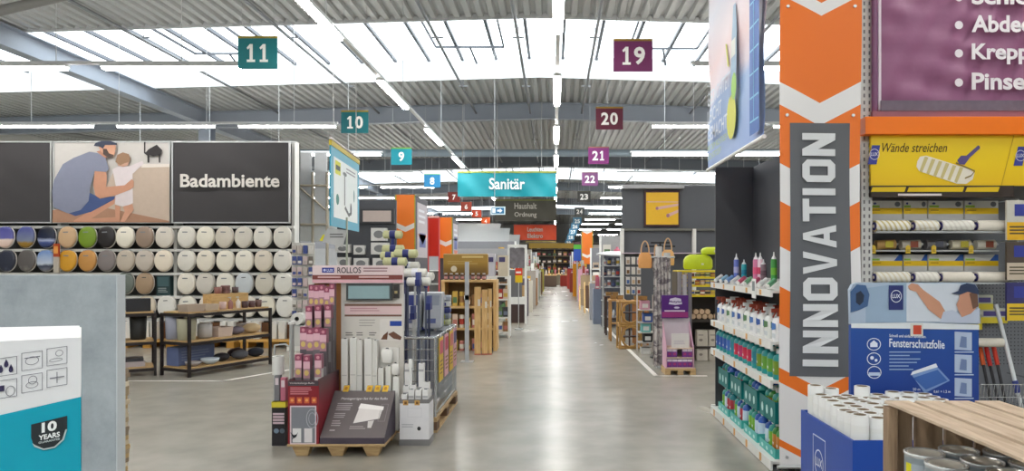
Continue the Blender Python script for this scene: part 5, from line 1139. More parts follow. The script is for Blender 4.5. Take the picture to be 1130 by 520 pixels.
def logo(mb, c, u, v, r, m, n=None):
    """three curled letters in a ring on a blue field"""
    n = n or UX.cross(UZ)
    mb.oring(Vector(c), u, v, 0, 0, r, r*1.12, r*.12, m); mb.text('LUX', Vector(c)-u*r*.72-v*r*.33, u, v, r*.72, m, w=r*1.44, bold=.02)
    return mb
for px, py in ((963, 170.5), (1124, 172)):
    mb = MB(); hpoly(mb, [(px-1, py-10), (px+8, py-10), (px+4, py+11), (px-6, py+11)], (58, 66, 150), 1); logo(mb, hz(px+1.5, py, 2), UX, UZ, .038, (222, 222, 236)); obj('blue_logo', mb, t)
# rollers and boxes on the shelves
def rbox(w, h, d_, v):
    mb = MB().box(0, w, 0, d_, 0, h, mat((214, 212, 208), .5)); o = (0, -.002, 0); o2 = (0, -.003, 0)
    mb.rect(o, UX, UZ, 0, w, h*.3, h*.62, (232, 190, 20)).rect(o, UX, UZ, 0, w, 0, h*.3, (198, 194, 190)).rect(o, UX, UZ, w*.02, w*.3, h*.64, h*.76, (150, 190, 70))
    if v: mb.poly([(w*.74, h*.62), (w, h*.62), (w, h), (w*.9, h)], o, UX, UZ, (44, 90, 170))
    else: mb.ell(o2, UX, UZ, w*.85, h*.82, w*.09, h*.14, (110, 112, 120), 10).ell(o2, UX, UZ, w*.15, h*.86, w*.05, h*.06, (70, 80, 150), 8)
    return mb.lines(o2, UX, UZ, w*.06, w*.35, h*.42, h*.52, 1, (160, 120, 20))
for r, (bt, tp) in enumerate(((241.5, 223.5), (299.5, 281))):
    for i, (a, b_) in enumerate(((960, 995.5), (997, 1023), (1024.5, 1063), (1064.5, 1101.5))):
        Yb = RW+.14; single('roller_carton', rbox(X(b_, Yb)-X(a, Yb), Z(tp, Yb)-Z(bt, Yb)+(.02 if r == 0 else -.004), .2, r), 'white and yellow roller carton on the %s shelf, %s from the left' % (['upper', 'lower'][r], ORD[i]), 'carton', 'roller cartons', (X(a, Yb), Yb, Z((241.5, 299.5)[r], RW)))
PLUSH = [ramp_mat('plush_%d' % i, [(0.0, c1), (.5, c1), (.55, c2), (1, c2)], 'X', 0, 1, 0) for i, (c1, c2) in enumerate((((232, 226, 212), (212, 196, 150)), ((236, 232, 224), (222, 214, 196)), ((234, 230, 220), (218, 204, 190))))]
def plush(i, stripe):
    nm = 'stripe_plush_%d' % i
    if nm in MATS: return MATS[nm]
    m, nt_, b_ = newmat(nm); tc_ = nt_.nodes.new('ShaderNodeTexCoord'); wv_ = nt_.nodes.new('ShaderNodeTexWave'); wv_.inputs['Scale'].default_value = 9; wv_.inputs['Distortion'].default_value = 1.0
    mp_ = nt_.nodes.new('ShaderNodeMapping'); mp_.inputs['Rotation'].default_value = (0, .5, 0); nt_.links.new(tc_.outputs['Object'], mp_.inputs[0]); nt_.links.new(mp_.outputs[0], wv_.inputs['Vector'])
    cr_ = nt_.nodes.new('ShaderNodeValToRGB'); cr_.color_ramp.elements[0].color = [lin(v) for v in stripe]+[1]; cr_.color_ramp.elements[0].position = .25; cr_.color_ramp.elements[1].position = .45; cr_.color_ramp.elements[1].color = [lin(v) for v in (234, 230, 220)]+[1]
    nt_.links.new(wv_.outputs['Color'], cr_.inputs[0]); nt_.links.new(cr_.outputs[0], b_.inputs['Base Color']); b_.inputs['Roughness'].default_value = .9
    MATS[nm] = m; return m
PL = [plush(0, (206, 188, 134)), plush(1, (222, 212, 184)), plush(2, (222, 216, 206)), mat((228, 220, 206), .9, var=.06, scale=60)]
def proller(w, r, m, label, loc, tilt=0):
    t = thing('paint_roller', label, 'paint roller', loc, 0, 'paint roller sleeves'); t.rotation_euler.y = tilt
    obj('sleeve', MB().cyl((-w/2, 0, r), (w/2, 0, r), r, m, n=18).cyl((w/2, 0, r), (w/2+.012, 0, r), r, m, r2=r*.8, n=18), t)
    obj('end_cap', MB().cyl((-w/2-.006, 0, r), (-w/2, 0, r), r*.72, mat((52, 48, 110)), n=14).cyl((-w/2-.012, 0, r), (-w/2-.006, 0, r), r*.3, mat((210, 200, 190)), n=10), t)
RY2 = RW-.02
obj('roller_rail', MB().box(xw0, X(1112, RW), -.06, -.05, Z(257, RW), Z(255.5, RW), STEEL).box(xw0, X(1112, RW), -.06, .04, Z(257.5, RW), Z(257, RW), STEEL), wl)
obj('roller_rail', MB().box(xw0, X(1112, RW), -.06, -.05, Z(313, RW), Z(311.5, RW), STEEL).box(xw0, X(1112, RW), -.06, .04, Z(313.5, RW), Z(313, RW), STEEL), wl)
for r, (py, rad) in enumerate(((256.5, .045), (312.6, .043))):
    for i, (a, b_) in enumerate(((964, 1003), (1007, 1034.5), (1037, 1073), (1076, 1111))):
        proller(X(b_, RY2)-X(a, RY2)-.02, rad, PL[(i+r) % 4 if i < 3 else 3], 'white plush roller sleeve in the %s row, %s from the left' % (['upper', 'lower'][r], ORD[i]), ((X(a, RY2)+X(b_, RY2))/2, RY2+.005, Z(py, RW)+.001))
for i, px in enumerate([964+k_*27.5 for k_ in range(5)]):
    Yb = RW+.12; c = [(190, 150, 90), (206, 196, 180), (120, 116, 116), (226, 214, 186), (230, 222, 206), (222, 200, 150), (226, 214, 200)][i]; w = .15
    t = thing('wrapped_roller', 'bagged paint roller lying on the middle shelf, %s from the left' % ORD[i], 'paint roller', (X(px, Yb)+.09, Yb, Z(276, RW)), 0, 'bagged rollers on the middle shelf')
    obj('sleeve', MB().cyl((-w/2, 0, .04), (w/2, 0, .045), .038, mat(c, .7, var=.1, scale=40), n=14), t); obj('header_card', MB().box(-w*.1, w*.3, -.045, -.042, .02, .07, [(196, 180, 60), (150, 80, 60), (90, 90, 100)][i % 3]), t); obj('core', MB().cyl((w/2, 0, .045), (w/2+.03, 0, .045), .01, STEEL, n=8), t)
for i, px in enumerate((966, 1004.5, 1033, 1074.5)):
    single('price_tag', MB().box(-.018, .018, -.002, .002, 0, .055, (226, 190, 60)).lines((0, -.003, 0), UX, UZ, -.012, .012, .01, .03, 2, (140, 110, 40)).poly([(-.018, .055), (.018, .055), (0, .068)], (0, -.002, 0), UX, UZ, (226, 190, 60)), 'yellow price tag on the middle shelf edge, %s from the left' % ORD[i], 'price tag', 'yellow price tags', (X(px, RW), RW+.035, Z(277, RW)-.02))
# hanging packs, extension poles, basket at the far right
for i, (px, py, w, h, c, c2, lb) in enumerate(((1125, 243, 28, 44, (206, 202, 190), (232, 180, 40), 'white and yellow roller pack hanging at the right edge'), (1124, 288, 26, 42, (84, 72, 62), (206, 190, 170), 'dark brown pack hanging below the white and yellow one'), (1124, 333, 26, 42, (60, 58, 110), (226, 190, 50), 'violet and yellow pack, lowest at the right edge'))):
    Yh = RW-.11
    t = thing('hanging_pack', lb, 'package', (X(px, Yh), Yh, Z(py+h/2, Yh)))
    W_, H_ = w*Yh/F, h*Yh/F
    obj('card', MB().box(-W_/2, W_/2, 0, .02, 0, H_, c), t); obj('print', MB().rect((0, -.002, 0), UX, UZ, -W_/2, W_/2, 0, H_*.45, c2).lines((0, -.003, 0), UX, UZ, -W_*.4, W_*.4, H_*.1, H_*.35, 3, (90, 80, 60)).rect((0, -.002, 0), UX, UZ, -W_*.2, W_*.25, H_*.6, H_*.9, (58, 66, 150)), t); obj('hook', MB().tube([(0, 0.01, H_), (0, .01, H_+.006), (0, .48, H_+.006)], .005, STEEL), t)
for i, (pa, pb, c, lb) in enumerate((((1099, 336), (1126, 445), (226, 228, 230), 'white telescopic pole leaning outermost'), ((1087, 378), (1099, 432), (196, 44, 40), 'pole with a red grip, left'), ((1095, 376), (1107, 432), (206, 60, 40), 'pole with a red grip, middle'), ((1080, 376), (1091, 432), (210, 90, 40), 'pole with an orange red grip'))):
    a, b_ = P(*pa, RW+.24), P(pb[0], pb[1], RW+.05); d_ = b_-a; e = a+d_*((a.z-.13)/(a.z-b_.z))
    t = thing('extension_pole', lb+' against the roller wall', 'pole', tuple(e))
    obj('tube', MB().cyl(a-e, (0, 0, 0), .012 if i else .016, mat((40, 40, 44), .4) if i else mat(c, .3), n=8), t)
    if i: obj('grip', MB().cyl((a-e)*.98, (a-e)*.98+d_*.45, .017, mat(c, .5), n=10), t)
    else: obj('clip', MB().cyl((a-e)+d_*.78, (a-e)+d_*.9, .022, mat((60, 70, 140)), n=10), t)
t = thing('floor_wiper', 'white plush floor wiper lying across the poles', 'wiper', (X(1095, RW), RW+.1, Z(384, RW)))
obj('plush', MB().cyl((-.14, 0, .03), (.14, 0, .03), .035, PL[3], n=14), t); obj('arm', MB().tube([(0, .03, .03), (0, .3, .06)], .01, STEEL), t)
t = thing('wire_basket', 'chrome wire basket below the hanging packs', 'basket', (X(1078, RW-.1), RW-.12, Z(452, RW-.1)))
mb = MB(); bw, bd, bh = .55, .3, .2
for i in range(23): mb.cyl((bw*i/22, 0, 0), (bw*i/22, -.04, bh), .003, CHROME, n=4)
for k in range(3): mb.cyl((0, -.04*k/2, bh*k/2), (bw, -.04*k/2, bh*k/2), .004, CHROME, n=5)
for i in range(12): mb.cyl((bw*i/11, 0, 0), (bw*i/11, bd, 0), .003, CHROME, n=4)
obj('wire_front', mb, t); obj('side_rail', MB().tube([(0, -.04, bh), (0, bd, bh), (0, .53, bh)], .005, CHROME).tube([(bw, -.04, bh), (bw, .53, bh)], .005, CHROME), t)
for i, (a, py) in enumerate(((1062, 352), (1082, 345), (1066, 330))):
    single('roller_carton', MB().box(0, .22, 0, .06, 0, .12, mat((206, 206, 190))).rect((0, -.002, 0), UX, UZ, 0, .22, .0, .05, (226, 206, 60)).rect((0, -.003, 0), UX, UZ, .02, .2, .06, .1, (90, 80, 140)), ['yellow and violet carton hanging behind the blue board, left', 'yellow and violet carton hanging behind the blue board, right', 'yellow and violet carton hanging behind the blue board, top'][i], 'carton', None, (X(a, RW+.36)-(.06 if i == 0 else 0), RW+.355, Z(py+12, RW+.36)))
# ------------------------------------------------------------------ blue protective film stand
SY = 3.92
t = thing('display_stand', 'blue display board reading Fensterschutzfolie with a photo header', 'display stand', (0, SY, 0))
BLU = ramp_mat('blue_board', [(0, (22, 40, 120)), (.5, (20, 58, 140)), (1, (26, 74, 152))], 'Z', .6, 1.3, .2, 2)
xs0, xs1 = X(939, SY), X(1080, SY)
def sp_(px, py, l=0): return Vector((X(px, SY), -.002*(l+1), Z(py, SY)))
def spoly(mb, pts, m, l=0): return mb.add([sp_(p[0], p[1], l) for p in pts], [tuple(range(len(pts)))], m)
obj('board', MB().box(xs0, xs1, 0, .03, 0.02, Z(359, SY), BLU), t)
rc = [(939, 358), (1080, 358), (1080, 320), (1076, 313.5), (1069, 312), (947, 312), (941, 314), (938, 320)]
hb = MB().extr([(X(p[0], SY), Z(p[1], SY)) for p in rc], (0, 0, 0), UX, UZ, .03, mat((170, 186, 206), .45)); obj('header', hb, t)
mb = MB(); spoly(mb, [(939, 362), (1080, 364), (1080, 358.5), (1010, 356), (939, 357)], (222, 226, 230), 1); spoly(mb, [(1004, 371), (1018, 371), (1018, 357), (1004, 357)], (214, 214, 206), 2); spoly(mb, [(1007, 369), (1016, 369), (1016, 359), (1007, 359)], (198, 74, 50), 3); obj('white_band', mb, t)
for nm, pts, c, l in (('print_foil', [(955, 356), (1000, 356), (1000, 312), (955, 318)], (150, 172, 196), 1), ('print_window', [(1000, 355), (1040, 355), (1060, 340), (1060, 313), (1000, 313)], (206, 212, 222), 1),
    ('print_roll', [(938, 345), (938, 322), (945, 314), (955, 315), (959, 325), (957, 338), (948, 342)], (66, 96, 140), 2), ('print_roll_core', [(944, 334), (944, 324), (949, 321), (953, 326), (952, 333), (948, 337)], (40, 50, 70), 3),
    ('print_forearm', [(1001, 316), (1005, 312.5), (1012, 314), (1018, 320), (1036, 333), (1046, 350), (1040, 354), (1024, 342), (1010, 322), (1003, 320)], (200, 146, 118), 3), ('print_shirt', [(1036, 356), (1040, 344), (1050, 342), (1060, 348), (1080, 340), (1080, 357)], (186, 194, 212), 4),
    ('print_face', [(1058, 322), (1074, 320), (1076, 340), (1070, 346), (1060, 350), (1056, 342), (1054, 336), (1057, 330)], (196, 142, 116), 5), ('print_ear_hair', [(1068, 324), (1077, 321), (1078, 338), (1072, 341), (1070, 332)], (112, 80, 64), 6), ('print_cap', [(1048, 324), (1056, 321), (1058, 315), (1065, 312.6), (1074, 314), (1078, 320), (1078, 325), (1066, 322), (1058, 325)], (48, 60, 90), 7)):
    obj(nm, spoly(MB(), pts, mat(c, .5), l), t)
mb = MB(); spoly(mb, [(980, 342), (996, 342), (996, 315), (980, 315)], (40, 50, 110), 3); logo(mb, sp_(988, 327, 4), UX, UZ, .03, (226, 230, 240)); obj('logo', mb, t)
wt = mat((226, 232, 244), .5)
mb = MB().text('Fensterschutzfolie', sp_(981, 383, 1), Vector((1, 0, -.035)), UZ, Z(373.5, SY)-Z(383, SY), wt, w=X(1042, SY)-X(981, SY), bold=.016); obj('lettering', mb, t)
mb = MB().text('Schnell und einfach abdecken.', sp_(981, 372, 1), Vector((1, 0, -.03)), UZ, .016, wt, w=.2, bold=.01).lines((0, -.004, 0), UX, UZ, X(981, SY), X(1016, SY), Z(411, SY), Z(388, SY), 6, (150, 176, 214), .3, .4); obj('small_lettering', mb, t)
for i, (px, py) in enumerate(((964, 380), (964, 396), (964.5, 411))):
    mb = MB().oring(sp_(px, py, 1), UX, UZ, 0, 0, .038, .034, .004, wt)
    if i == 0: mb.poly([(-.02, -.015), (.02, -.015), (.02, .005), (0, .022), (-.02, .005)], sp_(px, py, 1), UX, UZ, wt)
    elif i == 1: mb.ell(sp_(px, py, 1), UX, UZ, -.01, .005, .01, .01, wt).ell(sp_(px, py, 1), UX, UZ, .012, -.008, .008, .008, wt)
    else: mb.rect(sp_(px, py, 1), UX, UZ, -.03, .03, -.018, .0, (190, 206, 230))
    obj('round_icon', mb, t)
mb = MB(); spoly(mb, [(1005, 413), (1033, 404), (1048, 420), (1020, 434)], (120, 150, 200), 1); spoly(mb, [(1007, 417), (1034, 408), (1045, 420), (1021, 430)], (60, 100, 170), 2); spoly(mb, [(1004, 414), (1006, 410), (1032, 401), (1034, 405)], (226, 230, 238), 3); obj('sheet_print', mb, t)
mb = MB().text('50 m', sp_(1007, 431, 1), UX, UZ, .014, wt).text('0,61 × 1,2 m', sp_(1030, 434, 1), UX, UZ, .016, wt, w=.09, bold=.01); obj('size_lettering', mb, t)
for i, py in enumerate((366, 391, 417)):
    mb = MB(); spoly(mb, [(1053, py+20), (1072, py+21), (1072, py+1), (1053, py)], (176, 190, 214), 1); spoly(mb, [(1058, py+17), (1066, py+18), (1066, py+6), (1060, py+5)], (112, 130, 170), 2); mb.lines((0, -.004, 0), UX, UZ, X(1053, SY), X(1074, SY), Z(py+24, SY), Z(py+22, SY), 1, (190, 206, 230), .6, 0); obj('picture_print', mb, t)
# bin with film rolls
bx0, bx1, by0, by1, bh = 1.315, 2.0, 3.2, 3.87, .81
BB = mat((24, 70, 160), .4, var=.05, scale=2)
t = thing('dump_bin', 'blue cardboard bin full of white film rolls', 'bin', (0, 0, 0))
for nm, a in (('front_panel', (bx0, bx1, by0, by0+.01)), ('back_wall', (bx0, bx1, by1-.01, by1)), ('side_panel', (bx0, bx0+.01, by0+.01, by1-.01)), ('side_panel', (bx1-.01, bx1, by0+.01, by1-.01))): obj(nm, MB().box(*a, 0, bh, BB), t)
obj('bottom', MB().box(bx0+.01, bx1-.01, by0+.01, by1-.01, .02, .03, BB), t)
mb = MB().frame((bx0-.002, 3.6, .60), -UY, UZ, -.085, .085, -.14, .13, .006, wt); logo(mb, (bx0-.003, 3.6, .60), -UY, UZ, .06, wt); mb.text('TOOLS', (bx0-.003, 3.6, .49), -UY, UZ, .022, wt, align='C', w=.11); obj('logo', mb, t)
FW = mat((234, 234, 230), .3, var=.02); CORE = mat((134, 116, 92), .7)
k = 0
for i in range(8):
    for j in range(8):
        x = bx0+.056+i*.0815; y = by0+.056+j*.079
        if (i, j) in ((4, 0), (6, 1)): continue
        k += 1; L = .875+random.uniform(-.012, .012)+(.035 if (i, j) in ((0, 7), (3, 7), (1, 7)) else 0)
        t = thing('film_roll', 'white film roll in the blue bin, %s from left, %s from front' % (ORD[i], ORD[j]), 'roll', (x, y, .032), 0, 'film rolls in the blue bin')
        obj('roll', MB().ring((0, 0, 0), (0, 0, L), .0385, .028, FW, 16, CORE), t); obj('core', MB().ring((0, 0, .01), (0, 0, L-.002), .0278, .0235, CORE, 12), t); obj('end_band', MB().cyl((0, 0, L-.045), (0, 0, L-.004), .039, mat((240, 240, 238), .4), n=16, caps=False), t)
# ------------------------------------------------------------------ wooden crates with paint cans
cx0, cx1, cy0, cy1, czt, czb = 1.06, 1.45, 1.5, 2.35, 1.15, .84
def crate(z0_, label):
    t = thing('wooden_crate', label, 'crate', (cx0, cy0, z0_)); w, L, h = cx1-cx0, cy1-cy0, czt-czb; sw = w/4
    for i in range(4):
        obj('top_slat', MB().box(i*sw+.009, (i+1)*sw-.009, 0, L, h-.009, h, OLDWOOD), t, .0015)
        obj('bottom_slat', MB().box(i*sw+.003, (i+1)*sw-.003, 0, L, 0, .012, OLDWOOD), t, .002)
        obj('end_board', MB().box(i*sw+.004, (i+1)*sw-.004, L-.016, L, .013, h-.015, OLDWOODV), t, .002)
    for k in range(3): obj('back_slat', MB().box(w-.012, w, 0, L-.017, .02+k*.1, .10+k*.1, OLDWOOD), t, .002)
    obj('corner_post', MB().box(.0, .03, L-.05, L-.017, .013, h-.015, OLDWOODV), t, .002); obj('corner_post', MB().box(w-.045, w-.013, L-.05, L-.017, .013, h-.015, OLDWOODV), t, .002)
    return t
crate(czb, 'weathered wooden crate with paint cans in the lower right corner, topmost')
crate(czb-.312, 'weathered wooden crate under the topmost one'); crate(czb-.624, 'lowest weathered wooden crate of the stack')
single('crate_base', MB().box(cx0+.02, cx1-.02, cy0+.02, cy1-.02, 0, czb-.626, DARK), 'dark base block under the stack of crates', 'base')
def can():
    t = thing('paint_can', 'paint can', 'paint can'); r, h = .056, .165; TIN = mat((206, 208, 208), .25, .4)
    obj('body', MB().cyl((0, 0, .004), (0, 0, h-.008), r, mat((150, 160, 166), .35, .4), n=24, caps=False).cyl((0, 0, 0), (0, 0, .006), r*1.02, TIN, n=24), t)
    obj('rim', MB().lathe([(r, h-.012), (r*1.035, h-.006), (r*1.035, h), (r*.94, h), (r*.92, h-.006), (r*.2, h-.006)], TIN, n=24), t)
    obj('lid', MB().lathe([(r*.86, h-.006), (r*.86, h-.002), (r*.78, h-.002), (r*.74, h-.005), (r*.05, h-.005)], mat((214, 210, 200), .3, .3), n=24), t)
    lb = MB(); n = 10
    for q in range(n): 
        a0, a1 = math.radians(200+q*11), math.radians(200+(q+1)*11); rr = r+.001
        lb.add([(rr*math.cos(a0), rr*math.sin(a0), .03), (rr*math.cos(a1), rr*math.sin(a1), .03), (rr*math.cos(a1), rr*math.sin(a1), h-.03), (rr*math.cos(a0), rr*math.sin(a0), h-.03)], [(0, 1, 2, 3)], mat((168, 178, 186), .4) if q not in (0, 1) else mat((222, 214, 40), .4))
    obj('label', lb, t)
    return t
CAN = Proto(can)
for j in range(5):
    for i in range(3):
        CAN.put((cx0+.072+i*.122, cy1-.13-j*.125+(.03 if i == 1 else 0), czb+.013), random.uniform(-.4, .4) if i else -.3, 'paint can in the top crate, %s row from the aisle, %s from far' % (ORD[i], ORD[j]), 'paint cans in the crate')

# ================================================================== MIDDLE DISTANCE, LEFT OF THE AISLE
def frm(mb, pts, r, m, n=6): return mb.tube(pts, r, m, n)
# peg rack with small packs beside the seat wall
Yq = 13.3
pk = thing('peg_rack', 'white peg rack with small hanging packs beside the seat wall', 'rack', (X(323, Yq), Yq, 0))
pw_ = X(347, Yq)-X(323, Yq)
obj('back_panel', MB().box(0, pw_, .0, .02, .1, Z(268, Yq), mat((206, 204, 198))), pk); obj('foot', MB().box(0, pw_, -.3, .02, 0, .08, SHELFW), pk)
rr = random.Random(11)
cl = [((206, 186, 186), 'pinkish'), ((214, 210, 204), 'white'), ((120, 112, 104), 'brown grey'), ((186, 176, 170), 'beige'), ((66, 80, 140), 'blue')]
for r in range(7):
    for c_ in range(4):
        q = rr.choice(cl); z_ = Z(268, Yq)-.2-r*.2
        t = thing('hanging_pack', '%s pack on the peg rack, %s row from the top, %s from the left' % (q[1], ORD[r], ORD[c_]), 'package', (.05+X(323, Yq)+c_*.1, Yq-.063, z_), 0, 'packs on the peg rack')
        obj('card', MB().box(-.04, .04, 0, .02, 0, .15, q[0]), t); obj('print', MB().rect((0, -.002, 0), UX, UZ, -.03, .03, .02, .07, rr.choice(cl)[0]), t); obj('hook', MB().cyl((0, .01, .155), (0, .062, .155), .004, STEEL, n=4), t)
single('paper_roll', MB().ring((0, -.1, .11), (0, .1, .11), .11, .04, mat((224, 224, 220)), 20, (110, 110, 112)), 'white ring shaped roll on the foot of the peg rack', 'roll', None, (X(333.5, Yq), Yq-.18, .463))
single('roll_stand', MB().box(-.12, .12, -.1, .1, 0, .38, mat((206, 206, 202))).box(-.13, .13, -.11, .11, .37, .38, STEEL), 'white stand under the ring shaped roll', 'stand', None, (X(333.5, Yq), Yq-.18, .081))
# tube frames with white panels
Yq = 14.9
t = thing('panel_stand', 'beige tube frame with white panels behind the peg rack', 'frame', (0, Yq, 0)); BE = mat((176, 168, 152), .4)
for px in (329, 345, 361): obj('post', MB().cyl((X(px, Yq), 0, 0), (X(px, Yq), 0, Z(190 if px > 330 else 160, Yq)), .03, BE, n=8), t)
for py in (205, 248): obj('crossbar', MB().cyl((X(329, Yq), -.02, Z(py, Yq)), (X(361, Yq), -.02, Z(py, Yq)), .025, BE, n=8), t)
obj('brace', MB().cyl((X(330, Yq), -.03, Z(206, Yq)), (X(360, Yq), -.03, Z(232, Yq)), .02, BE, n=6), t)
for a, b_ in ((327, 343), (346, 360)): obj('panel', MB().box(X(a, Yq), X(b_, Yq), .05, .07, Z(250, Yq), Z(168, Yq), mat((206, 210, 214), .4)), t)
# turquoise hanging poster parallel to the aisle
t = thing('hanging_poster', 'turquoise framed poster of a shower set hanging left of the aisle', 'poster', (-3.1, 10.05, 2.10), math.radians(4.5))
TQF = mat((60, 160, 190), .45); PL_, PH = 2.05, 1.12
obj('frame', MB().box(-.02, .0, 0, PL_, 0, PH, TQF), t); o = (.002, 0, 0); o2 = (.004, 0, 0)
obj('sheet', MB().rect(o, UY, UZ, .16, PL_-.16, .13, PH-.13, mat((222, 230, 230), .4)), t)
obj('top_strip', MB().box(-.03, .01, 0, PL_, PH, PH+.07, mat((196, 176, 60))), t); obj('top_rail', MB().cyl((-.01, 0, PH+.1), (-.01, PL_, PH+.1), .02, mat((206, 198, 200)), n=6), t)
obj('yellow_tag', MB().rect(o2, UY, UZ, .25, .6, .76, .95, (214, 214, 40)).rect((.006, 0, 0), UY, UZ, .28, .57, .82, .89, (40, 60, 50)), t)
mb = MB().rect(o2, UY, UZ, .85, .93, .35, .8, (120, 128, 132)).ell(o2, UY, UZ, .9, .82, .14, .03, (100, 108, 112)).poly([(.93, .35), (1.2, .25), (1.4, .3), (1.42, .26), (1.2, .19), (.88, .3)], o2, UY, UZ, (90, 98, 102)).ell(o2, UY, UZ, 1.35, .32, .06, .1, (70, 78, 82)); obj('shower_print', mb, t); obj('dispenser_print', MB().ell(o2, UY, UZ, 1.6, .55, .05, .1, (110, 150, 150)), t); obj('leaf_print', MB().ell(o2, UY, UZ, .4, .4, .1, .08, (60, 130, 120)), t)
obj('small_print', MB().lines(o2, UY, UZ, 1.0, 1.75, .83, .93, 2, (150, 150, 160)), t)
for y in (.2, 1.85): obj('wire', MB().cyl((-.01, y, PH+.1), (-.01, y, 2.88), .006, (190, 190, 190), n=4), t)
# grey tilted price board on a pole
t = thing('price_board', 'light grey tilted price board with a yellow corner below the poster', 'sign', (X(367, 10.6), 10.6, 0))
obj('pole', MB().cyl((.2, .03, 0), (.2, .03, Z(240, 10.6)), .015, mat((170, 176, 160)), n=8), t); obj('base', MB().cyl((.2, .03, 0), (.2, .03, .02), .18, STEEL, n=16), t)
q = [(352, 266), (362, 252), (383, 254), (378, 273)]
obj('board', MB().extr([(X(p[0], 10.6)-X(367, 10.6), Z(p[1], 10.6)) for p in (q[0], q[3], q[2], q[1])], (0, 0, 0), UX, UZ, .015, mat((190, 190, 190))), t)
obj('yellow_corner', MB().poly([(X(p[0], 10.6)-X(367, 10.6), Z(p[1], 10.6)) for p in ((352.5, 265.6), (356, 266), (358.5, 259), (356.5, 259))], (0, -.003, 0), UX, UZ, (222, 214, 40)), t)
obj('print', MB().lines((0, -.003, 0), UX, UZ, X(364, 10.6)-X(367, 10.6), X(379, 10.6)-X(367, 10.6), Z(264, 10.6), Z(258, 10.6), 2, (110, 110, 110)), t)
# dark basin wall
Yq = 16.0
t = thing('basin_wall', 'dark grey display partition with framed white basins', 'display wall', (0, Yq, 0))
obj('panel', MB().box(X(372, Yq), X(437, Yq), 0, .08, 0, Z(221, Yq), mat((78, 80, 86), .6)), t)
obj('top_light_box', MB().box(X(399, Yq), X(436, Yq), -.12, 0, Z(247, Yq), Z(231, Yq), mat((60, 60, 64))).rect((0, -.123, 0), UX, UZ, X(402, Yq), X(433, Yq), Z(245, Yq), Z(233, Yq), (190, 176, 170)), t)
for i, (a, b_, c_, d_) in enumerate(((411, 428, 252, 266), (411, 430, 268, 281), (392, 404, 271, 281), (372, 388, 270, 279), (413, 432, 285, 298), (392, 408, 285, 297), (374, 388, 284, 296), (413, 432, 302, 316), (392, 408, 302, 316))):
    bs = obj('basin', MB().box(X(a, Yq), X(b_, Yq), -.14, 0, Z(d_, Yq), Z(c_, Yq), mat((214, 214, 212), .35)), t)
    obj('bowl', MB().ell((0, -.142, 0), UX, UZ, (X(a, Yq)+X(b_, Yq))/2, (Z(c_, Yq)+Z(d_, Yq))/2, (b_-a)*.32*Yq/F, (d_-c_)*.3*Yq/F, (128, 130, 132)), bs)
# chevron pillars
CHEV = {}
def chev_mat(nm, period, org, wh, k=.45):
    if nm in MATS: return MATS[nm]
    global nt
    m, nt, b_ = newmat(nm); tc_ = nt.nodes.new('ShaderNodeTexCoord'); s_ = nt.nodes.new('ShaderNodeSeparateXYZ'); nt.links.new(tc_.outputs['Object'], s_.inputs[0])
    e = mth('MULTIPLY_ADD', mth('ABSOLUTE', s_.outputs['X']), -k, s_.outputs['Z']); fr = mth('FRACT', mth('DIVIDE', mth('SUBTRACT', e, org), period))
    v = mth('LESS_THAN', fr, wh/period); mx_ = nt.nodes.new('ShaderNodeMix'); mx_.data_type = 'RGBA'; nt.links.new(v, mx_.inputs[0])
    mx_.inputs[7].default_value = [lin(q_) for q_ in (236, 230, 224)]+[1]; mx_.inputs[6].default_value = [lin(q_) for q_ in (240, 124, 34)]+[1]; nt.links.new(mx_.outputs[2], b_.inputs['Base Color'])
    MATS[nm] = m; return m
def pillar(Yp, a, b_, py0, side, label, period=.8, org=None, sidec=(176, 168, 172), low=1.7, right=True):
    xa_, xb_ = X(a, Yp), X(b_, Yp); c_ = (xa_+xb_)/2; w = xb_-xa_; h = Z(py0, Yp)
    t = thing('chevron_pillar', label, 'advertising pillar', (c_, Yp, 0))
    obj('front_cloth', MB().box(-w/2, w/2, -.02, 0, low, h, chev_mat('chev_%d' % a, period, org or h-.6, .12)), t)
    obj('core', MB().box(-w/2, w/2, 0, side, 0, h-.02, mat((72, 70, 76), .6)), t)
    sx = w/2+.004 if right else -w/2-.004
    if right:
        obj('side_print', MB().rect((sx, 0, 0), UY, UZ, side*.15, side*.95, low, h-.15, sidec), t)
        mb = MB().rect((sx+.003, 0, 0), UY, UZ, side*.3, side*.8, low+.25, low+.6, (90, 100, 150)).poly([(side*.2, h-.9), (side*.9, h-.9), (side*.55, h-1.15)], (sx+.003, 0, 0), UY, UZ, (196, 110, 80)).lines((sx+.003, 0, 0), UY, UZ, side*.25, side*.85, h-.7, h-.3, 3, (206, 206, 210)); obj('side_lettering', mb, t)
    for s_ in (-1, 1): obj('edge_strip', MB().box(s_*w/2-.012, s_*w/2+.012, -.026, -.02, low, h, mat((176, 170, 60))), t)
    return t
pillar(17.0, 437, 458, 215, 1.7, 'orange chevron pillar beside the dark basin wall', .95, 2.30)
pillar(20.0, 485, 499, 240, 1.2, 'orange chevron pillar above the golden header', .85, 2.02)
Yq = 19.8
t = thing('red_panel', 'glossy red panel between the two left chevron pillars', 'panel', (0, Yq, 0))
obj('sheet', MB().box(X(472.5, Yq), X(484.5, Yq), 0, .05, Z(283, Yq), Z(241, Yq), mat((196, 44, 30), .3)), t)
for px in (472.5, 484.5): obj('side_post', MB().box(X(px, Yq)-.015, X(px, Yq)+.015, -.01, .06, 0, Z(240, Yq), mat((206, 90, 90))), t)
obj('top_arch', MB().cyl((X(472.5, Yq), .02, Z(240, Yq)), (X(484.5, Yq), .02, Z(240, Yq)), .03, mat((206, 150, 140)), n=8), t)
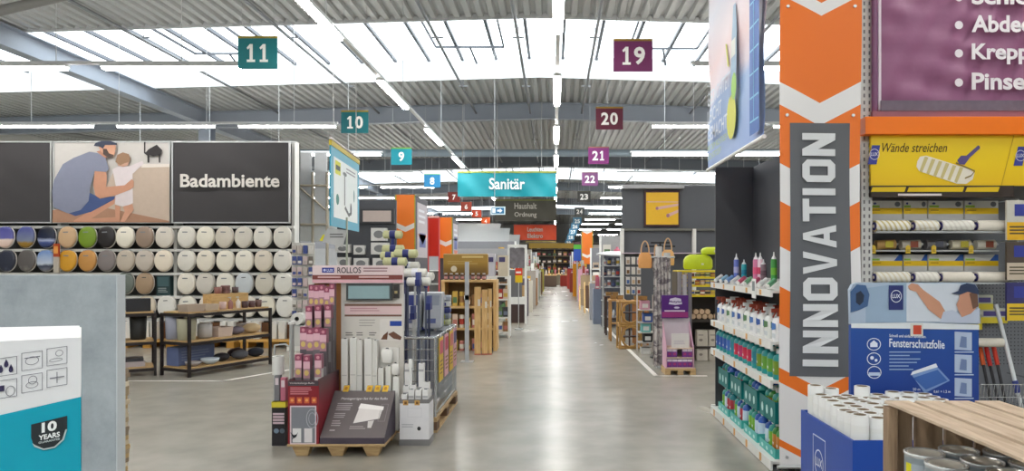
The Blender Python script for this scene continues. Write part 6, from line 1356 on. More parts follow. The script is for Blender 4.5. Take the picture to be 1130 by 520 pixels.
# golden header stand with jars and pine doors
Yq = 13.0
t = thing('worktop_stand', 'wooden display stand under a golden brown header', 'display stand', (0, Yq, 0))
xa_, xb_ = X(487, Yq), X(548, Yq)
for x in (xa_, xb_-.06): obj('side_post', MB().box(x, x+.06, 0, .5, 0, Z(309, Yq)-.04, PINE), t)
for py in (309, 338, 362, 388): obj('shelf_board', MB().box(xa_+.06, xb_-.06, 0, .5, Z(py, Yq)-.04, Z(py, Yq), PINEX) if py > 310 else MB().box(xa_, xb_, -.03, .5, Z(py, Yq)-.04, Z(py, Yq), PINEX), t)
obj('back_panel', MB().box(xa_+.06, xb_-.06, .48, .5, 0, Z(309, Yq)-.04, mat((150, 120, 80))), t)
t = thing('header_box', 'golden brown header box with a round white seal', 'sign', (0, Yq, 0))
GO = ramp_mat('gold_header', [(0, (112, 84, 30)), (.35, (132, 100, 36)), (.7, (176, 138, 54)), (1, (166, 130, 56))], 'Z', Z(303, Yq), Z(280, Yq), .2, 2)
obj('box', MB().box(X(487, Yq), X(537, Yq), .22, .4, Z(304, Yq), Z(280, Yq), GO), t, .02)
obj('seal', MB().ell((0, .215, 0), UX, UZ, X(499, Yq), Z(297, Yq), .055, .055, (226, 214, 190)), t); obj('lettering', MB().lines((0, .214, 0), UX, UZ, X(508, Yq), X(532, Yq), Z(286, Yq), Z(282.5, Yq), 1, (222, 196, 130), .6, 0).lines((0, .214, 0), UX, UZ, X(492, Yq), X(528, Yq), Z(293, Yq), Z(288, Yq), 2, (190, 160, 90)), t)
for s_ in (490, 533): obj('leg', MB().box(X(s_, Yq), X(s_, Yq)+.03, .3, .33, Z(309, Yq), Z(304, Yq), DARK), t)
for i in range(8):
    Yj = Yq+.08; px = 492+i*6
    t = thing('varnish_jar', 'dark jar with pink label below the golden header, %s from the left' % ORD[i], 'jar', (X(px, Yj), Yj, Z(309, Yq)), 0, 'jars below the golden header')
    obj('glass', MB().lathe([(.03, 0), (.034, .01), (.034, .08), (.024, .1)], mat((96, 66, 54), .3), n=12), t); obj('lid', MB().cyl((0, 0, .1), (0, 0, .12), .026, mat((190, 190, 186)), n=12), t); obj('label', MB().cyl((0, 0, .02), (0, 0, .06), .0348, mat((190, 140, 140)), n=12, caps=False), t)
pal = [((214, 190, 170), 'beige'), ((190, 120, 110), 'rose'), ((222, 214, 200), 'white'), ((150, 110, 70), 'brown'), ((206, 170, 80), 'yellow'), ((60, 60, 66), 'black'), ((120, 130, 150), 'slate'), ((176, 60, 50), 'red'), ((90, 120, 80), 'green'), ((70, 90, 150), 'blue')]
def prod(rr, name, w, d_, h, c, label, cat, grp, loc, kind=0, rz=0.0):
    if kind == 0:
        mb = MB().box(-w/2, w/2, -d_/2, d_/2, 0, h, c).rect((0, -d_/2-.002, 0), UX, UZ, -w*.4, w*.4, h*.2, h*.6, rr.choice(pal)[0])
    elif kind == 1:
        r_ = min(w, d_)/2; mb = MB().lathe([(r_*.95, 0), (r_, .01), (r_, h*.7), (r_*.4, h*.82), (r_*.4, h)], c, n=10).cyl((0, 0, h*.2), (0, 0, h*.55), r_*1.01, rr.choice(pal)[0], n=10, caps=False)
    else:
        r_ = min(w, d_)/2; mb = MB().cyl((0, 0, 0), (0, 0, h), r_, c, n=12).cyl((0, 0, h*.25), (0, 0, h*.7), r_*1.01, rr.choice(pal)[0], n=12, caps=False)
    return single(name, mb, label, cat, grp, loc, rz)
rr = random.Random(5)
for r, py in enumerate((338, 362, 388)):
    for i in range(7):
        q = pal[(r*3+i*2+rr.randint(0, 2)) % 5]; x = X(494.5+i*7.2, Yq)
        prod(rr, 'small_package', .09, .09, rr.uniform(.16, .27), q[0], '%s package on the wooden stand, %s board below the jars, %s from the left' % (q[1], ORD[r], ORD[i]), 'package', 'packages on the wooden stand', (x, Yq+.09, Z(py, Yq)), (0, 0, 2)[i % 3])
for i, (a, b_, tp) in enumerate(((523.5, 530.5, 317), (531.5, 538, 320), (538.5, 542.5, 319))):
    Yd = 12.45; h = Z(tp, Yd)
    t = thing('pine_panel', 'upright pine shelf board leaning in front of the wooden stand, %s from the left' % ORD[i], 'board', (X(a, Yd), Yd+i*.02, 0), 0, 'pine boards by the wooden stand'); w = X(b_, Yd)-X(a, Yd)
    obj('board', MB().box(0, w, 0, .03, .02, h, PINE), t, .003); obj('foot', MB().box(0, w, -.01, .06, 0, .02, mat((190, 110, 90))), t); obj('label', MB().rect((0, -.003, 0), UX, UZ, w*.55, w*.9, h*.72, h*.82, (214, 210, 200)), t)
# white appliance boxes and beige panel
Yq = 15.2
for i, (a, b_, c_, d_, col, lb) in enumerate(((536.5, 546, 280, 305, (196, 196, 206), 'pale carton standing right of the golden header'), (549.5, 560.5, 282, 305, (206, 196, 176), 'beige upright panel box on the shelf end'))):
    single('appliance_carton', MB().box(0, X(b_, Yq)-X(a, Yq), 0, .3, 0, Z(c_, Yq)-Z(d_, Yq), col).rect((0, -.003, 0), UX, UZ, .02, .15, .3, .4, (70, 66, 110)), lb, 'carton', None, (X(a, Yq), Yq, Z(d_, Yq)))
t = thing('shelf_end', 'white shelf end with dark panes and a red and yellow price card', 'shelf', (0, Yq, 0))
obj('frame', MB().box(X(535, Yq), X(562, Yq), 0, .6, Z(308, Yq), Z(305, Yq), SHELFW).box(X(535, Yq), X(536.5, Yq), 0, .6, 0, Z(308, Yq), SHELFW).box(X(560.5, Yq), X(562, Yq), 0, .6, 0, Z(308, Yq), SHELFW), t)
for py in (330, 350, 366): obj('shelf_board', MB().box(X(536.5, Yq), X(560.5, Yq), 0, .6, Z(py, Yq)-.03, Z(py, Yq), SHELFW), t)
obj('number_plate', MB().box(X(549, Yq), X(557, Yq), -.03, 0, Z(311, Yq), Z(306, Yq), (40, 42, 44)), t)
for r, py in enumerate((330, 350, 366)):
    for i in range(4):
        q = pal[rr.randint(0, 9)]
        prod(rr, 'boxed_fitting', .1, .2, .2, q[0], '%s boxed fitting on the white shelf end, %s board, %s from the left' % (q[1], ORD[r], ORD[i]), 'box', 'boxed fittings', (X(538.7+i*6, Yq)+.02, Yq+.12, Z(py, Yq)), 0)
# door unit
Yq = 18.5
t = thing('door_display', 'white framed display of grey door panels', 'display', (0, Yq, 0))
xa_, xb_ = X(560, Yq), X(581, Yq)
obj('frame', MB().box(xa_, xa_+.05, 0, .3, 0, Z(270, Yq), WHITE).box(xb_-.05, xb_, 0, .3, 0, Z(270, Yq), WHITE).box(xa_+.05, xb_-.05, 0, .3, Z(273, Yq), Z(270, Yq), WHITE).box(xa_+.05, xb_-.05, 0, .3, Z(336, Yq), Z(328, Yq), WHITE), t)
obj('grey_panel', MB().box(xa_+.05, xb_-.12, .05, .08, Z(328, Yq), Z(298, Yq), mat((112, 112, 114), .5)), t)
obj('dark_panel', MB().box(xa_+.05, xb_-.05, .05, .08, .03, Z(336, Yq), mat((70, 52, 50), .5)), t)
obj('goods_panel', MB().box(xa_+.05, xb_-.05, .1, .14, Z(296, Yq), Z(274, Yq), mat((128, 124, 130), .6, var=.5, scale=9)), t)
single('price_card', MB().box(0, X(576.5, 17)-X(568.5, 17), 0, .01, 0, Z(296, 17)-Z(312, 17), (226, 190, 20)).rect((0, -.003, 0), UX, UZ, 0, X(576.5, 17)-X(568.5, 17), .17, .34, (216, 60, 30)).lines((0, -.005, 0), UX, UZ, .02, .14, .2, .26, 1, (240, 226, 220), .7, 0).cyl((.08, .03, -1.1), (.08, .03, .36), .012, STEEL, n=6).cyl((.08, .03, -1.11), (.08, .03, -1.08), .1, STEEL, n=10), 'red and yellow price card on a thin stand left of the aisle', 'price card', None, (X(568.5, 17), 17, Z(312, 17)))
# grey awnings high on the left
for i, (Yq, a, b_, py) in enumerate(((26, 503, 560, 272), (30, 515, 572, 277), (34, 500, 550, 262))):
    t = thing('awning', 'grey cassette awning shown high above the left shelves, %s' % ['nearest', 'middle', 'farthest'][i], 'awning', (0, Yq, 0), 0, 'awnings')
    xa_, xb_, z_ = X(a, Yq), X(b_, Yq), Z(py, Yq)
    obj('cloth', MB().add([(xa_, 0, z_), (xb_, 0, z_), (xb_, 1.6, z_+.7), (xa_, 1.6, z_+.7), (xa_, 0, z_+.03), (xb_, 0, z_+.03), (xb_, 1.6, z_+.73), (xa_, 1.6, z_+.73)], [(3, 2, 1, 0), (4, 5, 6, 7), (0, 1, 5, 4), (1, 2, 6, 5), (2, 3, 7, 6), (3, 0, 4, 7)], mat((150, 152, 152), .6)), t)
    obj('front_bar', MB().bar((xa_, -.03, z_), (xb_, -.03, z_), .08, .14, mat((206, 206, 206), .4)), t)
    for x in (xa_+.25, xb_-.25): obj('post', MB().box(x-.05, x+.05, 1.5, 1.6, 0, z_+.66, WHITE), t)
# ================================================================== MIDDLE DISTANCE, RIGHT OF THE AISLE
Yq = 16.5
dw = thing('shelf_bay', 'dark grey shelf bay with white uprights behind the yellow picture', 'shelf', (0, Yq, 0))
xa_, xb_ = X(688, Yq), X(900, Yq)
obj('back_panel', MB().box(xa_, xb_, .4, .44, 0, Z(203, Yq), mat((92, 95, 101), .6, var=.03)), dw)
obj('upper_ledge', MB().box(xa_, xb_, .3, .4, Z(254, Yq), Z(251.5, Yq), mat((110, 110, 104), .5)), dw)
obj('top_board', MB().box(xa_, X(757, Yq), .2, .4, Z(206, Yq)-.02, Z(206, Yq)+.06, mat((176, 178, 182), .5)), dw)
for px in (688, 769, 815): obj('upright', MB().box(X(px, Yq)-.04, X(px, Yq)+.04, .28, .4, 0, Z(252, Yq), SHELFW), dw)
obj('shelf_board', MB().box(xa_, xb_, -.05, .4, Z(279, Yq)-.02, Z(279, Yq), mat((214, 196, 206), .5)), dw)
t = thing('picture', 'framed yellow picture of three paint rods on the dark bay', 'picture', (0, Yq+.325, 0)); Yp = Yq+.325
obj('frame', MB().box(X(711, Yp), X(750, Yp), 0, .07, Z(250, Yp), Z(210.5, Yp), mat((74, 44, 50))), t)
obj('print', MB().rect((0, -.003, 0), UX, UZ, X(713, Yp), X(748.5, Yp), Z(248, Yp), Z(212.5, Yp), mat((236, 186, 40), .4)), t)
for i, (p0, p1, r_) in enumerate((((714, 222.8), (748.5, 223), .5), ((725, 230), (748.5, 226), 1.6), ((737, 238), (748.5, 233), 1.9))):
    a, b_ = (X(p0[0], Yp), Z(p0[1], Yp)), (X(p1[0], Yp), Z(p1[1], Yp)); e = r_*Yp/F
    obj('rod_print', MB().poly([(a[0], a[1]-e), (b_[0], b_[1]-e*.8), (b_[0], b_[1]+e*.8), (a[0], a[1]+e)], (0, -.006, 0), UX, UZ, (222, 176, 170)).ell((0, -.008, 0), UX, UZ, a[0], a[1], e, e*1.15, (170, 120, 130), 12), t)
# lime bags, yellow goods, logs and white cartons on the bay
LIME = mat((196, 214, 40), .5, var=.08)
def sack(w, h, d_, m):
    mb = MB(); n_ = 14; lv = [(0, .92), (.15, 1.0), (.6, 1.0), (.85, .86), (1, .55)]
    vs = [(w/2*k*math.copysign(abs(math.cos(q*2*math.pi/n_))**.6, math.cos(q*2*math.pi/n_)), d_/2*k*math.copysign(abs(math.sin(q*2*math.pi/n_))**.6, math.sin(q*2*math.pi/n_)), h*z_) for z_, k in lv for q in range(n_)]
    mb.add(vs, [(a*n_+q, a*n_+(q+1) % n_, (a+1)*n_+(q+1) % n_, (a+1)*n_+q) for a in range(4) for q in range(n_)], m, True); mb.add(vs, [tuple(range(n_-1, -1, -1)), tuple(range(4*n_, 5*n_))], m, True)
    return mb
for i, (a, b_, tp, bt, lb) in enumerate(((754, 786, 281, 297.5, 'wide lime green bag on top of the yellow goods'), (774, 796, 273, 281, 'smaller lime green bag lying on the wide one'))):
    Yg = 11.9-.0*i; t = thing('lime_bag', lb, 'bag', ((X(a, Yg)+X(b_, Yg))/2, Yg, Z(bt, Yg))); w = X(b_, Yg)-X(a, Yg); h = Z(tp, Yg)-Z(bt, Yg)
    obj('bag', sack(w, h, .3, LIME), t); obj('knob', MB().lathe([(.02, 0), (.025, .02), (.01, .03)], mat((226, 226, 190)), c=(w*.1, -.14, h*.3)), t)
Yg = 11.8
ys = thing('goods_rack', 'yellow shelf rack with tins right of the patterned fabric', 'shelf', (0, Yg, 0)); YM = mat((228, 206, 40), .5)
for py in (298.5, 305.5, 314.5, 325.5): obj('shelf_board', MB().box(X(747, Yg), X(797, Yg), -.1, .4, Z(py, Yg)-.03, Z(py, Yg), YM), ys)
for px in (747, 797): obj('side_panel', MB().box(X(px, Yg)-.02, X(px, Yg)+.02, -.1, .4, 0, Z(298, Yg)-.03, mat((80, 70, 50))), ys)
obj('base_panel', MB().box(X(747, Yg)+.02, X(797, Yg)-.02, 0.12, .4, 0, Z(325.5, Yg)-.03, mat((52, 46, 42))), ys)
for r, py in enumerate((305.5, 314.5, 325.5)):
    for i in range(8):
        q = [((222, 196, 80), 'yellow'), ((206, 170, 110), 'tan'), ((176, 90, 60), 'rust'), ((226, 214, 150), 'cream')][(i*3+r) % 4]
        prod(rr, 'tin', .075, .075, .075 if r else .06, q[0], '%s tin on the yellow rack, %s board from the top, %s from the left' % (q[1], ORD[r], ORD[i]), 'tin', 'tins on the yellow rack', (X(751.8+i*5.7, Yg), Yg-.04, Z(py, Yg)), 2)
for i in range(9):
    Yl = Yg-.02; px = 765+(i % 5)*6.4+(3.2 if i > 4 else 0); z_ = Z(352.5, Yg)+(.078 if i > 4 else 0)
    if i == 8: continue
    t = thing('birch_log', 'round birch log in the dark compartment, %s row, %s from the left' % (['lower', 'upper'][i > 4], ORD[i % 5]), 'log', (X(px, Yl), Yl, z_), 0, 'logs in the dark compartment')
    obj('bark', MB().cyl((0, -.0, .045), (0, .1, .045), .045, mat((150, 120, 90), .8), n=12), t); obj('cut_face', MB().cyl((0, -.003, .045), (0, 0, .045), .041, mat((214, 184, 150), .7), n=12), t)
obj('log_board', MB().box(X(762, Yg), X(797, Yg)-.02, -.1, .1, Z(352.5, Yg)-.04, Z(352.5, Yg), mat((60, 54, 50))), ys)
obj('carton_board', MB().box(X(762, Yg), X(797, Yg)-.02, -.1, .1, Z(381.5, Yg)-.04, Z(381.5, Yg), mat((60, 54, 50))), ys)
for i, (tp, bt) in enumerate(((363.5, 381.5), (392, 405))):
    for k in range(2): single('white_carton', MB().box(0, X(781, Yg)-X(768.5, Yg)-.01, 0, .18, 0, Z(tp, Yg)-Z(bt, Yg)-.01, mat((214, 206, 192))).ell((0, -.003, 0), UX, UZ, .06, .1, .03, .02, (150, 140, 130)).rect((0, -.002, 0), UX, UZ, .02, .1, .17, .19, (170, 160, 150)), 'cream carton in the %s compartment, %s' % (['upper', 'lower'][i], ['left', 'right'][k]), 'carton', None, (X(768+k*13, Yg), Yg-.1, Z(bt, Yg) if i == 0 else .001))
# purple paste display
YM_ = 10.25
presswood_ = thing('display_pallet', 'small wooden pallet under the purple paste display', 'pallet', (X(734, YM_), YM_, 0))
pw_ = X(768, YM_)-X(734, YM_)
obj('deck', MB().box(0, pw_, 0, .4, .06, .09, PALLET), presswood_)
for x in (.0, pw_/2-.04, pw_-.08): obj('foot', MB().box(x, x+.08, 0, .4, 0, .06, PALLET), presswood_)
t = thing('display_stand', 'white and purple cardboard stand for wallpaper paste packs', 'display stand', (X(735, YM_), YM_, .09)); w = X(766, YM_)-X(735, YM_)
def mz(py): return Z(py, YM_)-.09
VI = mat((84, 36, 120), .45)
obj('back_wall', MB().box(0, w, .34, .36, 0, mz(353), mat((216, 206, 214))), t)
for x in (0, w-.012): obj('side_panel', MB().add([(x, 0, 0), (x+.012, 0, 0), (x+.012, .34, 0), (x, .34, 0), (x, 0, mz(385)), (x+.012, 0, mz(385)), (x+.012, .34, mz(357)), (x, .34, mz(357))], [(3, 2, 1, 0), (4, 5, 6, 7), (0, 1, 5, 4), (1, 2, 6, 5), (2, 3, 7, 6), (3, 0, 4, 7)], mat((214, 170, 190))), t)
for zz_ in (.012, .155, .285): obj('shelf_board', MB().box(.012, w-.012, .01, .34, zz_-.012, zz_, mat((222, 200, 180))), t)
hd = obj('header', MB().box(-.02, w-.03, .28, .33, mz(353), mz(327), VI), t)
mb = MB().poly([(.08, mz(337)), (.10, mz(331)), (w/2-.02, mz(329.5)), (w-.14, mz(331)), (w-.12, mz(337)), (w/2-.02, mz(338))], (0, .277, 0), UX, UZ, (214, 206, 226)).text('Metylan', (w/2-.02, .274, mz(336)), UX, UZ, .04, VI, w=.2, align='C', bold=.02).rect((0, .277, 0), UX, UZ, -.015, w-.035, mz(352), mz(346), (150, 50, 120)).lines((0, .274, 0), UX, UZ, .02, w-.08, mz(346), mz(344), 1, (226, 206, 226), .7, 0).ell((0, .276, 0), UX, UZ, w/2, mz(341), .04, .015, (206, 196, 222)); obj('header_print', mb, hd)
for r, py in enumerate((.155, .012)):
    for i in range(5):
        if r == 0 and i == 2: continue
        single('paste_pack', MB().box(-.034, .034, 0, .06, 0, .115, mat((120, 60, 140))).rect((0, -.002, 0), UX, UZ, -.034, .034, .08, .115, (222, 210, 226)).ell((0, -.003, 0), UX, UZ, 0, .045, .02, .018, (170, 60, 120), 10), 'violet wallpaper paste pack, %s board of the purple display, %s from the left' % (['upper', 'lower'][r], ORD[i]), 'package', 'paste packs', (X(735, YM_)+.055+i*.072, YM_+.03, py+.09))
single('leaflet_box', MB().box(0, .25, 0, .03, 0, .2, mat((222, 218, 216))).lines((0, -.002, 0), UX, UZ, .03, .2, .04, .1, 3, (196, 190, 200)), 'white leaflet board standing on the purple display', 'leaflet board', None, (X(742, YM_), YM_+.06, mz(385)+.096))
for i in range(3): single('paste_pack', MB().box(-.03, .03, 0, .06, 0, .17, mat((206, 196, 206))).rect((0, -.002, 0), UX, UZ, -.03, .03, .0, .07, (130, 60, 140)), 'tall white and violet paste pack behind the leaflet board, %s' % ['left', 'middle', 'right'][i], 'package', 'paste packs', (X(748+i*6, YM_), YM_+.12, mz(385)+.096))
# patterned fabric lengths standing
zm, nt, b = newmat('zebra_fabric')
tc = nt.nodes.new('ShaderNodeTexCoord'); n = nt.nodes.new('ShaderNodeTexNoise'); n.inputs['Scale'].default_value = 4.5; n.inputs['Detail'].default_value = 2; n.inputs['Distortion'].default_value = 1.5
mp = nt.nodes.new('ShaderNodeMapping'); mp.inputs['Scale'].default_value = (1, 1, 1.6); nt.links.new(tc.outputs['Object'], mp.inputs[0]); nt.links.new(mp.outputs[0], n.inputs['Vector'])
cr = nt.nodes.new('ShaderNodeValToRGB'); cr.color_ramp.elements[0].position = .42; cr.color_ramp.elements[1].position = .55
cr.color_ramp.elements[0].color = [lin(v) for v in (124, 116, 120)]+[1]; cr.color_ramp.elements[1].color = [lin(v) for v in (206, 200, 196)]+[1]
nt.links.new(n.outputs['Fac'], cr.inputs[0]); nt.links.new(cr.outputs[0], b.inputs['Base Color'])
Yz = 10.9
t = thing('fabric_display', 'grey patterned fabric length hanging from a rod, floor to head height', 'fabric', (X(721, Yz), Yz, 0)); w = X(745, Yz)-X(721, Yz); h = Z(284, Yz)
nx = 20; vs = [(w*i/nx*(1 if k < 5 else .8)+.0, .03*math.sin(i*1.6)+.2*(k/8)*i/nx*0, .03+(h-.03)*k/8) for k in range(9) for i in range(nx+1)]
obj('cloth', MB().add(vs, [(k*(nx+1)+i, k*(nx+1)+i+1, (k+1)*(nx+1)+i+1, (k+1)*(nx+1)+i) for k in range(8) for i in range(nx)], zm, True), t)
obj('rod', MB().cyl((-.03, .03, h), (w, .03, h), .015, STEEL, n=8), t); obj('post', MB().cyl((w*.5, .08, 0), (w*.5, .08, h), .02, STEEL, n=8), t); obj('base', MB().box(w*.2, w*.8, -.1, .25, 0, .02, STEEL), t)
for i, (px, h_) in enumerate(((727, 272), (736, 279), (750, 300), (755.5, 303), (761, 301))):
    Yf = Yz+.33; c = [(206, 204, 200), (196, 196, 196), (150, 146, 150), (190, 186, 190), (120, 116, 124)][i]; hh = Z(h_, Yf)
    single('fabric_roll', MB().ring((0, 0, 0), (0, 0, hh), .05 if i < 2 else .035, .02, mat(c, .7, var=.2, scale=20), 14, (150, 120, 90)), 'upright fabric roll behind the patterned fabric, %s from the left' % ORD[i], 'roll', 'upright fabric rolls', (X(px, Yf), Yf, 0))
# handbags on a black T stand
Yb = 12.1
t = thing('bag_stand', 'black T stand with cross bars for the tan bags', 'stand', (X(728.5, Yb), Yb, 0))
obj('pole', MB().cyl((0, 0, 0), (0, 0, Z(267, Yb)), .018, BLACK, n=8), t); obj('base', MB().cyl((0, 0, 0), (0, 0, .02), .17, BLACK, n=18), t)
for a, b_, py in ((718, 739, 268), (712, 745, 272)): obj('cross_bar', MB().bar((X(a, Yb)-X(728.5, Yb), 0, Z(py, Yb)), (X(b_, Yb)-X(728.5, Yb), 0, Z(py, Yb)), .02, .025, BLACK), t)
for i, (px, py, w_, c) in enumerate(((711, 296, 15, (222, 160, 96)), (736, 293, 14, (226, 176, 116)), (723, 300, 6, (226, 200, 170)))):
    t = thing('tan_bag', ['orange tan handbag at the left of the black stand', 'light tan handbag at the right of the black stand', 'small cream handbag in the middle of the black stand'][i], 'bag', (X(px, Yb), Yb-.1, Z(py, Yb)))
    w = w_*Yb/F; obj('bag', sack(w, .26, .13, mat(c, .6)), t)
    pts = [(w*.3*math.cos(math.pi*k/8), 0, .25+.2*math.sin(math.pi*k/8)) for k in range(9)]; obj('strap', MB().tube(pts, .012, mat((206, 170, 130)), 6), t)
# rattan ring frames, stacked two high
RAT = mat((176, 136, 78), .7, var=.25, scale=40); Yr = 13.3
def rattan(label, z_):
    t = thing('rattan_frame', label, 'rattan frame', (X(696, Yr), Yr, z_), math.radians(8)); w, h = .40, .44
    for x in (-w/2, w/2):
        for y in (0, .22): obj('post', MB().cyl((x, y, 0), (x, y, h), .022, RAT, n=8), t)
    for z in (.02, h-.02):
        for y in (0, .22): obj('rail', MB().cyl((-w/2, y, z), (w/2, y, z), .02, RAT, n=8), t)
        for x in (-w/2, w/2): obj('side_rail', MB().cyl((x, 0, z), (x, .22, z), .02, RAT, n=8), t)
    for k, s_ in (('ring', 1.0),):
        pts = [(math.cos(q*math.pi/10)*.165, -.005, h/2+math.sin(q*math.pi/10)*.185) for q in range(21)]; obj(k, MB().tube(pts, .02, RAT, 6), t)
    obj('shelf', MB().box(-w/2+.02, w/2-.02, .02, .2, h/2-.01, h/2+.01, mat((70, 50, 44))), t); obj('post_inside', MB().cyl((0, .1, .03), (0, .1, h-.03), .015, mat((80, 56, 48)), n=6), t)
rattan('rattan frame with a ring opening, standing on the floor by the aisle', 0); rattan('rattan frame with a ring opening, stacked on the lower one', .442)
for i, (Yt, a, b_, tp, c, lb) in enumerate(((14.6, 673, 690, 331, (186, 140, 84), 'light wooden side table behind the rattan frames'), (15.8, 668, 684, 327, (60, 44, 40), 'dark wooden side table behind the light one'), (13.9, 700, 716, 332, (176, 120, 70), 'reddish wooden side table right of the rattan frames'))):
    xa_, xb_ = X(a, Yt), X(b_, Yt); h = Z(tp, Yt); t = thing('side_table', lb, 'table', (xa_, Yt, 0)); w = xb_-xa_; wm = wood_mat('side_table_%d' % i, tuple(int(v*.85) for v in c), c, 'Z')
    obj('table_top', MB().box(-.02, w+.02, -.02, .42, h-.03, h, wm), t)
    for x in (0, w-.04):
        for y in (0, .36): obj('leg', MB().box(x, x+.04, y, y+.04, 0, h-.03, wm), t)
    obj('lower_shelf', MB().box(.04, w-.04, .04, .36, h*.4, h*.4+.02, wm), t)
    for k in range(2): single('wicker_basket', basket(.115, .115, .08, mat((150, 116, 70), .8, var=.3, scale=50)), 'small wicker basket on the '+lb.split(' behind')[0].split(' right')[0]+[', left', ', right'][k], 'basket', None, (xa_+w*(.28+.45*k), Yt+.2, h))
# small goods between rattan and fabric
for i, (px, py, c, lb) in enumerate(((712, 338, (206, 150, 170), 'pink'), (715, 352, (60, 90, 160), 'blue'), (713, 363, (120, 190, 190), 'mint'), (715, 374, (40, 40, 42), 'black'), (713, 390, (206, 204, 200), 'white'))):
    Yt = 12.6; single('gift_box', MB().box(-.08, .08, 0, .2, 0, .15, c).rect((0, -.002, 0), UX, UZ, -.05, .05, .03, .1, (222, 220, 216)).box(-.085, .085, -.005, .205, .13, .15, c), '%s gift box on the narrow ladder shelf' % lb, 'box', None, (X(px, Yt), Yt, Z(py, Yt)-.06))
t = thing('ladder_shelf', 'narrow white ladder shelf with gift boxes', 'shelf', (X(713.5, 12.6), 12.6, 0))
for i, py in enumerate((338, 352, 363, 374, 390)): obj('shelf_board', MB().box(-.14, .14, -.05, .24, Z(py, 12.6)-.075, Z(py, 12.6)-.06, mat((196, 190, 184))), t)
for x in (-.14, .14): obj('side_rail', MB().box(x-.012, x+.012, .2, .24, 0, Z(326, 12.6), mat((196, 190, 184))), t)
# white roofed display with glasses
Yq = 17.5
t = thing('roofed_display', 'grey goods display under a slanted white roof right of the aisle', 'display', (0, Yq, 0))
xa_, xb_ = X(660, Yq), X(689, Yq)
obj('roof', MB().add([(xa_-.05, -.1, Z(280, Yq)), (xb_, -.1, Z(282, Yq)), (xb_, .7, Z(277, Yq)), (xa_+.25, .7, Z(277, Yq)), (xa_-.05, -.1, Z(281.5, Yq)), (xb_, -.1, Z(284, Yq)), (xb_, .7, Z(279, Yq)), (xa_+.25, .7, Z(279, Yq))], [(0, 1, 2, 3), (7, 6, 5, 4), (4, 5, 1, 0), (5, 6, 2, 1), (6, 7, 3, 2), (7, 4, 0, 3)], mat((206, 206, 206))), t)
obj('back_panel', MB().box(xa_+.1, xb_, .5, .55, 0, Z(281, Yq), mat((116, 120, 132))), t)
for py in (293, 305, 317, 332, 350): obj('shelf_board', MB().box(xa_+.1, xb_, 0, .5, Z(py, Yq)-.02, Z(py, Yq), mat((196, 196, 198))), t)
for x in (xa_+.12, xb_-.03): obj('post', MB().box(x-.02, x+.02, 0, .04, 0, Z(281, Yq), STEEL), t)
for r, py in enumerate((293, 305, 317, 332, 350)):
    for i in range(5):
        q = [((206, 210, 216), 'silver'), ((74, 78, 100), 'navy'), ((150, 150, 160), 'grey')][(i+r) % 3]
        prod(rr, 'lantern', .08, .08, .17, q[0], '%s lantern in the white roofed display, %s board from the top, %s from the left' % (q[1], ORD[r], ORD[i]), 'lantern', 'lanterns in the roofed display', (xa_+.17+i*.105, Yq+.1, Z(py, Yq)), (1, 2)[i % 2])
# wooden A frames
for i, (Yt, a, b_, tp) in enumerate(((24, 640, 645.5, 316), (22.5, 645.5, 651, 312))):
    xa_, xb_ = X(a, Yt), X(b_, Yt); h = Z(tp, Yt); t = thing('a_frame', ['brown wooden easel board, farther one right of the aisle', 'dark wooden easel board, nearer one right of the aisle'][i], 'easel', (xa_, Yt, 0)); w = xb_-xa_
    for x in (0, w): obj('front_leg', MB().bar((x, 0, 0), (x, .3, h), .04, .04, PINE), t); obj('rear_leg', MB().bar((x, .6, 0), (x, .33, h), .04, .04, PINE), t)
    obj('board', MB().add([(.02, .06, .15), (w-.02, .06, .15), (w-.02, .26, h-.1), (.02, .26, h-.1)], [(0, 1, 2, 3)], mat([(120, 100, 76), (84, 58, 40)][i])), t)
pillar(30.0, 642, 654, 255, 1.2, 'small orange chevron pillar right of the aisle', 1.0, 1.75, right=False, low=1.5)
Yq = 29.0
t = thing('colour_sign', 'green and blue upright sign left of the small chevron pillar', 'sign', (0, Yq, 0))
obj('board', MB().box(X(633, Yq), X(641, Yq), 0, .05, Z(288, Yq), Z(267, Yq), mat((44, 80, 170))), t); obj('green_band', MB().rect((0, -.003, 0), UX, UZ, X(633, Yq), X(641, Yq), Z(275, Yq), Z(270, Yq), (90, 180, 60)), t); obj('dark_band', MB().rect((0, -.003, 0), UX, UZ, X(633, Yq), X(641, Yq), Z(270, Yq), Z(267, Yq), (90, 60, 70)), t); obj('pole', MB().cyl((X(637, Yq), .08, 0), (X(637, Yq), .08, Z(268, Yq)), .03, STEEL, n=8), t)
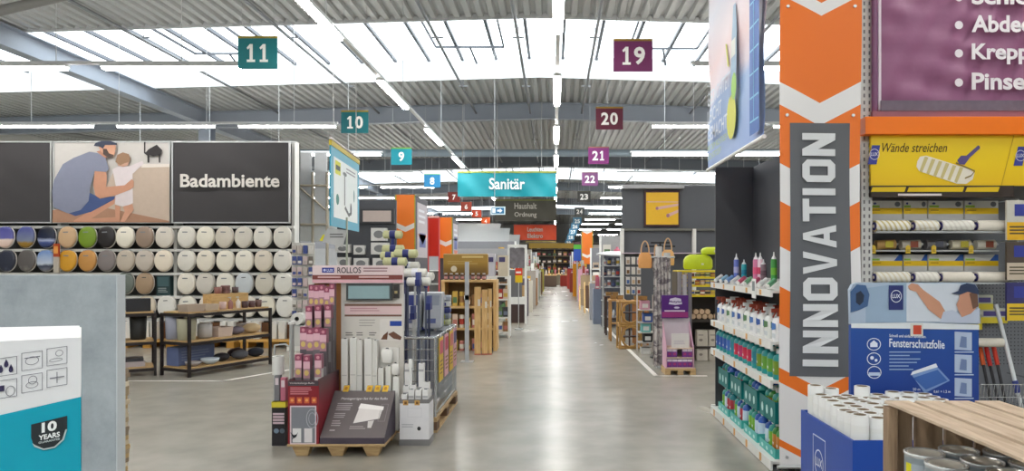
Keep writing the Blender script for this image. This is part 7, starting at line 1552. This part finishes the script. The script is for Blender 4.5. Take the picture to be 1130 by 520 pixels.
# ================================================================== FAR SHELVES ON BOTH SIDES
FP = [((196, 170, 140), 'tan'), ((150, 60, 50), 'red'), ((214, 208, 198), 'white'), ((70, 70, 76), 'charcoal'), ((206, 160, 60), 'amber'), ((80, 110, 160), 'blue'), ((90, 130, 80), 'green'), ((170, 150, 130), 'taupe'), ((190, 100, 120), 'pink'), ((120, 90, 60), 'brown')]
def far_unit(Yu, side, idx, h, rich):
    sn = ['left', 'right'][side]; rr = random.Random(idx*7+side)
    xe = (-1.35-.0*idx) if side == 0 else 1.32
    x0_, x1_ = (xe-9.0, xe) if side == 0 else (xe, xe+9.0)
    nm = '%s shelf row back on the %s' % (ORD[idx], sn)
    t = thing('shelf_row', 'long shelf row across the hall, %s back on the %s of the aisle' % (ORD[idx], sn), 'shelf', (0, Yu, 0))
    obj('back_panel', MB().box(x0_, x1_, .45, .49, 0, h, mat([(150, 150, 150), (120, 120, 124), (170, 166, 158)][idx % 3])), t)
    lv = [.12, .55, .95, 1.35, 1.75][:5 if h > 2.1 else 4]
    for z in lv: obj('shelf_board', MB().box(x0_, x1_, 0, .45, z-.03, z, SHELFW), t)
    for k in range(4): xx = x0_+(x1_-x0_)*k/3; obj('upright', MB().box(xx-.03, xx+.03, .40, .45, 0, h, SHELFW), t)
    for r, z in enumerate(lv):
        for i in range(rich):
            q = FP[rr.randint(0, 9)]; w = rr.uniform(.16, .26); hh = rr.uniform(.2, .34)
            x = x1_-.17-i*.29 if side == 0 else x0_+.17+i*.29
            prod(rr, 'shelf_item', w, .2, hh, q[0], '%s item on the %s board of the %s %s shelf row, %s from aisle' % (q[1], ORD[r], ORD[idx], sn, ORD[i]), 'goods', 'goods on the far shelf rows', (x, Yu+.13, z), rr.choice((0, 0, 1, 2)))
for i, Yu in enumerate((21.5, 24.5, 28, 32, 36.5, 41.5, 47, 53, 60)): far_unit(Yu, 0, i, 2.3 if i % 2 else 2.0, 4 if i < 4 else 3)
for i, Yu in enumerate((20.5, 26, 31.5, 36.5, 42, 48, 54, 60.5)): far_unit(Yu, 1, i, 2.1 if i % 2 else 2.35, 4 if i < 4 else 3)
# floor displays along the aisle edge
def dump(Yd, x, w, h, c, label, fill, idx):
    t = thing('floor_display', label, 'floor display', (x, Yd, 0)); m = mat(c, .6)
    for a in ((-w/2, w/2, 0, .02), (-w/2, w/2, .38, .4), (-w/2, -w/2+.02, .02, .38), (w/2-.02, w/2, .02, .38)): obj('side_wall', MB().box(*a, 0, h, m), t)
    obj('bottom', MB().box(-w/2+.02, w/2-.02, .02, .38, h*.5, h*.5+.02, m), t)
    rr = random.Random(idx)
    for i in range(6):
        q = rr.choice(fill); single('display_item', sack(.115, rr.uniform(.2, .45), .115, mat(q[0], .6)) if i % 2 else MB().box(-.05, .05, -.05, .05, 0, h*.5+rr.uniform(.05, .35), q[0]).rect((0, -.052, 0), UX, UZ, -.04, .04, h*.5, h*.5+.05, (220, 214, 206)), '%s pack in the %s, %s one' % (q[1], label.split(',')[0], ORD[i]), 'package', 'packs in floor displays', (x-w/2+.11+(i % 3)*(w-.22)/2, Yd+.12+(i//3)*.16, h*.5+.021))
PLANT = [((70, 120, 50), 'green'), ((120, 160, 70), 'lime'), ((150, 90, 130), 'violet'), ((226, 226, 220), 'white')]
MIX = [(c, n_) for c, n_ in FP]
LD = [(19.6, -1.08, .5, .95, (176, 140, 96), 'brown', PLANT), (21.3, -1.0, .45, 1.1, (90, 80, 90), 'plum', MIX), (23.0, -.93, .45, 1.0, (206, 196, 180), 'cream', MIX), (24.8, -.9, .5, 1.3, (150, 140, 130), 'taupe', PLANT), (26.6, -.88, .5, 1.0, (150, 110, 70), 'tan', PLANT), (28.6, -.88, .5, 1.3, (214, 210, 206), 'white', MIX), (31, -.9, .5, 1.1, (90, 110, 70), 'green', PLANT), (33.5, -.9, .5, 1.2, (226, 220, 206), 'ivory', MIX), (36, -.88, .55, 1.1, (110, 84, 60), 'coffee', PLANT), (39, -.88, .6, 1.2, (170, 160, 60), 'mustard', MIX), (43, -.9, .6, 1.2, (110, 100, 100), 'grey', PLANT)]
RD = [(18.6, 1.22, .45, .9, (120, 130, 150), 'slate', MIX), (20.0, 1.2, .45, 1.0, (150, 150, 156), 'silver', MIX), (26.8, 1.22, .5, 1.1, (176, 150, 116), 'sand', MIX), (29.5, 1.15, .45, 1.3, (226, 170, 190), 'pink', MIX), (33.5, 1.1, .5, 1.5, (226, 150, 30), 'amber', MIX), (38, 1.1, .6, 1.0, (150, 60, 50), 'red', MIX), (43, 1.05, .6, 1.2, (176, 60, 50), 'crimson', MIX)]
for i, (Yd, x, w, h, c, cn, fl_) in enumerate(LD): dump(Yd, x, w, h, c, cn+' floor display left of the aisle, %s from the front' % ORD[i], fl_, i)
for i, (Yd, x, w, h, c, cn, fl_) in enumerate(RD): dump(Yd, x, w, h, c, cn+' floor display right of the aisle, %s from the front' % ORD[i], fl_, i+30)
# hanging goods on the left part of the dark bay
rr = random.Random(9)
for c_ in range(3):
    for r in range(4):
        q = FP[rr.randint(0, 9)]; Yh = 16.3
        t = thing('blister_pack', '%s blister pack on the dark bay, %s row from the top, %s from the left' % (q[1], ORD[r], ORD[c_]), 'package', (X(693+c_*6, Yh), Yh, Z(292+r*11, Yh)), 0, 'blister packs on the dark bay')
        obj('card', MB().box(-.045, .045, 0, .02, 0, .17, mat((206, 202, 198))), t); obj('goods', MB().box(-.03, .03, -.02, 0, .02, .1, q[0]), t); obj('hook', MB().cyl((0, .01, .16), (0, .595, .16), .006, STEEL, n=4), t)

# goods closing the aisle far away
for i, (Yd, x, w, c, n_) in enumerate(((46, -.35, 1.0, (96, 78, 66), 'umber'), (47, .75, .8, (150, 50, 40), 'red'), (50, .3, 1.2, (110, 100, 84), 'olive'))):
    t = thing('island_table', '%s draped island table closing the far aisle' % n_, 'table', (x, Yd, 0))
    obj('table_top', MB().box(-w/2, w/2, 0, .8, .72, .76, PINEX), t); obj('skirt', MB().box(-w/2+.02, w/2-.02, .02, .78, .02, .72, mat(c, .7)), t)
    for k in range(5):
        q = FP[(i*3+k*2) % 10]; prod(random.Random(k+i), 'island_item', .12, .2, .25+.08*(k % 3), q[0], '%s pack on the %s draped island table' % (q[1], n_), 'package', 'packs on the far island tables', (x-w/2+.12+k*(w-.24)/4, Yd+.3, .76), k % 3)
t = thing('end_rack', 'tall dark rack across the end of the aisle', 'rack', (0, 62, 0))
obj('back_panel', MB().box(-4, 4, .5, .55, 0, 3.2, mat((58, 50, 46))), t)
obj('gold_header', MB().box(-2.2, 2.2, -.03, 0, 2.75, 3.2, mat((150, 120, 40))), t)
for z in (.3, .9, 1.5, 2.1, 2.7, 3.2): obj('shelf_board', MB().box(-4, 4, 0, .5, z-.05, z, mat((104, 92, 78))), t)
for x in (-4, -2, 0, 2, 4): obj('upright', MB().box(x-.05, x+.05, .4, .5, 0, 3.2, mat((206, 170, 60))), t)
for r, z in enumerate((.3, .9, 1.5, 2.1, 2.7)):
    for i in range(7):
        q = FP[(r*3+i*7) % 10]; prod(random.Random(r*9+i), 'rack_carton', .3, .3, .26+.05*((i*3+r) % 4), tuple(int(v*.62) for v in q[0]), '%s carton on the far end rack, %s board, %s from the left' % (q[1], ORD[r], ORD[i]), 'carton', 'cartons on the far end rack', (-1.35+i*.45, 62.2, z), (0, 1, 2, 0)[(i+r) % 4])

# a hair of clearance so that goods rest on their boards without sharing faces
LIFT = ('shelf_item', 'rack_carton', 'lantern', 'tin', 'paste_pack', 'boxed_fitting', 'gift_box', 'birch_log', 'white_carton', 'island_item', 'waste_bin', 'storage_basket', 'storage_box', 'sponge_pile', 'shell_bowl', 'rolled_bath_mat', 'folded_mat', 'glass_jar', 'roller_carton', 'leaflet_box', 'tumbler', 'bowl_stack', 'small_package', 'varnish_jar', 'paint_roller', 'wrapped_roller', 'sealant_tube', 'product_box', 'lime_bag', 'wicker_basket')
for o_ in COL.objects:
    if o_.parent is None and o_.name.split('.')[0] in LIFT: o_.location.z += 0.0012
